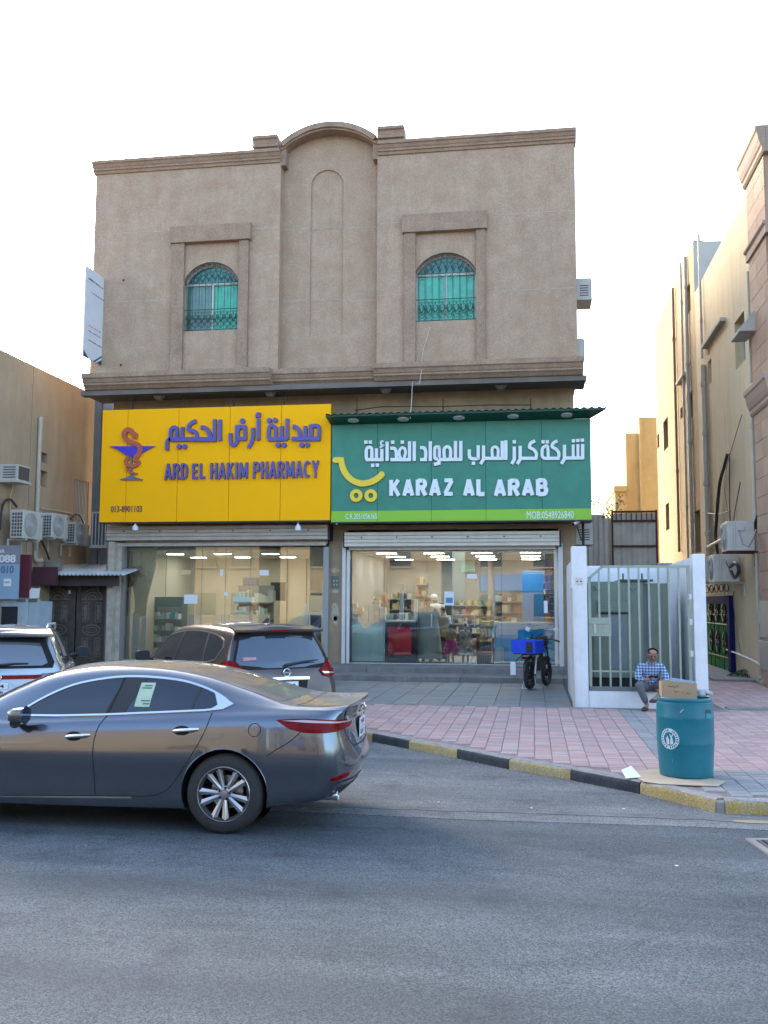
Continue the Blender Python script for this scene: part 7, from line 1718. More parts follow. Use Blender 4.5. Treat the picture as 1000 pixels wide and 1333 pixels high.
class Car:
    def __init__(s, name, label, st, rear, front, L, loc, rz, body_m, wheels, wr, zc=0.7, rk=0.10, fk=0.28, skirt=None, cat='car', zskirt=0.33, grp=None):
        s.t = thing(name, label, cat, loc, rz, grp); s.L = L
        rings = []
        shi = 0.0 if skirt else 0.022
        def ring(w, zb, sh, belt, rail, top, y45=None):
            p = [(0, zb), (w*0.6, zb), (w-0.10, zb+0.005), (w-0.045, zb+0.045), (w-0.022, 0.44), (w, 0.66), (sh[0]-shi, sh[1]), belt,
                 (belt[0]*0.52+rail[0]*0.48+0.02, belt[1]*0.5+rail[1]*0.5), rail, (rail[0]*0.58, rail[1]*0.35+top*0.65), (0, top)]
            return [Vector((0, y, z)) for y, z in p]
        def endx(tab, k, y, z, w): u = abs(y)/w; return plerp(tab, z)+k*(u*u*0.55+u**5*0.45)
        sts = [(x, ring(*r)) for x, *r in st]
        w0 = st[0][1]; w1 = st[-1][1]
        def cap(base, w, tab, k, sgn, x0):
            res = []
            for sc in (0.001, 0.3, 0.6, 0.82, 0.95, 1.0):
                rr = []
                for p in base:
                    y = p.y*sc; z = zc+(p.z-zc)*sc; e = endx(tab, k, y, z, w); rr.append(Vector((x0+sgn*e, y, z)))
                res.append(rr)
            return res
        allr = cap(sts[0][1], w0, rear, rk, 1, 0.0)
        for x, r in sts[1:-1]: allr.append([Vector((x, p.y, p.z)) for p in r])
        allr += list(reversed(cap(sts[-1][1], w1, front, fk, -1, L)))
        nsub = [1, 2, 2, 2, 1]+[7]*(len(allr)-11)+[1, 2, 2, 2, 1]
        ringr = []
        for a, b, c, d, t in resample(allr, nsub):
            ringr.append([crom(a[j], b[j], c[j], d[j], t) for j in range(12)])
        rsub = [1, 2, 2, 3, 4, 4, 4, 5, 5, 4, 4]
        G = []
        for r in ringr: G.append([crom(a, b, c, d, t) for a, b, c, d, t in resample(r, rsub)])
        nj = len(G[0]); V = []; F = []
        for r in G:
            for p in r:
                y = max(p.y, 0); V.append(Vector((p.x, y, p.z)))
        for r in G:
            for p in r: V.append(Vector((p.x, -max(p.y, 0), p.z)))
        N = len(G)*nj
        for i in range(len(G)-1):
            for j in range(nj-1):
                a = i*nj+j; F.append((a, a+nj, a+nj+1, a+1)); F.append((N+a, N+a+1, N+a+nj+1, N+a+nj))
        s.bvh = BVHTree.FromPolygons(V, F)
        V2 = [v.copy() for v in V]; keep = []
        def inside(v):
            for wx, r, zz in wheels:
                if abs(v.y) > 0.5*w0*1.1 or abs(v.y) > 0.52:
                    if abs(v.y) > 0.52 and (v.x-wx)**2+(v.z-zz)**2 < r*r and v.z < 0.86: return (wx, r, zz)
            return None
        ins = [inside(v) for v in V]
        for f in F:
            if all(ins[i] for i in f): continue
            keep.append(f)
        used = set(i for f in keep for i in f)
        for i in used:
            if ins[i]:
                wx, r, zz = ins[i]; d = Vector((V2[i].x-wx, V2[i].z-zz)); 
                if d.length > 1e-6: d = d.normalized()*r; V2[i].x = wx+d.x; V2[i].z = zz+d.y
        mb = MB().add(V2, keep)
        s.body = part('body', mb, [body_m, skirt or body_m], s.t, smooth=38, local=True)
        b = bmesh.new(); b.from_mesh(s.body.data); bmesh.ops.remove_doubles(b, verts=b.verts, dist=0.0006); bmesh.ops.recalc_face_normals(b, faces=b.faces)
        for f in b.faces: f.smooth = True
        b.to_mesh(s.body.data); b.free(); s.body.data.set_sharp_from_angle(angle=R(50))
        if skirt:
            for p in s.body.data.polygons:
                if p.center.z < zskirt: p.material_index = 1
        # wheel wells and wheels
        for wx, r, zz in wheels:
            for sg in (1, -1):
                mb = MB(); n = 20; pts = [(wx+r*1.002*math.cos(math.pi*(-0.12+1.24*i/n)), zz+r*1.002*math.sin(math.pi*(-0.12+1.24*i/n))) for i in range(n+1)]
                yo = []
                for x, z in pts:
                    h = s.bvh.ray_cast(Vector((x, sg*3, z)), Vector((0, -sg, 0))); yo.append(abs(h[0].y) if h[0] else w0*0.9)
                for i, (x, z) in enumerate(pts): mb.v += [(x, sg*(yo[i]-0.012), z), (x, sg*0.5, z)]
                for i in range(n): mb.f.append((2*i, 2*i+2, 2*i+3, 2*i+1))
                mb.f.append(tuple(2*i+1 for i in range(n+1))); part('wheel_well', mb, M_gap, s.t, local=True)
                lip = [(x, sg*(yo[i]+0.003), z) for i, (x, z) in enumerate(pts)]
                part('wheel_arch', MB().tube(lip, 0.005 if not skirt else 0.035, 6), skirt or body_m, s.t, smooth=60, local=True)
                s.wheel(wx, sg, wr, w0)
        mb = MB().box((0.5, -0.5, 0.2), (L-0.5, 0.5, 0.34)); part('underbody', mb, M_gap, s.t, local=True)
    def wheel(s, wx, sg, wr, w0):
        t = part('wheel', MB().lathe([(wr*0.60, -0.10), (wr*0.66, -0.112), (wr*0.90, -0.108), (wr*0.975, -0.085), (wr, -0.05), (wr*1.0, 0.05), (wr*0.975, 0.085), (wr*0.90, 0.108), (wr*0.66, 0.112), (wr*0.60, 0.10)], (wx, sg*(w0_t(w0)), wr), 48, 'y'), M_tyre, s.t, smooth=40, local=True)
        y0 = sg*w0_t(w0); o = sg
        rim = MB().lathe([(wr*0.62, 0.10*o), (wr*0.69, 0.113*o), (wr*0.675, 0.118*o), (wr*0.64, 0.10*o), (wr*0.60, 0.04*o), (wr*0.58, -0.05*o)], (wx, y0, wr), 40, 'y'); part('rim', rim, M_rim, t, smooth=40, local=True)
        part('rim_barrel', MB().lathe([(wr*0.60, 0.06*o), (wr*0.58, -0.06*o), (0.001, -0.06*o)], (wx, y0, wr), 32, 'y'), M_gap, t, local=True)
        part('brake_disc', MB().lathe([(0.001, 0.0), (wr*0.42, 0.0), (wr*0.42, -0.02*o), (0.001, -0.02*o)], (wx, y0, wr), 28, 'y'), M_steel, t, local=True)
        R_ = Matrix
        hub = MB().lathe([(0.001, 0.098*o), (wr*0.10, 0.096*o), (wr*0.115, 0.085*o), (wr*0.19, 0.075*o), (wr*0.21, 0.05*o)], (wx, y0, wr), 24, 'y'); part('hub', hub, M_rim, t, smooth=40, local=True)
        sp = MB(); sd_ = MB()
        for k in range(10):
            a = 2*math.pi*k/10+0.16+(0.07 if k % 2 else -0.07)
            d = Vector((math.cos(a), 0, math.sin(a))); pn = Vector((-math.sin(a), 0, math.cos(a))); c = Vector((wx, y0, wr))
            wa, wb = wr*0.045, wr*0.092; ra, rb_ = wr*0.15, wr*0.655
            P = [c+d*ra-pn*wa+Vector((0, 0.078*o, 0)), c+d*ra+pn*wa+Vector((0, 0.078*o, 0)), c+d*rb_+pn*wb+Vector((0, 0.10*o, 0)), c+d*rb_-pn*wb+Vector((0, 0.10*o, 0))]
            m_ = [(P[0]+P[1])/2+Vector((0, 0.012*o, 0)), (P[2]+P[3])/2+Vector((0, 0.010*o, 0))]
            B = [p-Vector((0, 0.05*o, 0)) for p in P]
            sp.add(P+m_, [(0, 4, 5, 3), (1, 2, 5, 4), (0, 1, 4), (2, 3, 5)]); sd_.add(P+B, [(0, 3, 7, 4), (1, 5, 6, 2), (4, 7, 6, 5)])
        part('spokes', sp, M_rim, t, local=True); part('spoke_backs', sd_, M_rimd, t, local=True)
        nt = MB()
        for k in range(5):
            a = 2*math.pi*k/5+0.5; nt.lathe([(0.001, 0.088*o), (wr*0.03, 0.088*o), (wr*0.03, 0.07*o)], (wx+wr*0.145*math.cos(a), y0, wr+wr*0.145*math.sin(a)), 8, 'y')
        part('wheel_nuts', nt, M_gap, t, local=True)
    def decal(s, name, poly, m, frame='side', sg=1, lift=0.004, holes=(), parent=None, step=0.06, label=None, smooth=60):
        """a thin panel following the body: poly in the view's two coordinates (side: x,z; rear: y,z; top: x,y)"""
        loops = [list(poly)]+[list(h) for h in holes]
        tri = geometry.tessellate_polygon([[Vector((u, v, 0)) for u, v in lp] for lp in loops]); flat = [p for lp in loops for p in lp]
        b = bmesh.new(); vs = [b.verts.new((u, v, 0)) for u, v in flat]
        for q in tri:
            try: b.faces.new([vs[i] for i in q])
            except ValueError: pass
        us = [p[0] for p in flat]; vv = [p[1] for p in flat]
        for ax, lo, hi in ((0, min(us), max(us)), (1, min(vv), max(vv))):
            stp = 3.5 if (frame == 'wrap' and ax == 0) else step
            k = math.ceil(lo/stp)
            while k*stp < hi:
                co = [0, 0, 0]; no = [0, 0, 0]; co[ax] = k*stp; no[ax] = 1
                bmesh.ops.bisect_plane(b, geom=b.verts[:]+b.edges[:]+b.faces[:], plane_co=co, plane_no=no); k += 1
        ok = {}
        for v in b.verts:
            u, w = v.co.x, v.co.y
            if frame == 'side': o, d = Vector((u, sg*3, w)), Vector((0, -sg, 0))
            elif frame == 'rear': o, d = Vector((-3, u, w)), Vector((1, 0, 0))
            elif frame == 'wrap': o, d = Vector((0.9, 0, w)), Vector((-math.cos(R(u)), sg*math.sin(R(u)), 0))
            elif frame == 'front': o, d = Vector((9, u, w)), Vector((-1, 0, 0))
            else: o, d = Vector((u, w, 4)), Vector((0, 0, -1))
            h = s.bvh.ray_cast(o, d)
            if h[0] is None: h = s.bvh.find_nearest(o+d*2.2)
            nr = h[1]
            if (nr.dot(d) > 0) != (frame == 'wrap'): nr = -nr
            ok[v] = (h[0].copy(), nr.copy())
        # smooth the normals by neighbours
        bd = [v for v in b.verts if v.is_boundary]
        b.verts.index_update(); n = len(b.verts); V = [None]*n; Wd = [None]*n
        for v in b.verts:
            acc = ok[v][1].copy()
            for e in v.link_edges: acc += ok[e.other_vert(v)][1]
            acc.normalize(); V[v.index] = ok[v][0]+acc*lift; Wd[v.index] = ok[v][0]-acc*0.004
        F = [tuple(x.index for x in f.verts) for f in b.faces]
        for e in b.edges:
            if e.is_boundary:
                a, c = e.verts[0].index, e.verts[1].index; F.append((a, c, c+n, a+n))
        b.free(); mb = MB().add(V+Wd, F)
        o = part(name, mb, m, parent or s.t, local=True, smooth=smooth, label=label)
        return o
    def strip(s, name, pts, w, m, frame='side', sg=1, lift=0.008, parent=None, closed=False):
        P = [Vector(p) for p in pts]; n = len(P); Lf = []; Rt = []
        for i in range(n):
            a = P[(i-1) % n] if closed or i else P[0]; c = P[(i+1) % n] if closed or i < n-1 else P[-1]; t = (c-a).normalized(); nn = Vector((-t.y, t.x)); Lf.append(P[i]+nn*w/2); Rt.append(P[i]-nn*w/2)
        if closed:
            return s.decal(name, [tuple(p) for p in Lf], m, frame, sg, lift, holes=[[tuple(p) for p in Rt]], parent=parent)
        return s.decal(name, [tuple(p) for p in Lf]+[tuple(p) for p in reversed(Rt)], m, frame, sg, lift, parent=parent)
def w0_t(w): return WT[0]
WT = [0.80]
def smooth_pts(pts, k=5, closed=False):
    P = [Vector((p[0], p[1], 0)) for p in pts]
    if closed: P = [P[-1]]+P+[P[0], P[1]]
    o = []
    rng = range(1, len(P)-2) if closed else range(len(P)-1)
    for i in rng:
        a, b, c, d = P[max(i-1, 0)], P[i], P[i+1], P[min(i+2, len(P)-1)]
        for q in range(k): v = crom(a, b, c, d, q/k); o.append((v.x, v.y))
    if not closed: o.append((P[-1].x, P[-1].y))
    return o
def plate(car, y, z, w, h, x_off, rows, tilt=0.0):
    """number plate on the rear: straight plate with raised frame and characters"""
    hit = car.bvh.ray_cast(Vector((-3, y, z)), Vector((1, 0, 0))); x = hit[0].x-x_off if hit[0] else -x_off
    p = part('number_plate', MB().box((x-0.006, y-w/2, z-h/2), (x, y+w/2, z+h/2)), M_plate, car.t, local=True, bevel=0.003)
    for i, (a, zz, hh) in enumerate(rows):
        text(a, Vector((x-0.0065, y+w*0.36, z+zz)), (0, -1, 0), (0, 0, 1), (-1, 0, 0), w*0.72, hh, 0.002, M_black, None, 0.03) if False else None
        isl, (a0, b0_, c0_, d0_) = text_islands(a, 0.02); mb = MB()
        for vs, fs in isl:
            mb.add([(x-0.0075, y+w*0.36-(q[0]-a0)/(b0_-a0)*w*0.72, z+zz+(q[1]-c0_)/(d0_-c0_)*hh) for q in vs], fs)
        part('plate_lettering', mb, M_black, p, local=True, recalc=False)
    mb = MB().box((x-0.0072, y-w*0.5+0.012, z-0.003), (x-0.0062, y+w*0.5-0.012, z+0.001)).box((x-0.0072, y-0.002, z-h*0.45), (x-0.0062, y+0.002, z+h*0.45)); part('plate_lines', mb, M_black, p, local=True)

def mirror_(c, p, dx, dy, dz, m):
    mb = MB(); n = 14
    rows = [(-0.5, 0.94), (-0.35, 1.0), (0.0, 0.98), (0.3, 0.82), (0.5, 0.45)]
    for u, k in rows:
        for i in range(n*2):
            a = math.pi*i/n; ca, sa = math.cos(a), math.sin(a); e = 0.55
            mb.v.append((p[0]+u*dx, p[1]+math.copysign(abs(ca)**e, ca)*dy/2*k, p[2]+math.copysign(abs(sa)**e, sa)*dz/2*k))
    for j in range(len(rows)-1):
        for i in range(2*n): a = j*2*n+i; mb.f.append((a, j*2*n+(i+1) % (2*n), (j+1)*2*n+(i+1) % (2*n), a+2*n))
    mb.f.append(tuple(range(2*n))); mb.f.append(tuple(4*2*n+i for i in range(2*n)))
    part('wing_mirror', mb, m, c.t, smooth=50, local=True)
# ---- the grey sedan
A_ = R(2.5); hd = Vector((-math.cos(A_), -math.sin(A_), 0)); lf_ = Vector((math.sin(A_), -math.cos(A_), 0)); pw_ = atZ(291, 1086, 0)
O_ = pw_-hd*1.09-lf_*0.87
M_grey = paint('machine_grey_paint', (0.130, 0.150, 0.182), 0.9, 0.22, 0.62)
WT[0] = 0.785
sed = [ # x, w, zb, shoulder, belt, rail, top
 (0.10, 0.80, 0.30, (0.765, 0.90), (0.70, 1.01), (0.60, 1.065), 1.085),
 (0.30, 0.865, 0.27, (0.84, 0.93), (0.755, 1.015), (0.64, 1.055), 1.085),
 (0.62, 0.905, 0.23, (0.885, 0.935), (0.79, 1.02), (0.64, 1.075), 1.115),
 (0.95, 0.912, 0.20, (0.895, 0.93), (0.80, 1.02), (0.61, 1.165), 1.215),
 (1.35, 0.912, 0.19, (0.893, 0.91), (0.80, 1.01), (0.60, 1.27), 1.320),
 (1.80, 0.910, 0.185, (0.888, 0.895), (0.80, 0.985), (0.60, 1.335), 1.380),
 (2.30, 0.908, 0.185, (0.885, 0.88), (0.80, 0.96), (0.60, 1.335), 1.390),
 (2.75, 0.905, 0.185, (0.883, 0.865), (0.80, 0.935), (0.60, 1.275), 1.345),
 (3.10, 0.905, 0.19, (0.880, 0.85), (0.795, 0.915), (0.60, 1.16), 1.235),
 (3.45, 0.905, 0.20, (0.875, 0.835), (0.78, 0.90), (0.60, 1.01), 1.075),
 (3.80, 0.905, 0.20, (0.870, 0.81), (0.75, 0.875), (0.55, 0.93), 0.955),
 (4.20, 0.895, 0.20, (0.84, 0.76), (0.70, 0.825), (0.48, 0.865), 0.885),
 (4.55, 0.86, 0.21, (0.78, 0.69), (0.62, 0.74), (0.42, 0.775), 0.79),
 (4.74, 0.80, 0.23, (0.70, 0.62), (0.55, 0.66), (0.38, 0.69), 0.70)]
rear_s = [(0.28, 0.14), (0.36, 0.07), (0.45, 0.02), (0.56, -0.015), (0.64, 0.0), (0.70, 0.035), (0.86, 0.055), (0.96, 0.045), (1.04, 0.0), (1.075, -0.005), (1.09, 0.02)]
front_s = [(0.2, 0.12), (0.35, 0.02), (0.55, 0.0), (0.65, 0.04), (0.72, 0.12)]
car1 = Car('sedan', 'dark grey four door sedan with chrome window trim stopped across the foreground', sed, rear_s, front_s, 4.86, tuple(O_), math.atan2(hd.y, hd.x), M_grey, [(1.09, 0.375, 0.335), (3.92, 0.375, 0.335)], 0.333, zc=0.68, rk=0.15, fk=0.45)
win = smooth_pts([(3.03, 0.945), (2.76, 1.11), (2.47, 1.225), (2.05, 1.285), (1.60, 1.262), (1.30, 1.187), (1.10, 1.09)], 5)+[(1.13, 1.035), (1.30, 1.015), (1.75, 0.99), (2.20, 0.965), (2.60, 0.95)]
for sg in (1, -1):
    sd1 = 'left' if sg > 0 else 'right'
    # doors with windows as panels that follow the body
    fw = [p for p in win if p[0] >= 2.155]; 
    car1.decal('side_glass', win, M_cglass, 'side', sg, 0.003)
    car1.strip('window_trim', win, 0.016, M_chrome, 'side', sg, 0.011, closed=True)
    car1.decal('corner_trim', [(1.24, 1.165), (1.10, 1.095), (1.05, 1.07), (1.12, 1.035), (1.26, 1.018), (1.19, 1.06)], M_chrome, 'side', sg, 0.009)
    car1.decal('door_pillar', [(2.06, 1.275), (1.86, 1.27), (2.02, 0.98), (2.20, 0.97)], M_bump, 'side', sg, 0.007)
    car1.strip('pillar_gap', [(2.07, 1.29), (2.10, 1.15), (2.17, 0.96)], 0.010, M_gap, 'side', sg, 0.010)
    car1.strip('quarter_divider', [(1.37, 1.20), (1.42, 1.01)], 0.022, M_bump, 'side', sg, 0.007)
    g1 = smooth_pts([(2.17, 0.955), (2.225, 0.85), (2.245, 0.70), (2.235, 0.50), (2.225, 0.30)], 5)
    car1.strip('door_gap', g1, 0.007, M_gap, 'side', sg, 0.0022)
    g2 = smooth_pts([(1.225, 1.0), (1.25, 0.90), (1.31, 0.76), (1.42, 0.58), (1.53, 0.42), (1.62, 0.335), (1.78, 0.298), (2.22, 0.29), (3.00, 0.272), (3.26, 0.275)], 6)
    car1.strip('door_gap', g2, 0.007, M_gap, 'side', sg, 0.0022); car1.strip('sill_trim', [(1.9, 0.282), (2.6, 0.268), (3.2, 0.26)], 0.010, M_chrome, 'side', sg, 0.006)
    car1.strip('door_gap', smooth_pts([(3.20, 0.93), (3.27, 0.80), (3.32, 0.55), (3.30, 0.36), (3.26, 0.275)], 5), 0.007, M_gap, 'side', sg, 0.0022)
    car1.strip('bumper_gap', smooth_pts([(0.44, 0.86), (0.53, 0.78), (0.66, 0.70), (0.72, 0.66)], 4), 0.007, M_gap, 'side', sg, 0.0022)
    # handles
    for hx, hz in ((2.40, 0.795), (1.44, 0.86)):
        el = [(hx+0.03+0.075*math.cos(a*math.pi/8), hz-0.006+0.040*math.sin(a*math.pi/8)) for a in range(16)]
        hb = car1.decal('recess_shade_patch', el, M_gap, 'side', sg, 0.002)  # flat dark oval; shade of the handle hollow put into colour
        hit = car1.bvh.ray_cast(Vector((hx, sg*3, hz)), Vector((0, -sg, 0)))[0].y
        part('door_handle', MB().tube([(hx+0.105, hit-sg*0.005, hz-0.012), (hx+0.07, hit+sg*0.028, hz-0.006), (hx-0.06, hit+sg*0.03, hz+0.004), (hx-0.115, hit-sg*0.003, hz+0.008)], [0.013, 0.018, 0.017, 0.012], 10), M_chrome, car1.t, smooth=50, local=True)
    # tail lamp wrapping the corner
    tl = smooth_pts([(0.64, 0.955), (0.50, 0.962), (0.30, 0.955), (0.10, 0.935)], 4)+[(0.075, 0.88)]+smooth_pts([(0.16, 0.848), (0.33, 0.845), (0.47, 0.875), (0.60, 0.93)], 4)
    car1.decal('tail_lamp', smooth_pts([(74, 0.952), (60, 0.962), (48, 0.95), (38, 0.938), (29, 0.92)], 4)+[(27, 0.895)]+smooth_pts([(31, 0.868), (40, 0.855), (50, 0.845), (60, 0.85), (68, 0.885)], 4), M_red, 'wrap', sg, 0.012)
    car1.decal('lamp_silver', [(71, 0.944), (60, 0.95), (48, 0.938), (38, 0.93), (30, 0.922), (30, 0.912), (38, 0.918), (48, 0.922), (60, 0.932)], mat('pale_lamp_band', (0.5, 0.42, 0.42), 0.2), 'wrap', sg, 0.015)
    car1.decal('reflector', [(sg*0.80, 0.445), (sg*0.60, 0.46), (sg*0.58, 0.485), (sg*0.64, 0.497), (sg*0.80, 0.475)], M_red, 'rear', 1, 0.008)
    # wing mirror
    mx_, mz_ = 2.93, 0.955
    mirror_(car1, (mx_-0.04, sg*1.0, mz_+0.02), 0.15, 0.21, 0.13, M_grey)
    part('mirror_base', MB().tube([(mx_+0.02, sg*0.86, mz_-0.04), (mx_, sg*0.95, mz_-0.05), (mx_-0.02, sg*1.0, mz_-0.05)], [0.035, 0.04, 0.045], 10), M_bump, car1.t, smooth=50, local=True)
    part('mirror_glass', MB().lathe([(0.001, 0), (0.075, 0.0), (0.078, 0.004)], (mx_-0.118, sg*1.0, mz_+0.02), 20, 'x'), M_cglass, car1.t, local=True)
    # exhaust
    part('exhaust_tip', MB().lathe([(0.030, 0.14), (0.040, 0.14), (0.044, 0.0), (0.040, -0.004), (0.036, 0.0), (0.030, 0.10), (0.001, 0.10)], (0.16, sg*0.62, 0.295), 20, 'x'), M_chrome, car1.t, smooth=40, local=True)
    part('headlamp', MB().sphere((4.52, sg*0.66, 0.665), 0.1, 14, 8, (1.6, 1.2, 0.6)), M_chrome, car1.t, smooth=60, local=True)
fuel = [(0.835+0.052*math.cos(a*math.pi/12), 0.87+0.054*math.sin(a*math.pi/12)) for a in range(24)]
car1.strip('fuel_flap', fuel, 0.006, M_gap, 'side', 1, 0.0022, closed=True)
M_dustglass = mat('dusty_rear_glass', (0.15, 0.14, 0.125), 0.35, var=0.35, vscale=5, coat=0.6, spec=0.6)
car1.decal('rear_window', smooth_pts([(1.50, -0.52), (1.53, 0), (1.50, 0.52)], 4)+smooth_pts([(1.20, 0.565), (0.90, 0.60), (0.66, 0.615)], 3)+smooth_pts([(0.57, 0.3), (0.55, 0), (0.57, -0.3)], 3)+smooth_pts([(0.66, -0.615), (0.90, -0.60), (1.20, -0.565)], 3), M_dustglass, 'top', 1, 0.003)
car1.decal('windscreen', [(3.42, -0.64), (3.50, 0), (3.42, 0.64), (2.80, 0.54), (2.76, 0), (2.80, -0.54)], M_cglass, 'top', 1, 0.003)
car1.strip('boot_gap', smooth_pts([(0.52, -0.66), (0.45, -0.5), (0.42, 0), (0.45, 0.5), (0.52, 0.66)], 4), 0.007, M_gap, 'top', 1, 0.002)
for sg in (1, -1):
    car1.strip('boot_gap', [(0.52, sg*0.66), (0.30, sg*0.655), (0.12, sg*0.64)], 0.007, M_gap, 'top', 1, 0.002)
    car1.strip('boot_gap', [(sg*0.62, 1.03), (sg*0.61, 0.95), (sg*0.56, 0.80), (sg*0.44, 0.695)], 0.007, M_gap, 'rear', 1, 0.002)
car1.strip('bumper_gap', smooth_pts([(-0.44, 0.692), (0, 0.682), (0.44, 0.692)], 4), 0.010, M_gap, 'rear', 1, 0.002)
car1.strip('boot_trim', smooth_pts([(-0.56, 0.925), (-0.4, 0.945), (0, 0.955), (0.4, 0.945), (0.56, 0.925)], 4), 0.032, M_chrome, 'rear', 1, 0.018)
car1.strip('crease_shade_line', smooth_pts([(-0.74, 0.425), (0, 0.40), (0.74, 0.425)], 4), 0.014, M_gap, 'rear', 1, 0.002)  # crease shade drawn as a dark strip on the smooth bumper
car1.decal('rear_diffuser', [(-0.70, 0.30), (0, 0.29), (0.70, 0.30), (0.66, 0.375), (0, 0.36), (-0.66, 0.375)], M_bump, 'rear', 1, 0.006)
plate(car1, 0.0, 0.815, 0.33, 0.17, 0.012, [('7548', 0.02, 0.045), ('RDA 2', -0.065, 0.045)])
hit = car1.bvh.ray_cast(Vector((-3, 0, 1.0)), Vector((1, 0, 0)))[0].x
mb = MB(); ring = [(hit-0.012, 0.055*math.cos(a*math.pi/12), 1.005+0.044*math.sin(a*math.pi/12)) for a in range(25)]; mb.tube(ring, 0.007, 6)
mb.tube([(hit-0.013, 0.05, 1.018), (hit-0.013, 0.02, 1.01), (hit-0.013, 0.0, 0.985), (hit-0.013, -0.02, 1.01), (hit-0.013, -0.05, 1.018)], 0.006, 6); part('emblem', mb, M_chrome, car1.t, smooth=50, local=True)
isl, (a0, b0_, c0_, d0_) = text_islands('mazda', 0.02); mb = MB(); hx = car1.bvh.ray_cast(Vector((-3, 0.50, 0.76)), Vector((1, 0, 0)))[0].x
for vs, fs in isl: mb.add([(hx-0.006, 0.56-(q[0]-a0)/(b0_-a0)*0.13, 0.755+(q[1]-c0_)/(d0_-c0_)*0.028) for q in vs], fs)
part('badge_lettering', mb, M_chrome, car1.t, local=True, recalc=False)
# paper sticker inside the rear door window
stk = car1.decal('window_sticker', [(1.905, 1.235), (1.775, 1.235), (1.80, 1.035), (1.935, 1.035)], mat('pale_green_sticker', (0.36, 0.52, 0.36), 0.5, var=0.3, vscale=12, col2=(0.5, 0.58, 0.42)), 'side', 1, 0.009)
for zz, w_ in ((1.21, 0.07), (1.19, 0.09), (1.085, 0.08), (1.06, 0.06)): car1.strip('sticker_print', [(1.80, zz), (1.80+w_, zz)], 0.008, mat('green_print', (0.05, 0.12, 0.07), 0.6), 'side', 1, 0.0125, parent=stk)

# ---- SUVs
def suv_tab(h, w):
    k = h/1.70
    return [
 (0.16, w*0.93, 0.36, (w*0.93, 0.95), (w*0.86, 1.10), (w*0.66, 1.56*k), 1.655*k),
 (0.48, w*0.985, 0.30, (w*0.985, 0.96), (w*0.90, 1.10), (w*0.665, 1.60*k), 1.68*k),
 (0.95, w, 0.25, (w*0.99, 0.96), (w*0.915, 1.09), (w*0.675, 1.625*k), 1.70*k),
 (1.60, w, 0.235, (w*0.985, 0.95), (w*0.915, 1.06), (w*0.68, 1.635*k), 1.71*k),
 (2.25, w, 0.235, (w*0.98, 0.94), (w*0.915, 1.04), (w*0.68, 1.60*k), 1.69*k),
 (2.75, w, 0.235, (w*0.98, 0.93), (w*0.91, 1.02), (w*0.68, 1.50*k), 1.60*k),
 (3.15, w, 0.24, (w*0.975, 0.92), (w*0.90, 1.01), (w*0.69, 1.28*k), 1.38*k),
 (3.50, w, 0.24, (w*0.97, 0.91), (w*0.88, 0.99), (w*0.67, 1.08), 1.13),
 (3.95, w*0.99, 0.24, (w*0.95, 0.88), (w*0.80, 0.96), (w*0.56, 1.01), 1.03),
 (4.35, w*0.95, 0.26, (w*0.88, 0.80), (w*0.70, 0.88), (w*0.48, 0.92), 0.935),
 (4.55, w*0.88, 0.30, (w*0.78, 0.70), (w*0.60, 0.76), (w*0.42, 0.79), 0.80)]
rear_u = [(0.34, 0.15), (0.42, 0.06), (0.52, 0.01), (0.62, 0.0), (0.72, 0.03), (0.80, 0.06), (0.98, 0.09), (1.10, 0.13), (1.30, 0.24), (1.50, 0.36), (1.58, 0.36), (1.64, 0.38), (1.70, 0.46)]
front_u = [(0.25, 0.15), (0.4, 0.03), (0.6, 0.0), (0.75, 0.04), (0.82, 0.12)]
def suv(name, label, loc, rz, m, h, w, wr=0.35):
    WT[0] = w-0.115
    return Car(name, label, suv_tab(h, w), rear_u, front_u, 4.64, loc, rz, m, [(0.98, 0.405, 0.36), (3.70, 0.405, 0.36)], wr, zc=0.95, rk=0.16, fk=0.40, skirt=M_bump, zskirt=0.40)
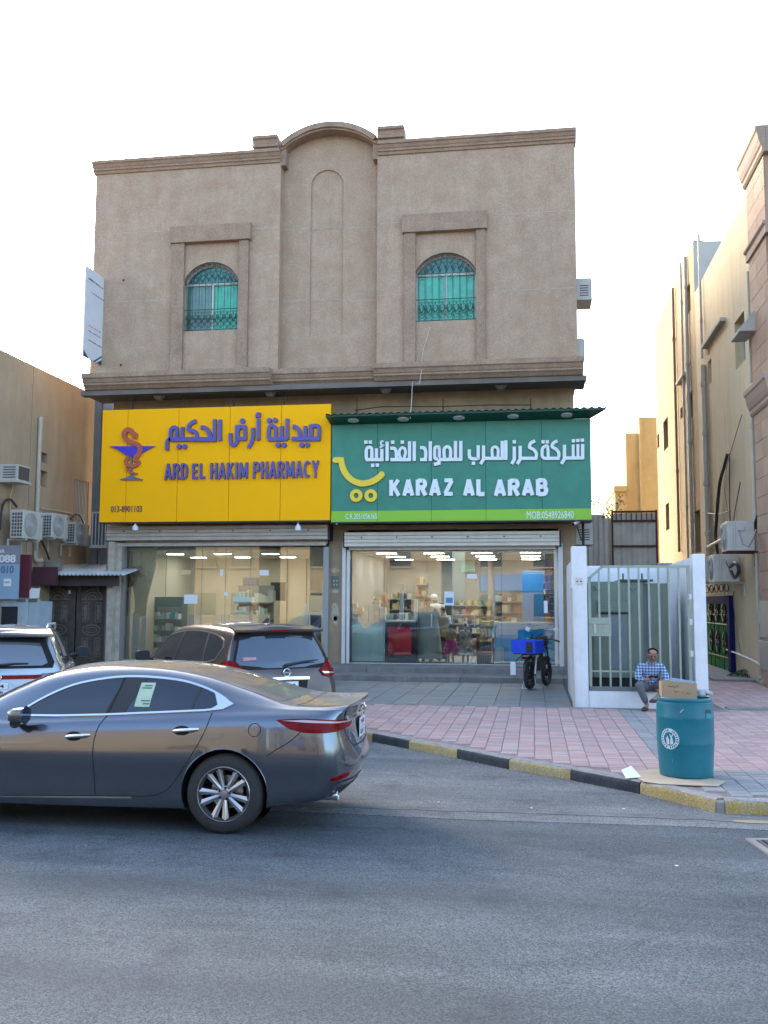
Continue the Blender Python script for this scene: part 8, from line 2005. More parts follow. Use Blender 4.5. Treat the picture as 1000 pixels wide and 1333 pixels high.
def suv_trim(c, w, k, spoiler_m, h_rail=True):
    sw = smooth_pts([(3.18, 1.055), (2.85, 1.33*k), (2.50, 1.50*k), (1.70, 1.575*k), (0.95, 1.54*k), (0.62, 1.46*k)], 4)+[(0.55, 1.36*k), (0.66, 1.16), (0.9, 1.12), (1.6, 1.09), (2.4, 1.065)]
    for sg in (1, -1):
        c.decal('side_glass', sw, M_cglass, 'side', sg, 0.004); c.strip('window_trim', sw, 0.018, M_chrome, 'side', sg, 0.010, closed=True)
        for xa, xb in ((2.05, 2.12), (1.15, 1.05)): c.strip('door_pillar', [(xa, 1.545*k), (xb, 1.085)], 0.06, M_bump, 'side', sg, 0.008)
        c.strip('door_gap', [(2.12, 1.07), (2.16, 0.8), (2.14, 0.36)], 0.008, M_gap, 'side', sg, 0.002); c.strip('door_gap', [(1.12, 1.07), (1.20, 0.85), (1.42, 0.55), (1.5, 0.36)], 0.008, M_gap, 'side', sg, 0.002)
        mirror_(c, (2.92, sg*(w+0.12), 1.13), 0.14, 0.22, 0.16, M_bump)
        part('mirror_arm', MB().tube([(2.95, sg*(w-0.06), 1.05), (2.92, sg*(w+0.05), 1.08)], 0.035, 8), M_bump, c.t, local=True)
        if h_rail: part('roof_rail', MB().tube([(2.5, sg*w*0.66, 1.62*k), (2.4, sg*w*0.66, 1.70*k+0.005), (0.9, sg*w*0.66, 1.72*k), (0.62, sg*w*0.66, 1.655*k)], 0.018, 8), M_alu, c.t, smooth=50, local=True)
        part('door_handle', MB().tube([(2.0, sg*(w+0.0), 0.98), (1.96, sg*(w+0.028), 0.985), (1.82, sg*(w+0.028), 0.985), (1.78, sg*(w), 0.98)], 0.013, 8), M_chrome, c.t, local=True); part('door_handle', MB().tube([(1.15, sg*(w+0.0), 1.0), (1.11, sg*(w+0.028), 1.005), (0.97, sg*(w+0.028), 1.005), (0.93, sg*(w), 1.0)], 0.013, 8), M_chrome, c.t, local=True)
    c.decal('windscreen', [(3.42, -w*0.68), (3.50, 0), (3.42, w*0.68), (2.62, w*0.58), (2.56, 0), (2.62, -w*0.58)], M_cglass, 'top', 1, 0.003)
    c.decal('bumper_skirt', [(-w*0.86, 0.36), (w*0.86, 0.36), (w*0.88, 0.56), (w*0.4, 0.60), (-w*0.4, 0.60), (-w*0.88, 0.56)], M_bump, 'rear', 1, 0.010)
phi = R(43); hb = Vector((-math.sin(phi), math.cos(phi), 0)); 
M_brown = paint('dark_brown_paint', (0.046, 0.027, 0.021), 0.6, 0.3, 0.45)
car2 = suv('suv', 'dark brown SUV parked along the kerb in front of the pharmacy', (-3.31, 12.98, 0.004), math.atan2(hb.y, hb.x), M_brown, 1.66, 0.91)
suv_trim(car2, 0.91, 1.66/1.70, M_brown, False)
w = 0.91
rg = smooth_pts([(-0.58, 1.46), (0, 1.49), (0.58, 1.46)], 3)+[(0.70, 1.15), (0.66, 1.10), (0.4, 1.075), (0.30, 1.055), (-0.30, 1.055), (-0.4, 1.075), (-0.66, 1.10), (-0.70, 1.15)]
M_bglass = mat('pale_reflecting_rear_glass', (0.03, 0.05, 0.07), 0.04, spec=1.0, coat=1.0)
car2.decal('rear_window_surround', smooth_pts([(-0.60, 1.50), (0, 1.535), (0.60, 1.50)], 3)+[(0.75, 1.12), (0.72, 1.04), (-0.72, 1.04), (-0.75, 1.12)], M_gap, 'rear', 1, 0.004)
rw = car2.decal('rear_window', rg, M_bglass, 'rear', 1, 0.009)
part('roof_spoiler', MB().prism([(0.29, 0.70, 1.575), (0.27, 0.0, 1.60), (0.29, -0.70, 1.575), (0.55, -0.66, 1.625), (0.55, 0, 1.66), (0.55, 0.66, 1.625)], (), (0, 0, -0.035)), M_brown, car2.t, local=True, bevel=0.01)
part('brake_light', MB().box((0.265, -0.16, 1.548), (0.30, 0.16, 1.568)), M_red, car2.t, local=True)
part('antenna_fin', MB().prism([(0.80, 0.0, 1.66), (0.58, 0.0, 1.67), (0.60, 0.0, 1.735), (0.64, 0.0, 1.74)], (), (0, 0.03, 0)), M_brown, car2.t, local=True)
hx = car2.bvh.ray_cast(Vector((-3, 0.1, 1.10)), Vector((1, 0, 0)))[0].x
part('wiper', MB().tube([(hx-0.045, 0.02, 1.09), (hx-0.02, -0.30, 1.135), (hx-0.0, -0.52, 1.15)], [0.022, 0.014, 0.008], 8), M_black, rw, local=True)
car2.decal('window_sticker', [(0.60, 1.20), (0.42, 1.20), (0.42, 1.165), (0.60, 1.155)], mat('red_white_sticker', (0.55, 0.40, 0.40), 0.5, var=0.6, vscale=40, col2=(0.5, 0.05, 0.06)), 'rear', 1, 0.013, parent=rw)
for sg in (1, -1):
    car2.decal('tail_lamp', [(36, 1.00), (43, 1.09), (51, 1.165), (57, 1.16), (64, 1.08), (66, 1.03), (56, 0.95), (46, 0.90), (39, 0.93)], M_red, 'wrap', sg, 0.016)
    car2.decal('lamp_clear', [(38, 0.985), (50, 0.965), (60, 1.0), (60, 0.985), (50, 0.945), (40, 0.955)], M_chrome, 'wrap', sg, 0.020)
car2.strip('boot_trim', [(-0.36, 0.905), (0, 0.915), (0.36, 0.905)], 0.035, M_chrome, 'rear', 1, 0.016)
hx = car2.bvh.ray_cast(Vector((-3, 0, 0.985)), Vector((1, 0, 0)))[0].x
mb = MB(); mb.tube([(hx-0.014, 0.052*math.cos(a*math.pi/12), 0.99+0.052*math.sin(a*math.pi/12)) for a in range(25)], 0.009, 6); mb.box((hx-0.022, -0.068, 0.977), (hx-0.004, 0.068, 1.003)); part('emblem', mb, M_chrome, car2.t, local=True)
car2.decal('tailgate_shade_patch', [(-0.34, 0.88), (0.34, 0.88), (0.30, 0.74), (-0.30, 0.74)], M_gap, 'rear', 1, 0.003); plate(car2, 0, 0.81, 0.33, 0.12, 0.008, [('4150', -0.02, 0.05)])  # flat dark panel; shade of the plate hollow put into its colour
# silver SUV
phi = R(24); hs_ = Vector((-math.sin(phi), math.cos(phi), 0)); M_silver = paint('silver_paint', (0.26, 0.28, 0.30), 0.85, 0.3, 0.3, (0.42, 0.39, 0.35))
car3 = suv('suv', 'silver SUV with a full width red tail light at the left picture edge', (-7.36, 12.45, 0), math.atan2(hs_.y, hs_.x), M_silver, 1.60, 0.925)
suv_trim(car3, 0.925, 1.60/1.70, M_silver)
car3.decal('rear_window_surround', smooth_pts([(-0.60, 1.44), (0, 1.475), (0.60, 1.44)], 3)+[(0.76, 1.10), (0.74, 1.02), (-0.74, 1.02), (-0.76, 1.10)], M_gap, 'rear', 1, 0.004)
rw = car3.decal('rear_window', smooth_pts([(-0.55, 1.36), (0, 1.385), (0.55, 1.36)], 3)+[(0.67, 1.09), (0.6, 1.055), (-0.6, 1.055), (-0.67, 1.09)], mat('grey_reflecting_glass', (0.10, 0.12, 0.14), 0.06, spec=1.0, coat=1.0), 'rear', 1, 0.009)
part('roof_spoiler', MB().prism([(0.20, 0.74, 1.50), (0.17, 0.0, 1.53), (0.20, -0.74, 1.50), (0.5, -0.68, 1.565), (0.5, 0, 1.60), (0.5, 0.68, 1.565)], (), (0, 0, -0.045)), M_silver, car3.t, local=True, bevel=0.012)
hx = car3.bvh.ray_cast(Vector((-3, 0.0, 1.07)), Vector((1, 0, 0)))[0].x
part('wiper', MB().tube([(hx-0.04, 0.02, 1.065), (hx-0.01, -0.25, 1.09), (hx, -0.42, 1.09)], [0.022, 0.014, 0.008], 8), M_black, rw, local=True)
car3.decal('light_bar', [(-0.74, 0.94), (-0.5, 0.93), (0.5, 0.93), (0.74, 0.94), (0.74, 0.855), (0.5, 0.875), (-0.5, 0.875), (-0.74, 0.855)], M_red, 'rear', 1, 0.012)
for sg in (1, -1):
    car3.decal('tail_lamp', [(38, 0.945), (52, 0.955), (60, 0.955), (62, 0.90), (58, 0.84), (45, 0.83), (38, 0.85)], M_redd, 'wrap', sg, 0.016)
    car3.strip('lamp_trim', [(sg*0.76, 0.80), (sg*0.62, 0.79), (sg*0.48, 0.84)], 0.022, M_chrome, 'rear', 1, 0.014)
isl, (a0, b0_, c0_, d0_) = text_islands('V', 0.03); mb = MB(); hx = car3.bvh.ray_cast(Vector((-3, 0.0, 0.9)), Vector((1, 0, 0)))[0].x
mb.tube([(hx-0.022, 0.075*math.cos(a*math.pi/12), 0.90+0.05*math.sin(a*math.pi/12)) for a in range(25)], 0.007, 6); mb.tube([(hx-0.022, 0.035, 0.93), (hx-0.022, 0.0, 0.87), (hx-0.022, -0.035, 0.93)], 0.009, 6); part('emblem', mb, M_chrome, car3.t, local=True)
plate(car3, 0, 0.74, 0.34, 0.17, 0.012, [('1274', 0.02, 0.05), ('2 ZER', -0.065, 0.045)])
# ------------------------------------------------------------------ people
def skin_mesh(chains, root=0, sub=2):
    """chains: list of lists of (point, radius); equal points are shared. returns evaluated mesh"""
    V = []; Rr = []; E = []
    def vid(p, r):
        for i, q in enumerate(V):
            if (q-p).length < 1e-4: return i
        V.append(p); Rr.append(r); return len(V)-1
    for ch in chains:
        prev = None
        for p, r in ch:
            k = vid(Vector(p), r)
            if prev is not None and prev != k: E.append((prev, k))
            prev = k
    me = bpy.data.meshes.new('body'); me.from_pydata([tuple(v) for v in V], E, [])
    b = bmesh.new(); b.from_mesh(me); ly = b.verts.layers.skin.verify(); b.verts.ensure_lookup_table()
    for i, v in enumerate(b.verts):
        r = Rr[i]; v[ly].radius = r if isinstance(r, tuple) else (r, r); v[ly].use_root = (i == root)
    b.to_mesh(me); b.free()
    o = bpy.data.objects.new('body', me); COL.objects.link(o)
    m = o.modifiers.new('skin', 'SKIN'); m.use_smooth_shade = True; m.branch_smoothing = 0.6
    s = o.modifiers.new('sub', 'SUBSURF'); s.levels = sub; s.render_levels = sub
    dg = bpy.context.evaluated_depsgraph_get(); ev = o.evaluated_get(dg); r = bpy.data.meshes.new_from_object(ev, depsgraph=dg)
    bpy.data.objects.remove(o); bpy.data.meshes.remove(me)
    mb = MB(); mb.v = [tuple(v.co) for v in r.vertices]; mb.f = [tuple(p.vertices) for p in r.polygons]; bpy.data.meshes.remove(r); return mb
def join(a, b): a.add(b.v, b.f); return a
M_skin = mat('warm_brown_skin', (0.36, 0.19, 0.12), 0.55, var=0.15, vscale=12); M_skin2 = mat('light_brown_skin', (0.38, 0.22, 0.15), 0.55)
M_hair = mat('grey_black_hair', (0.03, 0.027, 0.025), 0.8); M_eye = mat('dark_eye', (0.01, 0.01, 0.01), 0.3)
def person(label, J, loc, mskin, s=1.0, curl=(0, -0.3, -0.5), hair='short', group=None):
    """J: joints in world coordinates; a continuous body with head, hands and feet"""
    t = thing('person', label, 'person', loc, 0, group); V_ = {k: Vector(v) for k, v in J.items()}
    c = []
    hd = V_['hd']; nk = V_['nk']; up = (hd-nk).normalized()
    c.append([(V_['pel'], 0.13*s), (V_['sp'], 0.125*s), (V_['ch'], (0.14*s)), (nk, 0.058*s), (nk+(hd-nk)*0.45, 0.056*s), (hd-up*0.02*s, 0.085*s), (hd+up*0.055*s, 0.088*s), (hd+up*0.10*s, 0.055*s)])
    for q in 'LR':
        c.append([(V_['ch'], 0.14*s), (V_['sh'+q], 0.065*s), (V_['sh'+q]*0.5+V_['el'+q]*0.5, 0.052*s), (V_['el'+q], 0.042*s), (V_['wr'+q], 0.027*s), (V_['hn'+q], (0.036*s, 0.020*s))])
        c.append([(V_['pel'], 0.13*s), (V_['hip'+q], 0.095*s), (V_['hip'+q]*0.5+V_['kn'+q]*0.5, 0.08*s), (V_['kn'+q], 0.058*s), (V_['kn'+q]*0.5+V_['an'+q]*0.5, 0.055*s), (V_['an'+q], 0.037*s), (V_['an'+q]*0.3+V_['to'+q]*0.7, 0.038*s), (V_['to'+q], 0.026*s)])
    body = skin_mesh(c)
    for q in 'LR':       # five fingers rooted in the palm
        d = (V_['hn'+q]-V_['wr'+q]).normalized(); cv = Vector(curl).normalized(); sd_ = d.cross(cv)
        sd_ = sd_.normalized() if sd_.length > 0.1 else d.cross(Vector((1, 0, 0))).normalized()
        for k in range(4):
            ln = (0.062, 0.072, 0.068, 0.052)[k]*s; p = V_['hn'+q]+sd_*(k-1.5)*0.018*s
            a = p+d*ln*0.5; b = a+(d*0.7+cv*0.7).normalized()*ln*0.4; e = b+(d*0.2+cv).normalized()*ln*0.32
            join(body, MB().tube([p-d*0.02*s, a, b, e], [0.0095*s, 0.009*s, 0.0082*s, 0.006*s], 6))
        p = V_['hn'+q]-d*0.02*s-sd_*0.02*s; join(body, MB().tube([p, p-sd_*0.028*s+d*0.02*s, p-sd_*0.03*s+d*0.045*s+cv*0.01*s], [0.012*s, 0.011*s, 0.008*s], 6))
    f = Vector(J.get('face', (0, -1, -0.2))).normalized(); f = (f-up*f.dot(up)).normalized(); sx = f.cross(up).normalized()
    hc = hd+up*0.02*s
    join(body, MB().tube([hc+f*0.078*s+up*0.03*s, hc+f*0.108*s-up*0.012*s, hc+f*0.083*s-up*0.02*s], [0.008*s, 0.015*s, 0.010*s], 6))   # nose
    join(body, MB().tube([hc-up*0.02*s, hc+f*0.05*s-up*0.075*s], [0.06*s, 0.038*s], 10))                                                # jaw
    for e in (-1, 1): join(body, MB().tube([hc+sx*e*0.082*s+up*0.025*s, hc+sx*e*0.098*s-f*0.012*s+up*0.005*s, hc+sx*e*0.084*s-up*0.03*s], [0.010*s, 0.014*s, 0.008*s], 6))
    b = part('body', body, mskin, t, smooth=80, recalc=False)
    for e in (-1, 1):
        p = hc+f*0.082*s+sx*e*0.032*s+up*0.012*s; part('eye', MB().sphere(p, 0.010*s, 8, 6), M_eye, b, smooth=80)
        part('eyebrow', MB().tube([p+up*0.02*s-sx*0.017*s, p+up*0.024*s+f*0.004*s, p+up*0.02*s+sx*0.017*s], 0.005*s, 5), M_hair, b)
    part('mouth', MB().tube([hc+f*0.084*s-up*0.048*s-sx*0.022*s, hc+f*0.090*s-up*0.048*s, hc+f*0.084*s-up*0.048*s+sx*0.022*s], 0.005*s, 5), mat('lips', (0.2, 0.07, 0.06), 0.5), b)
    def cap_(lo, hi, back, m, nm, r=0.096):
        mb = MB(); n, k = 18, 7
        for j in range(k+1):
            ph_ = lo+(hi-lo)*j/k
            for i in range(n):
                th = 2*math.pi*i/n; d = f*math.cos(th)*math.cos(ph_)+sx*math.sin(th)*math.cos(ph_)+up*math.sin(ph_)
                rr = r*s*(1.0 if math.cos(th) < back else 0.80); mb.v.append(tuple(hc+up*0.03*s+d*rr-f*0.008*s))
        for j in range(k):
            for i in range(n): a = j*n+i; mb.f.append((a, j*n+(i+1) % n, (j+1)*n+(i+1) % n, a+n))
        part(nm, mb, m, b, smooth=80, recalc=False)
    if hair == 'short': cap_(-0.35, 1.57, 0.55, M_hair, 'hair')
    elif hair == 'bald': cap_(-0.45, 0.42, 0.15, M_hair, 'hair')
    elif hair == 'scarf': cap_(-1.1, 1.57, 0.7, mat('white_scarf', (0.6, 0.6, 0.62), 0.8), 'head_scarf', 0.100)
    elif hair == 'long': cap_(-1.2, 1.57, 0.5, M_hair, 'hair', 0.105)
    if hair == 'bald':
        part('beard', MB().tube([hc+f*0.03*s-up*0.03*s+sx*0.07*s, hc+f*0.07*s-up*0.07*s+sx*0.035*s, hc+f*0.085*s-up*0.085*s, hc+f*0.07*s-up*0.07*s-sx*0.035*s, hc+f*0.03*s-up*0.03*s-sx*0.07*s], [0.010*s, 0.018*s, 0.022*s, 0.018*s, 0.010*s], 8), mat('grey_beard', (0.12, 0.11, 0.10), 0.9), b, smooth=60)
        part('moustache', MB().tube([hc+f*0.086*s-up*0.036*s-sx*0.028*s, hc+f*0.096*s-up*0.033*s, hc+f*0.086*s-up*0.036*s+sx*0.028*s], 0.007*s, 5), M_hair, b)
    return t, V_, f, up, sx, hc
def plaid(name):
    m = mat(name, (0.10, 0.20, 0.42), 0.85); n = m.node_tree.nodes; l = m.node_tree.links; b = n['Principled BSDF']; tc = n.new('ShaderNodeTexCoord'); sp = n.new('ShaderNodeSeparateXYZ'); l.new(tc.outputs['Object'], sp.inputs[0]); prev = None
    def band(sock, fr, ph, thr):
        a = n.new('ShaderNodeMath'); a.operation = 'MULTIPLY_ADD'; a.inputs[1].default_value = fr; a.inputs[2].default_value = ph; l.new(sock, a.inputs[0])
        s_ = n.new('ShaderNodeMath'); s_.operation = 'SINE'; l.new(a.outputs[0], s_.inputs[0]); r = n.new('ShaderNodeMapRange'); r.inputs[1].default_value = thr; r.inputs[2].default_value = thr+0.15; l.new(s_.outputs[0], r.inputs[0]); return r.outputs[0]
    col = (0.10, 0.20, 0.42); base = None
    for sock, fr, ph, thr, c, k in ((sp.outputs[0], 125, 0, 0.1, (0.05, 0.07, 0.16), 0.6), (sp.outputs[2], 125, 1, 0.1, (0.05, 0.07, 0.16), 0.6), (sp.outputs[0], 125, 3.1, 0.75, (0.60, 0.66, 0.72), 0.75), (sp.outputs[2], 125, 4.1, 0.75, (0.60, 0.66, 0.72), 0.75)):
        bd = band(sock, fr, ph, thr); mu = n.new('ShaderNodeMath'); mu.operation = 'MULTIPLY'; mu.inputs[1].default_value = k; l.new(bd, mu.inputs[0]); mx = n.new('ShaderNodeMix'); mx.data_type = 'RGBA'
        if base is None: mx.inputs[6].default_value = (*col, 1)
        else: l.new(base, mx.inputs[6])
        mx.inputs[7].default_value = (*c, 1); l.new(mu.outputs[0], mx.inputs[0]); base = mx.outputs[2]
    l.new(base, b.inputs['Base Color']); return m
# seated man on the sill
X0 = X(847, 890, 17.6)
def P_(x, y, z): return (X0+x, y, z)
ZS_ = ZS
J = dict(pel=P_(0, 17.70, ZS_+0.12), sp=P_(0.0, 17.68, ZS_+0.27), ch=P_(0.01, 17.60, ZS_+0.44), nk=P_(0.02, 17.53, ZS_+0.56), hd=P_(0.03, 17.46, ZS_+0.66), face=(-0.05, -1, -0.9),
    shL=P_(-0.165, 17.60, ZS_+0.47), elL=P_(-0.235, 17.50, ZS_+0.25), wrL=P_(-0.09, 17.33, ZS_+0.25), hnL=P_(-0.03, 17.28, ZS_+0.27),
    shR=P_(0.19, 17.60, ZS_+0.47), elR=P_(0.27, 17.50, ZS_+0.24), wrR=P_(0.17, 17.34, ZS_+0.12), hnR=P_(0.11, 17.29, ZS_+0.07),
    hipL=P_(-0.09, 17.66, ZS_+0.09), knL=P_(-0.235, 17.28, ZS_+0.17), anL=P_(-0.09, 17.36, PZ+0.08), toL=P_(-0.17, 17.20, PZ+0.035),
    hipR=P_(0.10, 17.66, ZS_+0.09), knR=P_(0.24, 17.30, ZS_+0.15), anR=P_(0.07, 17.30, ZS_-0.05), toR=P_(-0.02, 17.20, ZS_-0.09))
man, V_, f, up, sx, hc = person('bald bearded man in blue plaid shirt and grey trousers sitting reading his phone', J, P_(0, 17.6, PZ), M_skin, 1.0, (0, -0.2, 0.6), 'bald')
sh_ = skin_mesh([[(V_['pel']+Vector((0, 0, -0.02)), (0.165, 0.15)), (V_['sp'], (0.165, 0.15)), (V_['ch'], (0.165, 0.145)), (V_['nk']-Vector((0, 0, 0.05)), 0.095), (V_['nk']-Vector((0, 0, 0.01)), 0.072)],
    [(V_['ch'], 0.165), (V_['shL'], 0.088), (V_['shL']*0.5+V_['elL']*0.5, 0.075), (V_['elL'], 0.065), (V_['elL']*0.15+V_['wrL']*0.85, 0.045)],
    [(V_['ch'], 0.165), (V_['shR'], 0.088), (V_['shR']*0.5+V_['elR']*0.5, 0.075), (V_['elR'], 0.065), (V_['elR']*0.15+V_['wrR']*0.85, 0.045)]])
part('shirt', sh_, plaid('blue_plaid'), man, smooth=80, recalc=False)
tr_ = skin_mesh([[(V_['sp']-Vector((0, 0, 0.04)), 0.145), (V_['pel'], 0.155)], [(V_['pel'], 0.155), (V_['hipL'], 0.11), (V_['hipL']*0.5+V_['knL']*0.5, 0.097), (V_['knL'], 0.078), (V_['knL']*0.5+V_['anL']*0.5, 0.066), (V_['knL']*0.12+V_['anL']*0.88, 0.052)],
    [(V_['pel'], 0.155), (V_['hipR'], 0.11), (V_['hipR']*0.5+V_['knR']*0.5, 0.097), (V_['knR'], 0.078), (V_['knR']*0.5+V_['anR']*0.5, 0.066), (V_['knR']*0.2+V_['anR']*0.8, 0.055)]])
part('trousers', tr_, mat('grey_trousers', (0.13, 0.135, 0.15), 0.9, var=0.2, vscale=8, bump=0.2), man, smooth=80, recalc=False)
for q in 'LR':
    a, b_ = V_['an'+q], V_['to'+q]; d = (b_-a); d.z = 0; d.normalize(); c_ = (a*0.35+b_*0.65); c_.z = (PZ+0.03) if q == 'L' else b_.z-0.02
    sh2 = MB().sphere((0, 0, 0), 1.0, 14, 8); ang = math.atan2(d.y, d.x); sh2.v = [(c_.x+math.cos(ang)*v[0]*0.135-math.sin(ang)*v[1]*0.05, c_.y+math.sin(ang)*v[0]*0.135+math.cos(ang)*v[1]*0.05, c_.z+v[2]*(0.045 if v[2] > 0 else 0.028)) for v in sh2.v]
    part('sandal', sh2, mat('dark_brown_leather', (0.035, 0.022, 0.016), 0.6), man, smooth=60)
ph_ = V_['hnL']*0.6+V_['hnR']*0.0+Vector((0, 0, 0)); c_ = V_['hnL']+Vector((0.045, -0.035, 0.035))
tag(part('phone', MB().box((-0.075, -0.038, -0.005), (0.075, 0.038, 0.005), Matrix.Translation(c_) @ Matrix.Rotation(R(-35), 4, 'X')), M_black, None, bevel=0.002), 'black mobile phone held by the seated man', 'phone')
# figures inside the grocery
def stand(px_, ptop, pbot, Y, label, face, mskin=M_skin2, hair='short', arms=None):
    z0 = ZG+0.0; x0 = X(px_, 820, Y); H_ = Z(px_, ptop, Y)-z0; k = H_/1.72; q = lambda x, y, z: (x0+x*k, Y+y*k, z0+z*k); fy = 1 if face[1] > 0 else -1
    J = dict(pel=q(0, 0, 0.92), sp=q(0, 0, 1.08), ch=q(0, 0, 1.30), nk=q(0, 0.0, 1.46), hd=q(face[0]*0.03, face[1]*0.03, 1.57), face=face)
    for s_, sg in (('L', -1), ('R', 1)):
        J['sh'+s_] = q(sg*0.18, 0, 1.40); J['el'+s_] = q(sg*0.25, fy*0.02, 1.12); J['wr'+s_] = q(sg*0.22+face[0]*0.15, fy*0.18, 0.98 if arms is None else arms); J['hn'+s_] = q(sg*0.20+face[0]*0.22, fy*0.25, 0.96 if arms is None else arms+0.03)
        J['hip'+s_] = q(sg*0.09, 0, 0.88); J['kn'+s_] = q(sg*0.10, fy*0.03, 0.48); J['an'+s_] = q(sg*0.10, 0, 0.08); J['to'+s_] = q(sg*0.11+face[0]*0.1, fy*0.16*abs(face[1]), 0.03)
    r = person(label, J, (x0, Y, z0), mskin, k, (0, 0, -1), hair); return r+(k, q)
def robe(t, q, z_top, z_bot, w_top, w_bot, m, name, wav=0.0, n=28):
    mb = MB(); kk = 16
    for j in range(kk+1):
        f_ = j/kk; z = z_top+(z_bot-z_top)*f_; w_ = w_top+(w_bot-w_top)*f_**0.8
        if f_ < 0.12: w_ *= 0.55+0.45*(f_/0.12)
        for i in range(n):
            a = 2*math.pi*i/n; rr = w_*(1+wav*f_*math.sin(a*7)); mb.v.append(q(rr*math.cos(a), rr*0.72*math.sin(a), z))
    for j in range(kk):
        for i in range(n): a = j*n+i; mb.f.append((a, j*n+(i+1) % n, (j+1)*n+(i+1) % n, a+n))
    part(name, mb, m, t, smooth=80)
def sleeves(t, V_, k, m, frac=0.9, r=(0.085, 0.075, 0.055)):
    for q in 'LR': part('sleeve', MB().tube([V_['sh'+q]*0.75+V_['ch']*0.25, V_['sh'+q], V_['sh'+q]*0.5+V_['el'+q]*0.5, V_['el'+q], V_['el'+q]*(1-frac)+V_['wr'+q]*frac], [r[0]*k*1.1, r[0]*k, r[1]*k, r[1]*k, r[2]*k], 10), m, t, smooth=80)
M_thobe = mat('grey_green_thobe', (0.30, 0.35, 0.34), 0.85, var=0.15, vscale=4, bump=0.1); M_wt = mat('pale_thobe', (0.55, 0.57, 0.60), 0.85)
t, V_, *_r, k, q = stand(558, 777, 861, 26.25, 'man in a grey ankle-length thobe standing at the counter inside the grocery', (-0.8, 0.6, 0)); robe(t, q, 1.47, 0.10, 0.215, 0.36, M_thobe, 'thobe', 0.05); sleeves(t, V_, k, M_thobe)
t, V_, *_r, k, q = stand(566, 773, 861, 26.9, 'man in a pale shirt with a white headscarf behind the man in the thobe', (-0.6, 0.8, 0), hair='scarf'); robe(t, q, 1.47, 0.80, 0.21, 0.24, M_wt, 'shirt'); robe(t, q, 0.92, 0.08, 0.19, 0.17, M_black, 'trousers'); sleeves(t, V_, k, M_wt)
t, V_, *_r, k, q = stand(576, 790, 861, 26.6, 'boy in a tan waistcoat and dark trousers inside the grocery', (0.3, 0.95, 0)); robe(t, q, 1.46, 0.78, 0.21, 0.23, mat('tan_waistcoat', (0.34, 0.24, 0.11), 0.85), 'waistcoat'); robe(t, q, 0.92, 0.08, 0.18, 0.16, M_black, 'trousers'); sleeves(t, V_, k, M_wt)
t, V_, *_r, k, q = stand(587, 812, 861, 26.2, 'small girl in a magenta tulle skirt inside the grocery', (0.2, 0.98, 0), hair='long'); robe(t, q, 1.46, 0.95, 0.17, 0.16, mat('brown_top', (0.24, 0.17, 0.12), 0.85), 'top'); robe(t, q, 1.05, 0.42, 0.16, 0.40, mat('magenta_tulle', (0.33, 0.02, 0.13), 0.8), 'skirt', 0.10)
t, V_, *_r, k, q = stand(606, 812, 861, 26.1, 'small girl in a grey patterned dress inside the grocery', (-0.2, 0.98, 0), hair='long'); robe(t, q, 1.46, 0.40, 0.16, 0.33, mat('grey_pattern_dress', (0.42, 0.44, 0.43), 0.85, var=0.8, vscale=14, col2=(0.08, 0.08, 0.09)), 'dress', 0.06); robe(t, q, 0.47, 0.36, 0.325, 0.345, M_lw, 'hem', 0.06)

# ------------------------------------------------------------------ delivery motorbike
bp = atZ(690, 897.5, PZ); BA = R(19); bz = math.atan2(math.cos(BA), math.sin(BA))
bk = thing('motorbike', 'black electric motorbike with a blue crate on its rack standing before the blue freezer', 'motorbike', (bp.x, bp.y, PZ), bz)
L = dict(local=True)
def bwheel(x, r, w):
    t = part('wheel', MB().lathe([(r*0.74, -w*0.4), (r*0.86, -w*0.5), (r*0.96, -w*0.38), (r, 0), (r*0.96, w*0.38), (r*0.86, w*0.5), (r*0.74, w*0.4)], (x, 0, r), 36, 'y'), M_tyre, bk, smooth=50, **L)
    part('rim', MB().lathe([(r*0.75, -w*0.35), (r*0.70, -w*0.2), (r*0.70, w*0.2), (r*0.75, w*0.35)], (x, 0, r), 32, 'y'), M_dark, t, smooth=40, **L)
    part('hub_motor', MB().lathe([(0.001, -w*0.55), (r*0.28, -w*0.5), (r*0.30, 0), (r*0.28, w*0.5), (0.001, w*0.55)], (x, 0, r), 20, 'y'), M_dark, t, smooth=40, **L)
    for k in range(8):
        a = math.pi*2*k/8+0.2; part('spoke', MB().tube([(x+r*0.25*math.cos(a), 0.02*(-1)**k, r+r*0.25*math.sin(a)), (x+r*0.72*math.cos(a), 0, r+r*0.72*math.sin(a))], 0.008, 5), M_dark, t, **L)
bwheel(0, 0.30, 0.105); bwheel(1.14, 0.30, 0.09)
part('frame', MB().tube([(0, 0.07, 0.30), (0.35, 0.08, 0.45), (0.55, 0.06, 0.75), (0.85, 0.0, 0.95)], 0.022, 8).tube([(0, -0.07, 0.30), (0.35, -0.08, 0.45), (0.55, -0.06, 0.75), (0.85, 0.0, 0.95)], 0.022, 8).tube([(0.35, 0, 0.40), (0.70, 0, 0.42), (0.88, 0, 0.90)], 0.028, 8).tube([(-0.25, 0.09, 0.74), (0.2, 0.09, 0.74), (0.5, 0.07, 0.72)], 0.016, 6).tube([(-0.25, -0.09, 0.74), (0.2, -0.09, 0.74), (0.5, -0.07, 0.72)], 0.016, 6), M_dark, bk, smooth=50, **L)
part('battery_box', MB().box((0.36, -0.09, 0.38), (0.72, 0.09, 0.66)), M_black, bk, bevel=0.02, **L)
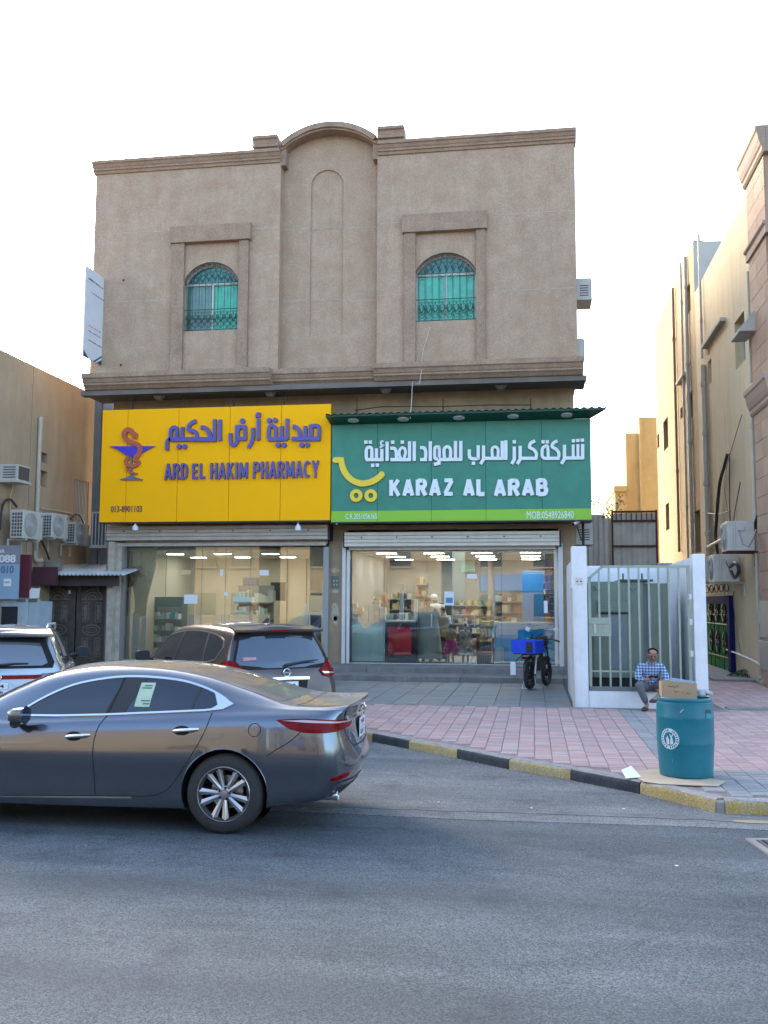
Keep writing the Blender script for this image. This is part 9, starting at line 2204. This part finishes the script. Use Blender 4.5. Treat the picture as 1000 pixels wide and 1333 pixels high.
for s_ in (-1, 1):
    part('shock', MB().tube([(0.02, s_*0.11, 0.33), (0.12, s_*0.11, 0.70)], 0.028, 8), M_steel, bk, smooth=50, **L)
    part('fork_leg', MB().tube([(1.14, s_*0.075, 0.30), (0.98, s_*0.075, 0.80), (0.90, s_*0.07, 1.02)], 0.020, 8), M_dark, bk, smooth=50, **L)
    part('footrest', MB().tube([(0.45, s_*0.1, 0.36), (0.45, s_*0.26, 0.36)], 0.016, 6), M_dark, bk, **L)
part('seat', MB().box((0.28, -0.10, 0.76), (0.80, 0.10, 0.84)), M_black, bk, bevel=0.03, **L)
hb_ = part('handlebar', MB().tube([(0.78, 0.36, 1.02), (0.86, 0.25, 1.06), (0.90, 0.1, 1.05), (0.90, -0.1, 1.05), (0.86, -0.25, 1.06), (0.78, -0.36, 1.02)], 0.014, 8), M_dark, bk, smooth=50, **L)
for s_ in (-1, 1):
    part('grip', MB().tube([(0.80, s_*0.33, 1.03), (0.72, s_*0.44, 1.01)], 0.020, 8), M_black, hb_, **L); part('brake_lever', MB().tube([(0.88, s_*0.24, 1.05), (0.90, s_*0.38, 1.06)], 0.008, 5), M_steel, hb_, **L)
    part('mirror_stalk', MB().tube([(0.86, s_*0.22, 1.06), (0.86, s_*0.27, 1.20), (0.85, s_*0.31, 1.23)], 0.008, 6), M_dark, hb_, **L)
    mm = Matrix.Translation((0.84, s_*0.33, 1.27)) @ Matrix.Rotation(R(25*s_), 4, 'X'); part('mirror', MB().box((-0.012, -0.055, -0.045), (0.012, 0.055, 0.045), mm), mat('pale_mirror', (0.7, 0.78, 0.82), 0.15, 0.3), hb_, bevel=0.01, **L)
part('headlight', MB().sphere((1.02, 0, 0.98), 0.09, 14, 10), M_black, bk, smooth=60, **L); part('dash', MB().box((0.88, -0.09, 1.06), (0.98, 0.09, 1.13)), M_black, bk, bevel=0.02, **L)
part('cables', MB().tube([(0.85, 0.2, 1.06), (1.02, 0.16, 1.12), (1.02, 0.05, 0.9)], 0.006, 5).tube([(0.85, -0.2, 1.06), (1.04, -0.17, 1.14), (1.02, -0.05, 0.88)], 0.006, 5).tube([(0.85, 0.22, 1.06), (0.9, 0.34, 0.98), (0.8, 0.36, 0.86), (0.7, 0.2, 0.8)], 0.009, 5), M_black, bk, smooth=50, **L)
part('rear_mudguard', MB().tube([(-0.33, 0, 0.40), (-0.30, 0, 0.55), (-0.15, 0, 0.66), (0.1, 0, 0.68)], 0.045, 6), M_black, bk, smooth=50, **L); part('front_mudguard', MB().tube([(1.0, 0, 0.63), (1.14, 0, 0.66), (1.32, 0, 0.58)], 0.045, 6), M_black, bk, smooth=50, **L)
part('rack', MB().box((-0.42, -0.22, 0.765), (0.24, 0.22, 0.785)), M_dark, bk, **L)
part('stand', MB().tube([(0.02, 0.10, 0.30), (-0.06, 0.16, 0.02), (-0.06, -0.16, 0.02), (0.02, -0.10, 0.30)], 0.014, 6), M_steel, bk, **L)
part('number_plate', MB().box((-0.36, 0.19, 0.32), (-0.35, 0.31, 0.60)), M_plate, bk, bevel=0.004, **L); part('plate_arm', MB().tube([(-0.35, 0.22, 0.58), (-0.25, 0.09, 0.74)], 0.01, 5), M_dark, bk, **L)
part('tail_light', MB().box((-0.37, -0.06, 0.66), (-0.33, 0.06, 0.72)), M_redd, bk, bevel=0.01, **L)
# blue crate (a thing of its own) strapped on the rack
cr_t = thing('blue_crate', 'bright blue plastic crate strapped on the motorbike rack', 'crate', (bp.x, bp.y, PZ+0.787), bz)
M_crate = mat('bright_blue_plastic', (0.008, 0.085, 0.75), 0.4, var=0.15); z0 = 0.0
x0, x1, y0, y1, h = -0.40, 0.16, -0.26, 0.26, 0.28
part('crate_floor', MB().box((x0+.01, y0+.01, 0), (x1-.01, y1-.01, 0.015)), M_crate, cr_t, **L)
for nm, a, b_ in (('rear_side', (x0, y0, 0), (x0+0.012, y1, h)), ('front_side', (x1-0.012, y0, 0), (x1, y1, h)), ('left_side', (x0+.0125, y1-0.012, 0), (x1-.0125, y1, h)), ('right_side', (x0+.0125, y0, 0), (x1-.0125, y0+0.012, h))):
    part(nm, MB().box(a, b_), M_crate, cr_t, **L)
g = MB()
for z in (0.0, 0.1, 0.2, h-0.02): g.box((x0-0.012, y0-0.012, z), (x0-0.0005, y1+0.012, z+0.018)); g.box((x0-0.012, y0-0.012, z), (x1+0.012, y0-0.0005, z+0.018)); g.box((x0-0.012, y1+0.0005, z), (x1+0.012, y1+0.012, z+0.018))
for i in range(9): y = y0+(y1-y0)*i/8; g.box((x0-0.010, y-0.006, 0.02), (x0-0.0008, y+0.006, h-0.02))
for i in range(8): x = x0+(x1-x0)*i/7; g.box((x-0.006, y0-0.010, 0.02), (x+0.006, y0-0.0008, h-0.02))
part('crate_ribs', g, M_crate, cr_t, **L)
tag(part('tail_lamp_box', MB().box((bp.x-0.07, bp.y-0.48, PZ+0.82), (bp.x+0.05, bp.y-0.44, PZ+1.03)), M_black, None, bevel=0.01), 'black box lamp hanging on the back of the blue crate', 'lamp')
part('crate_gap', MB().box((x0+0.0125, y0+0.0125, 0.2), (x1-0.0125, y1-0.0125, 0.21)), M_black, cr_t, **L)
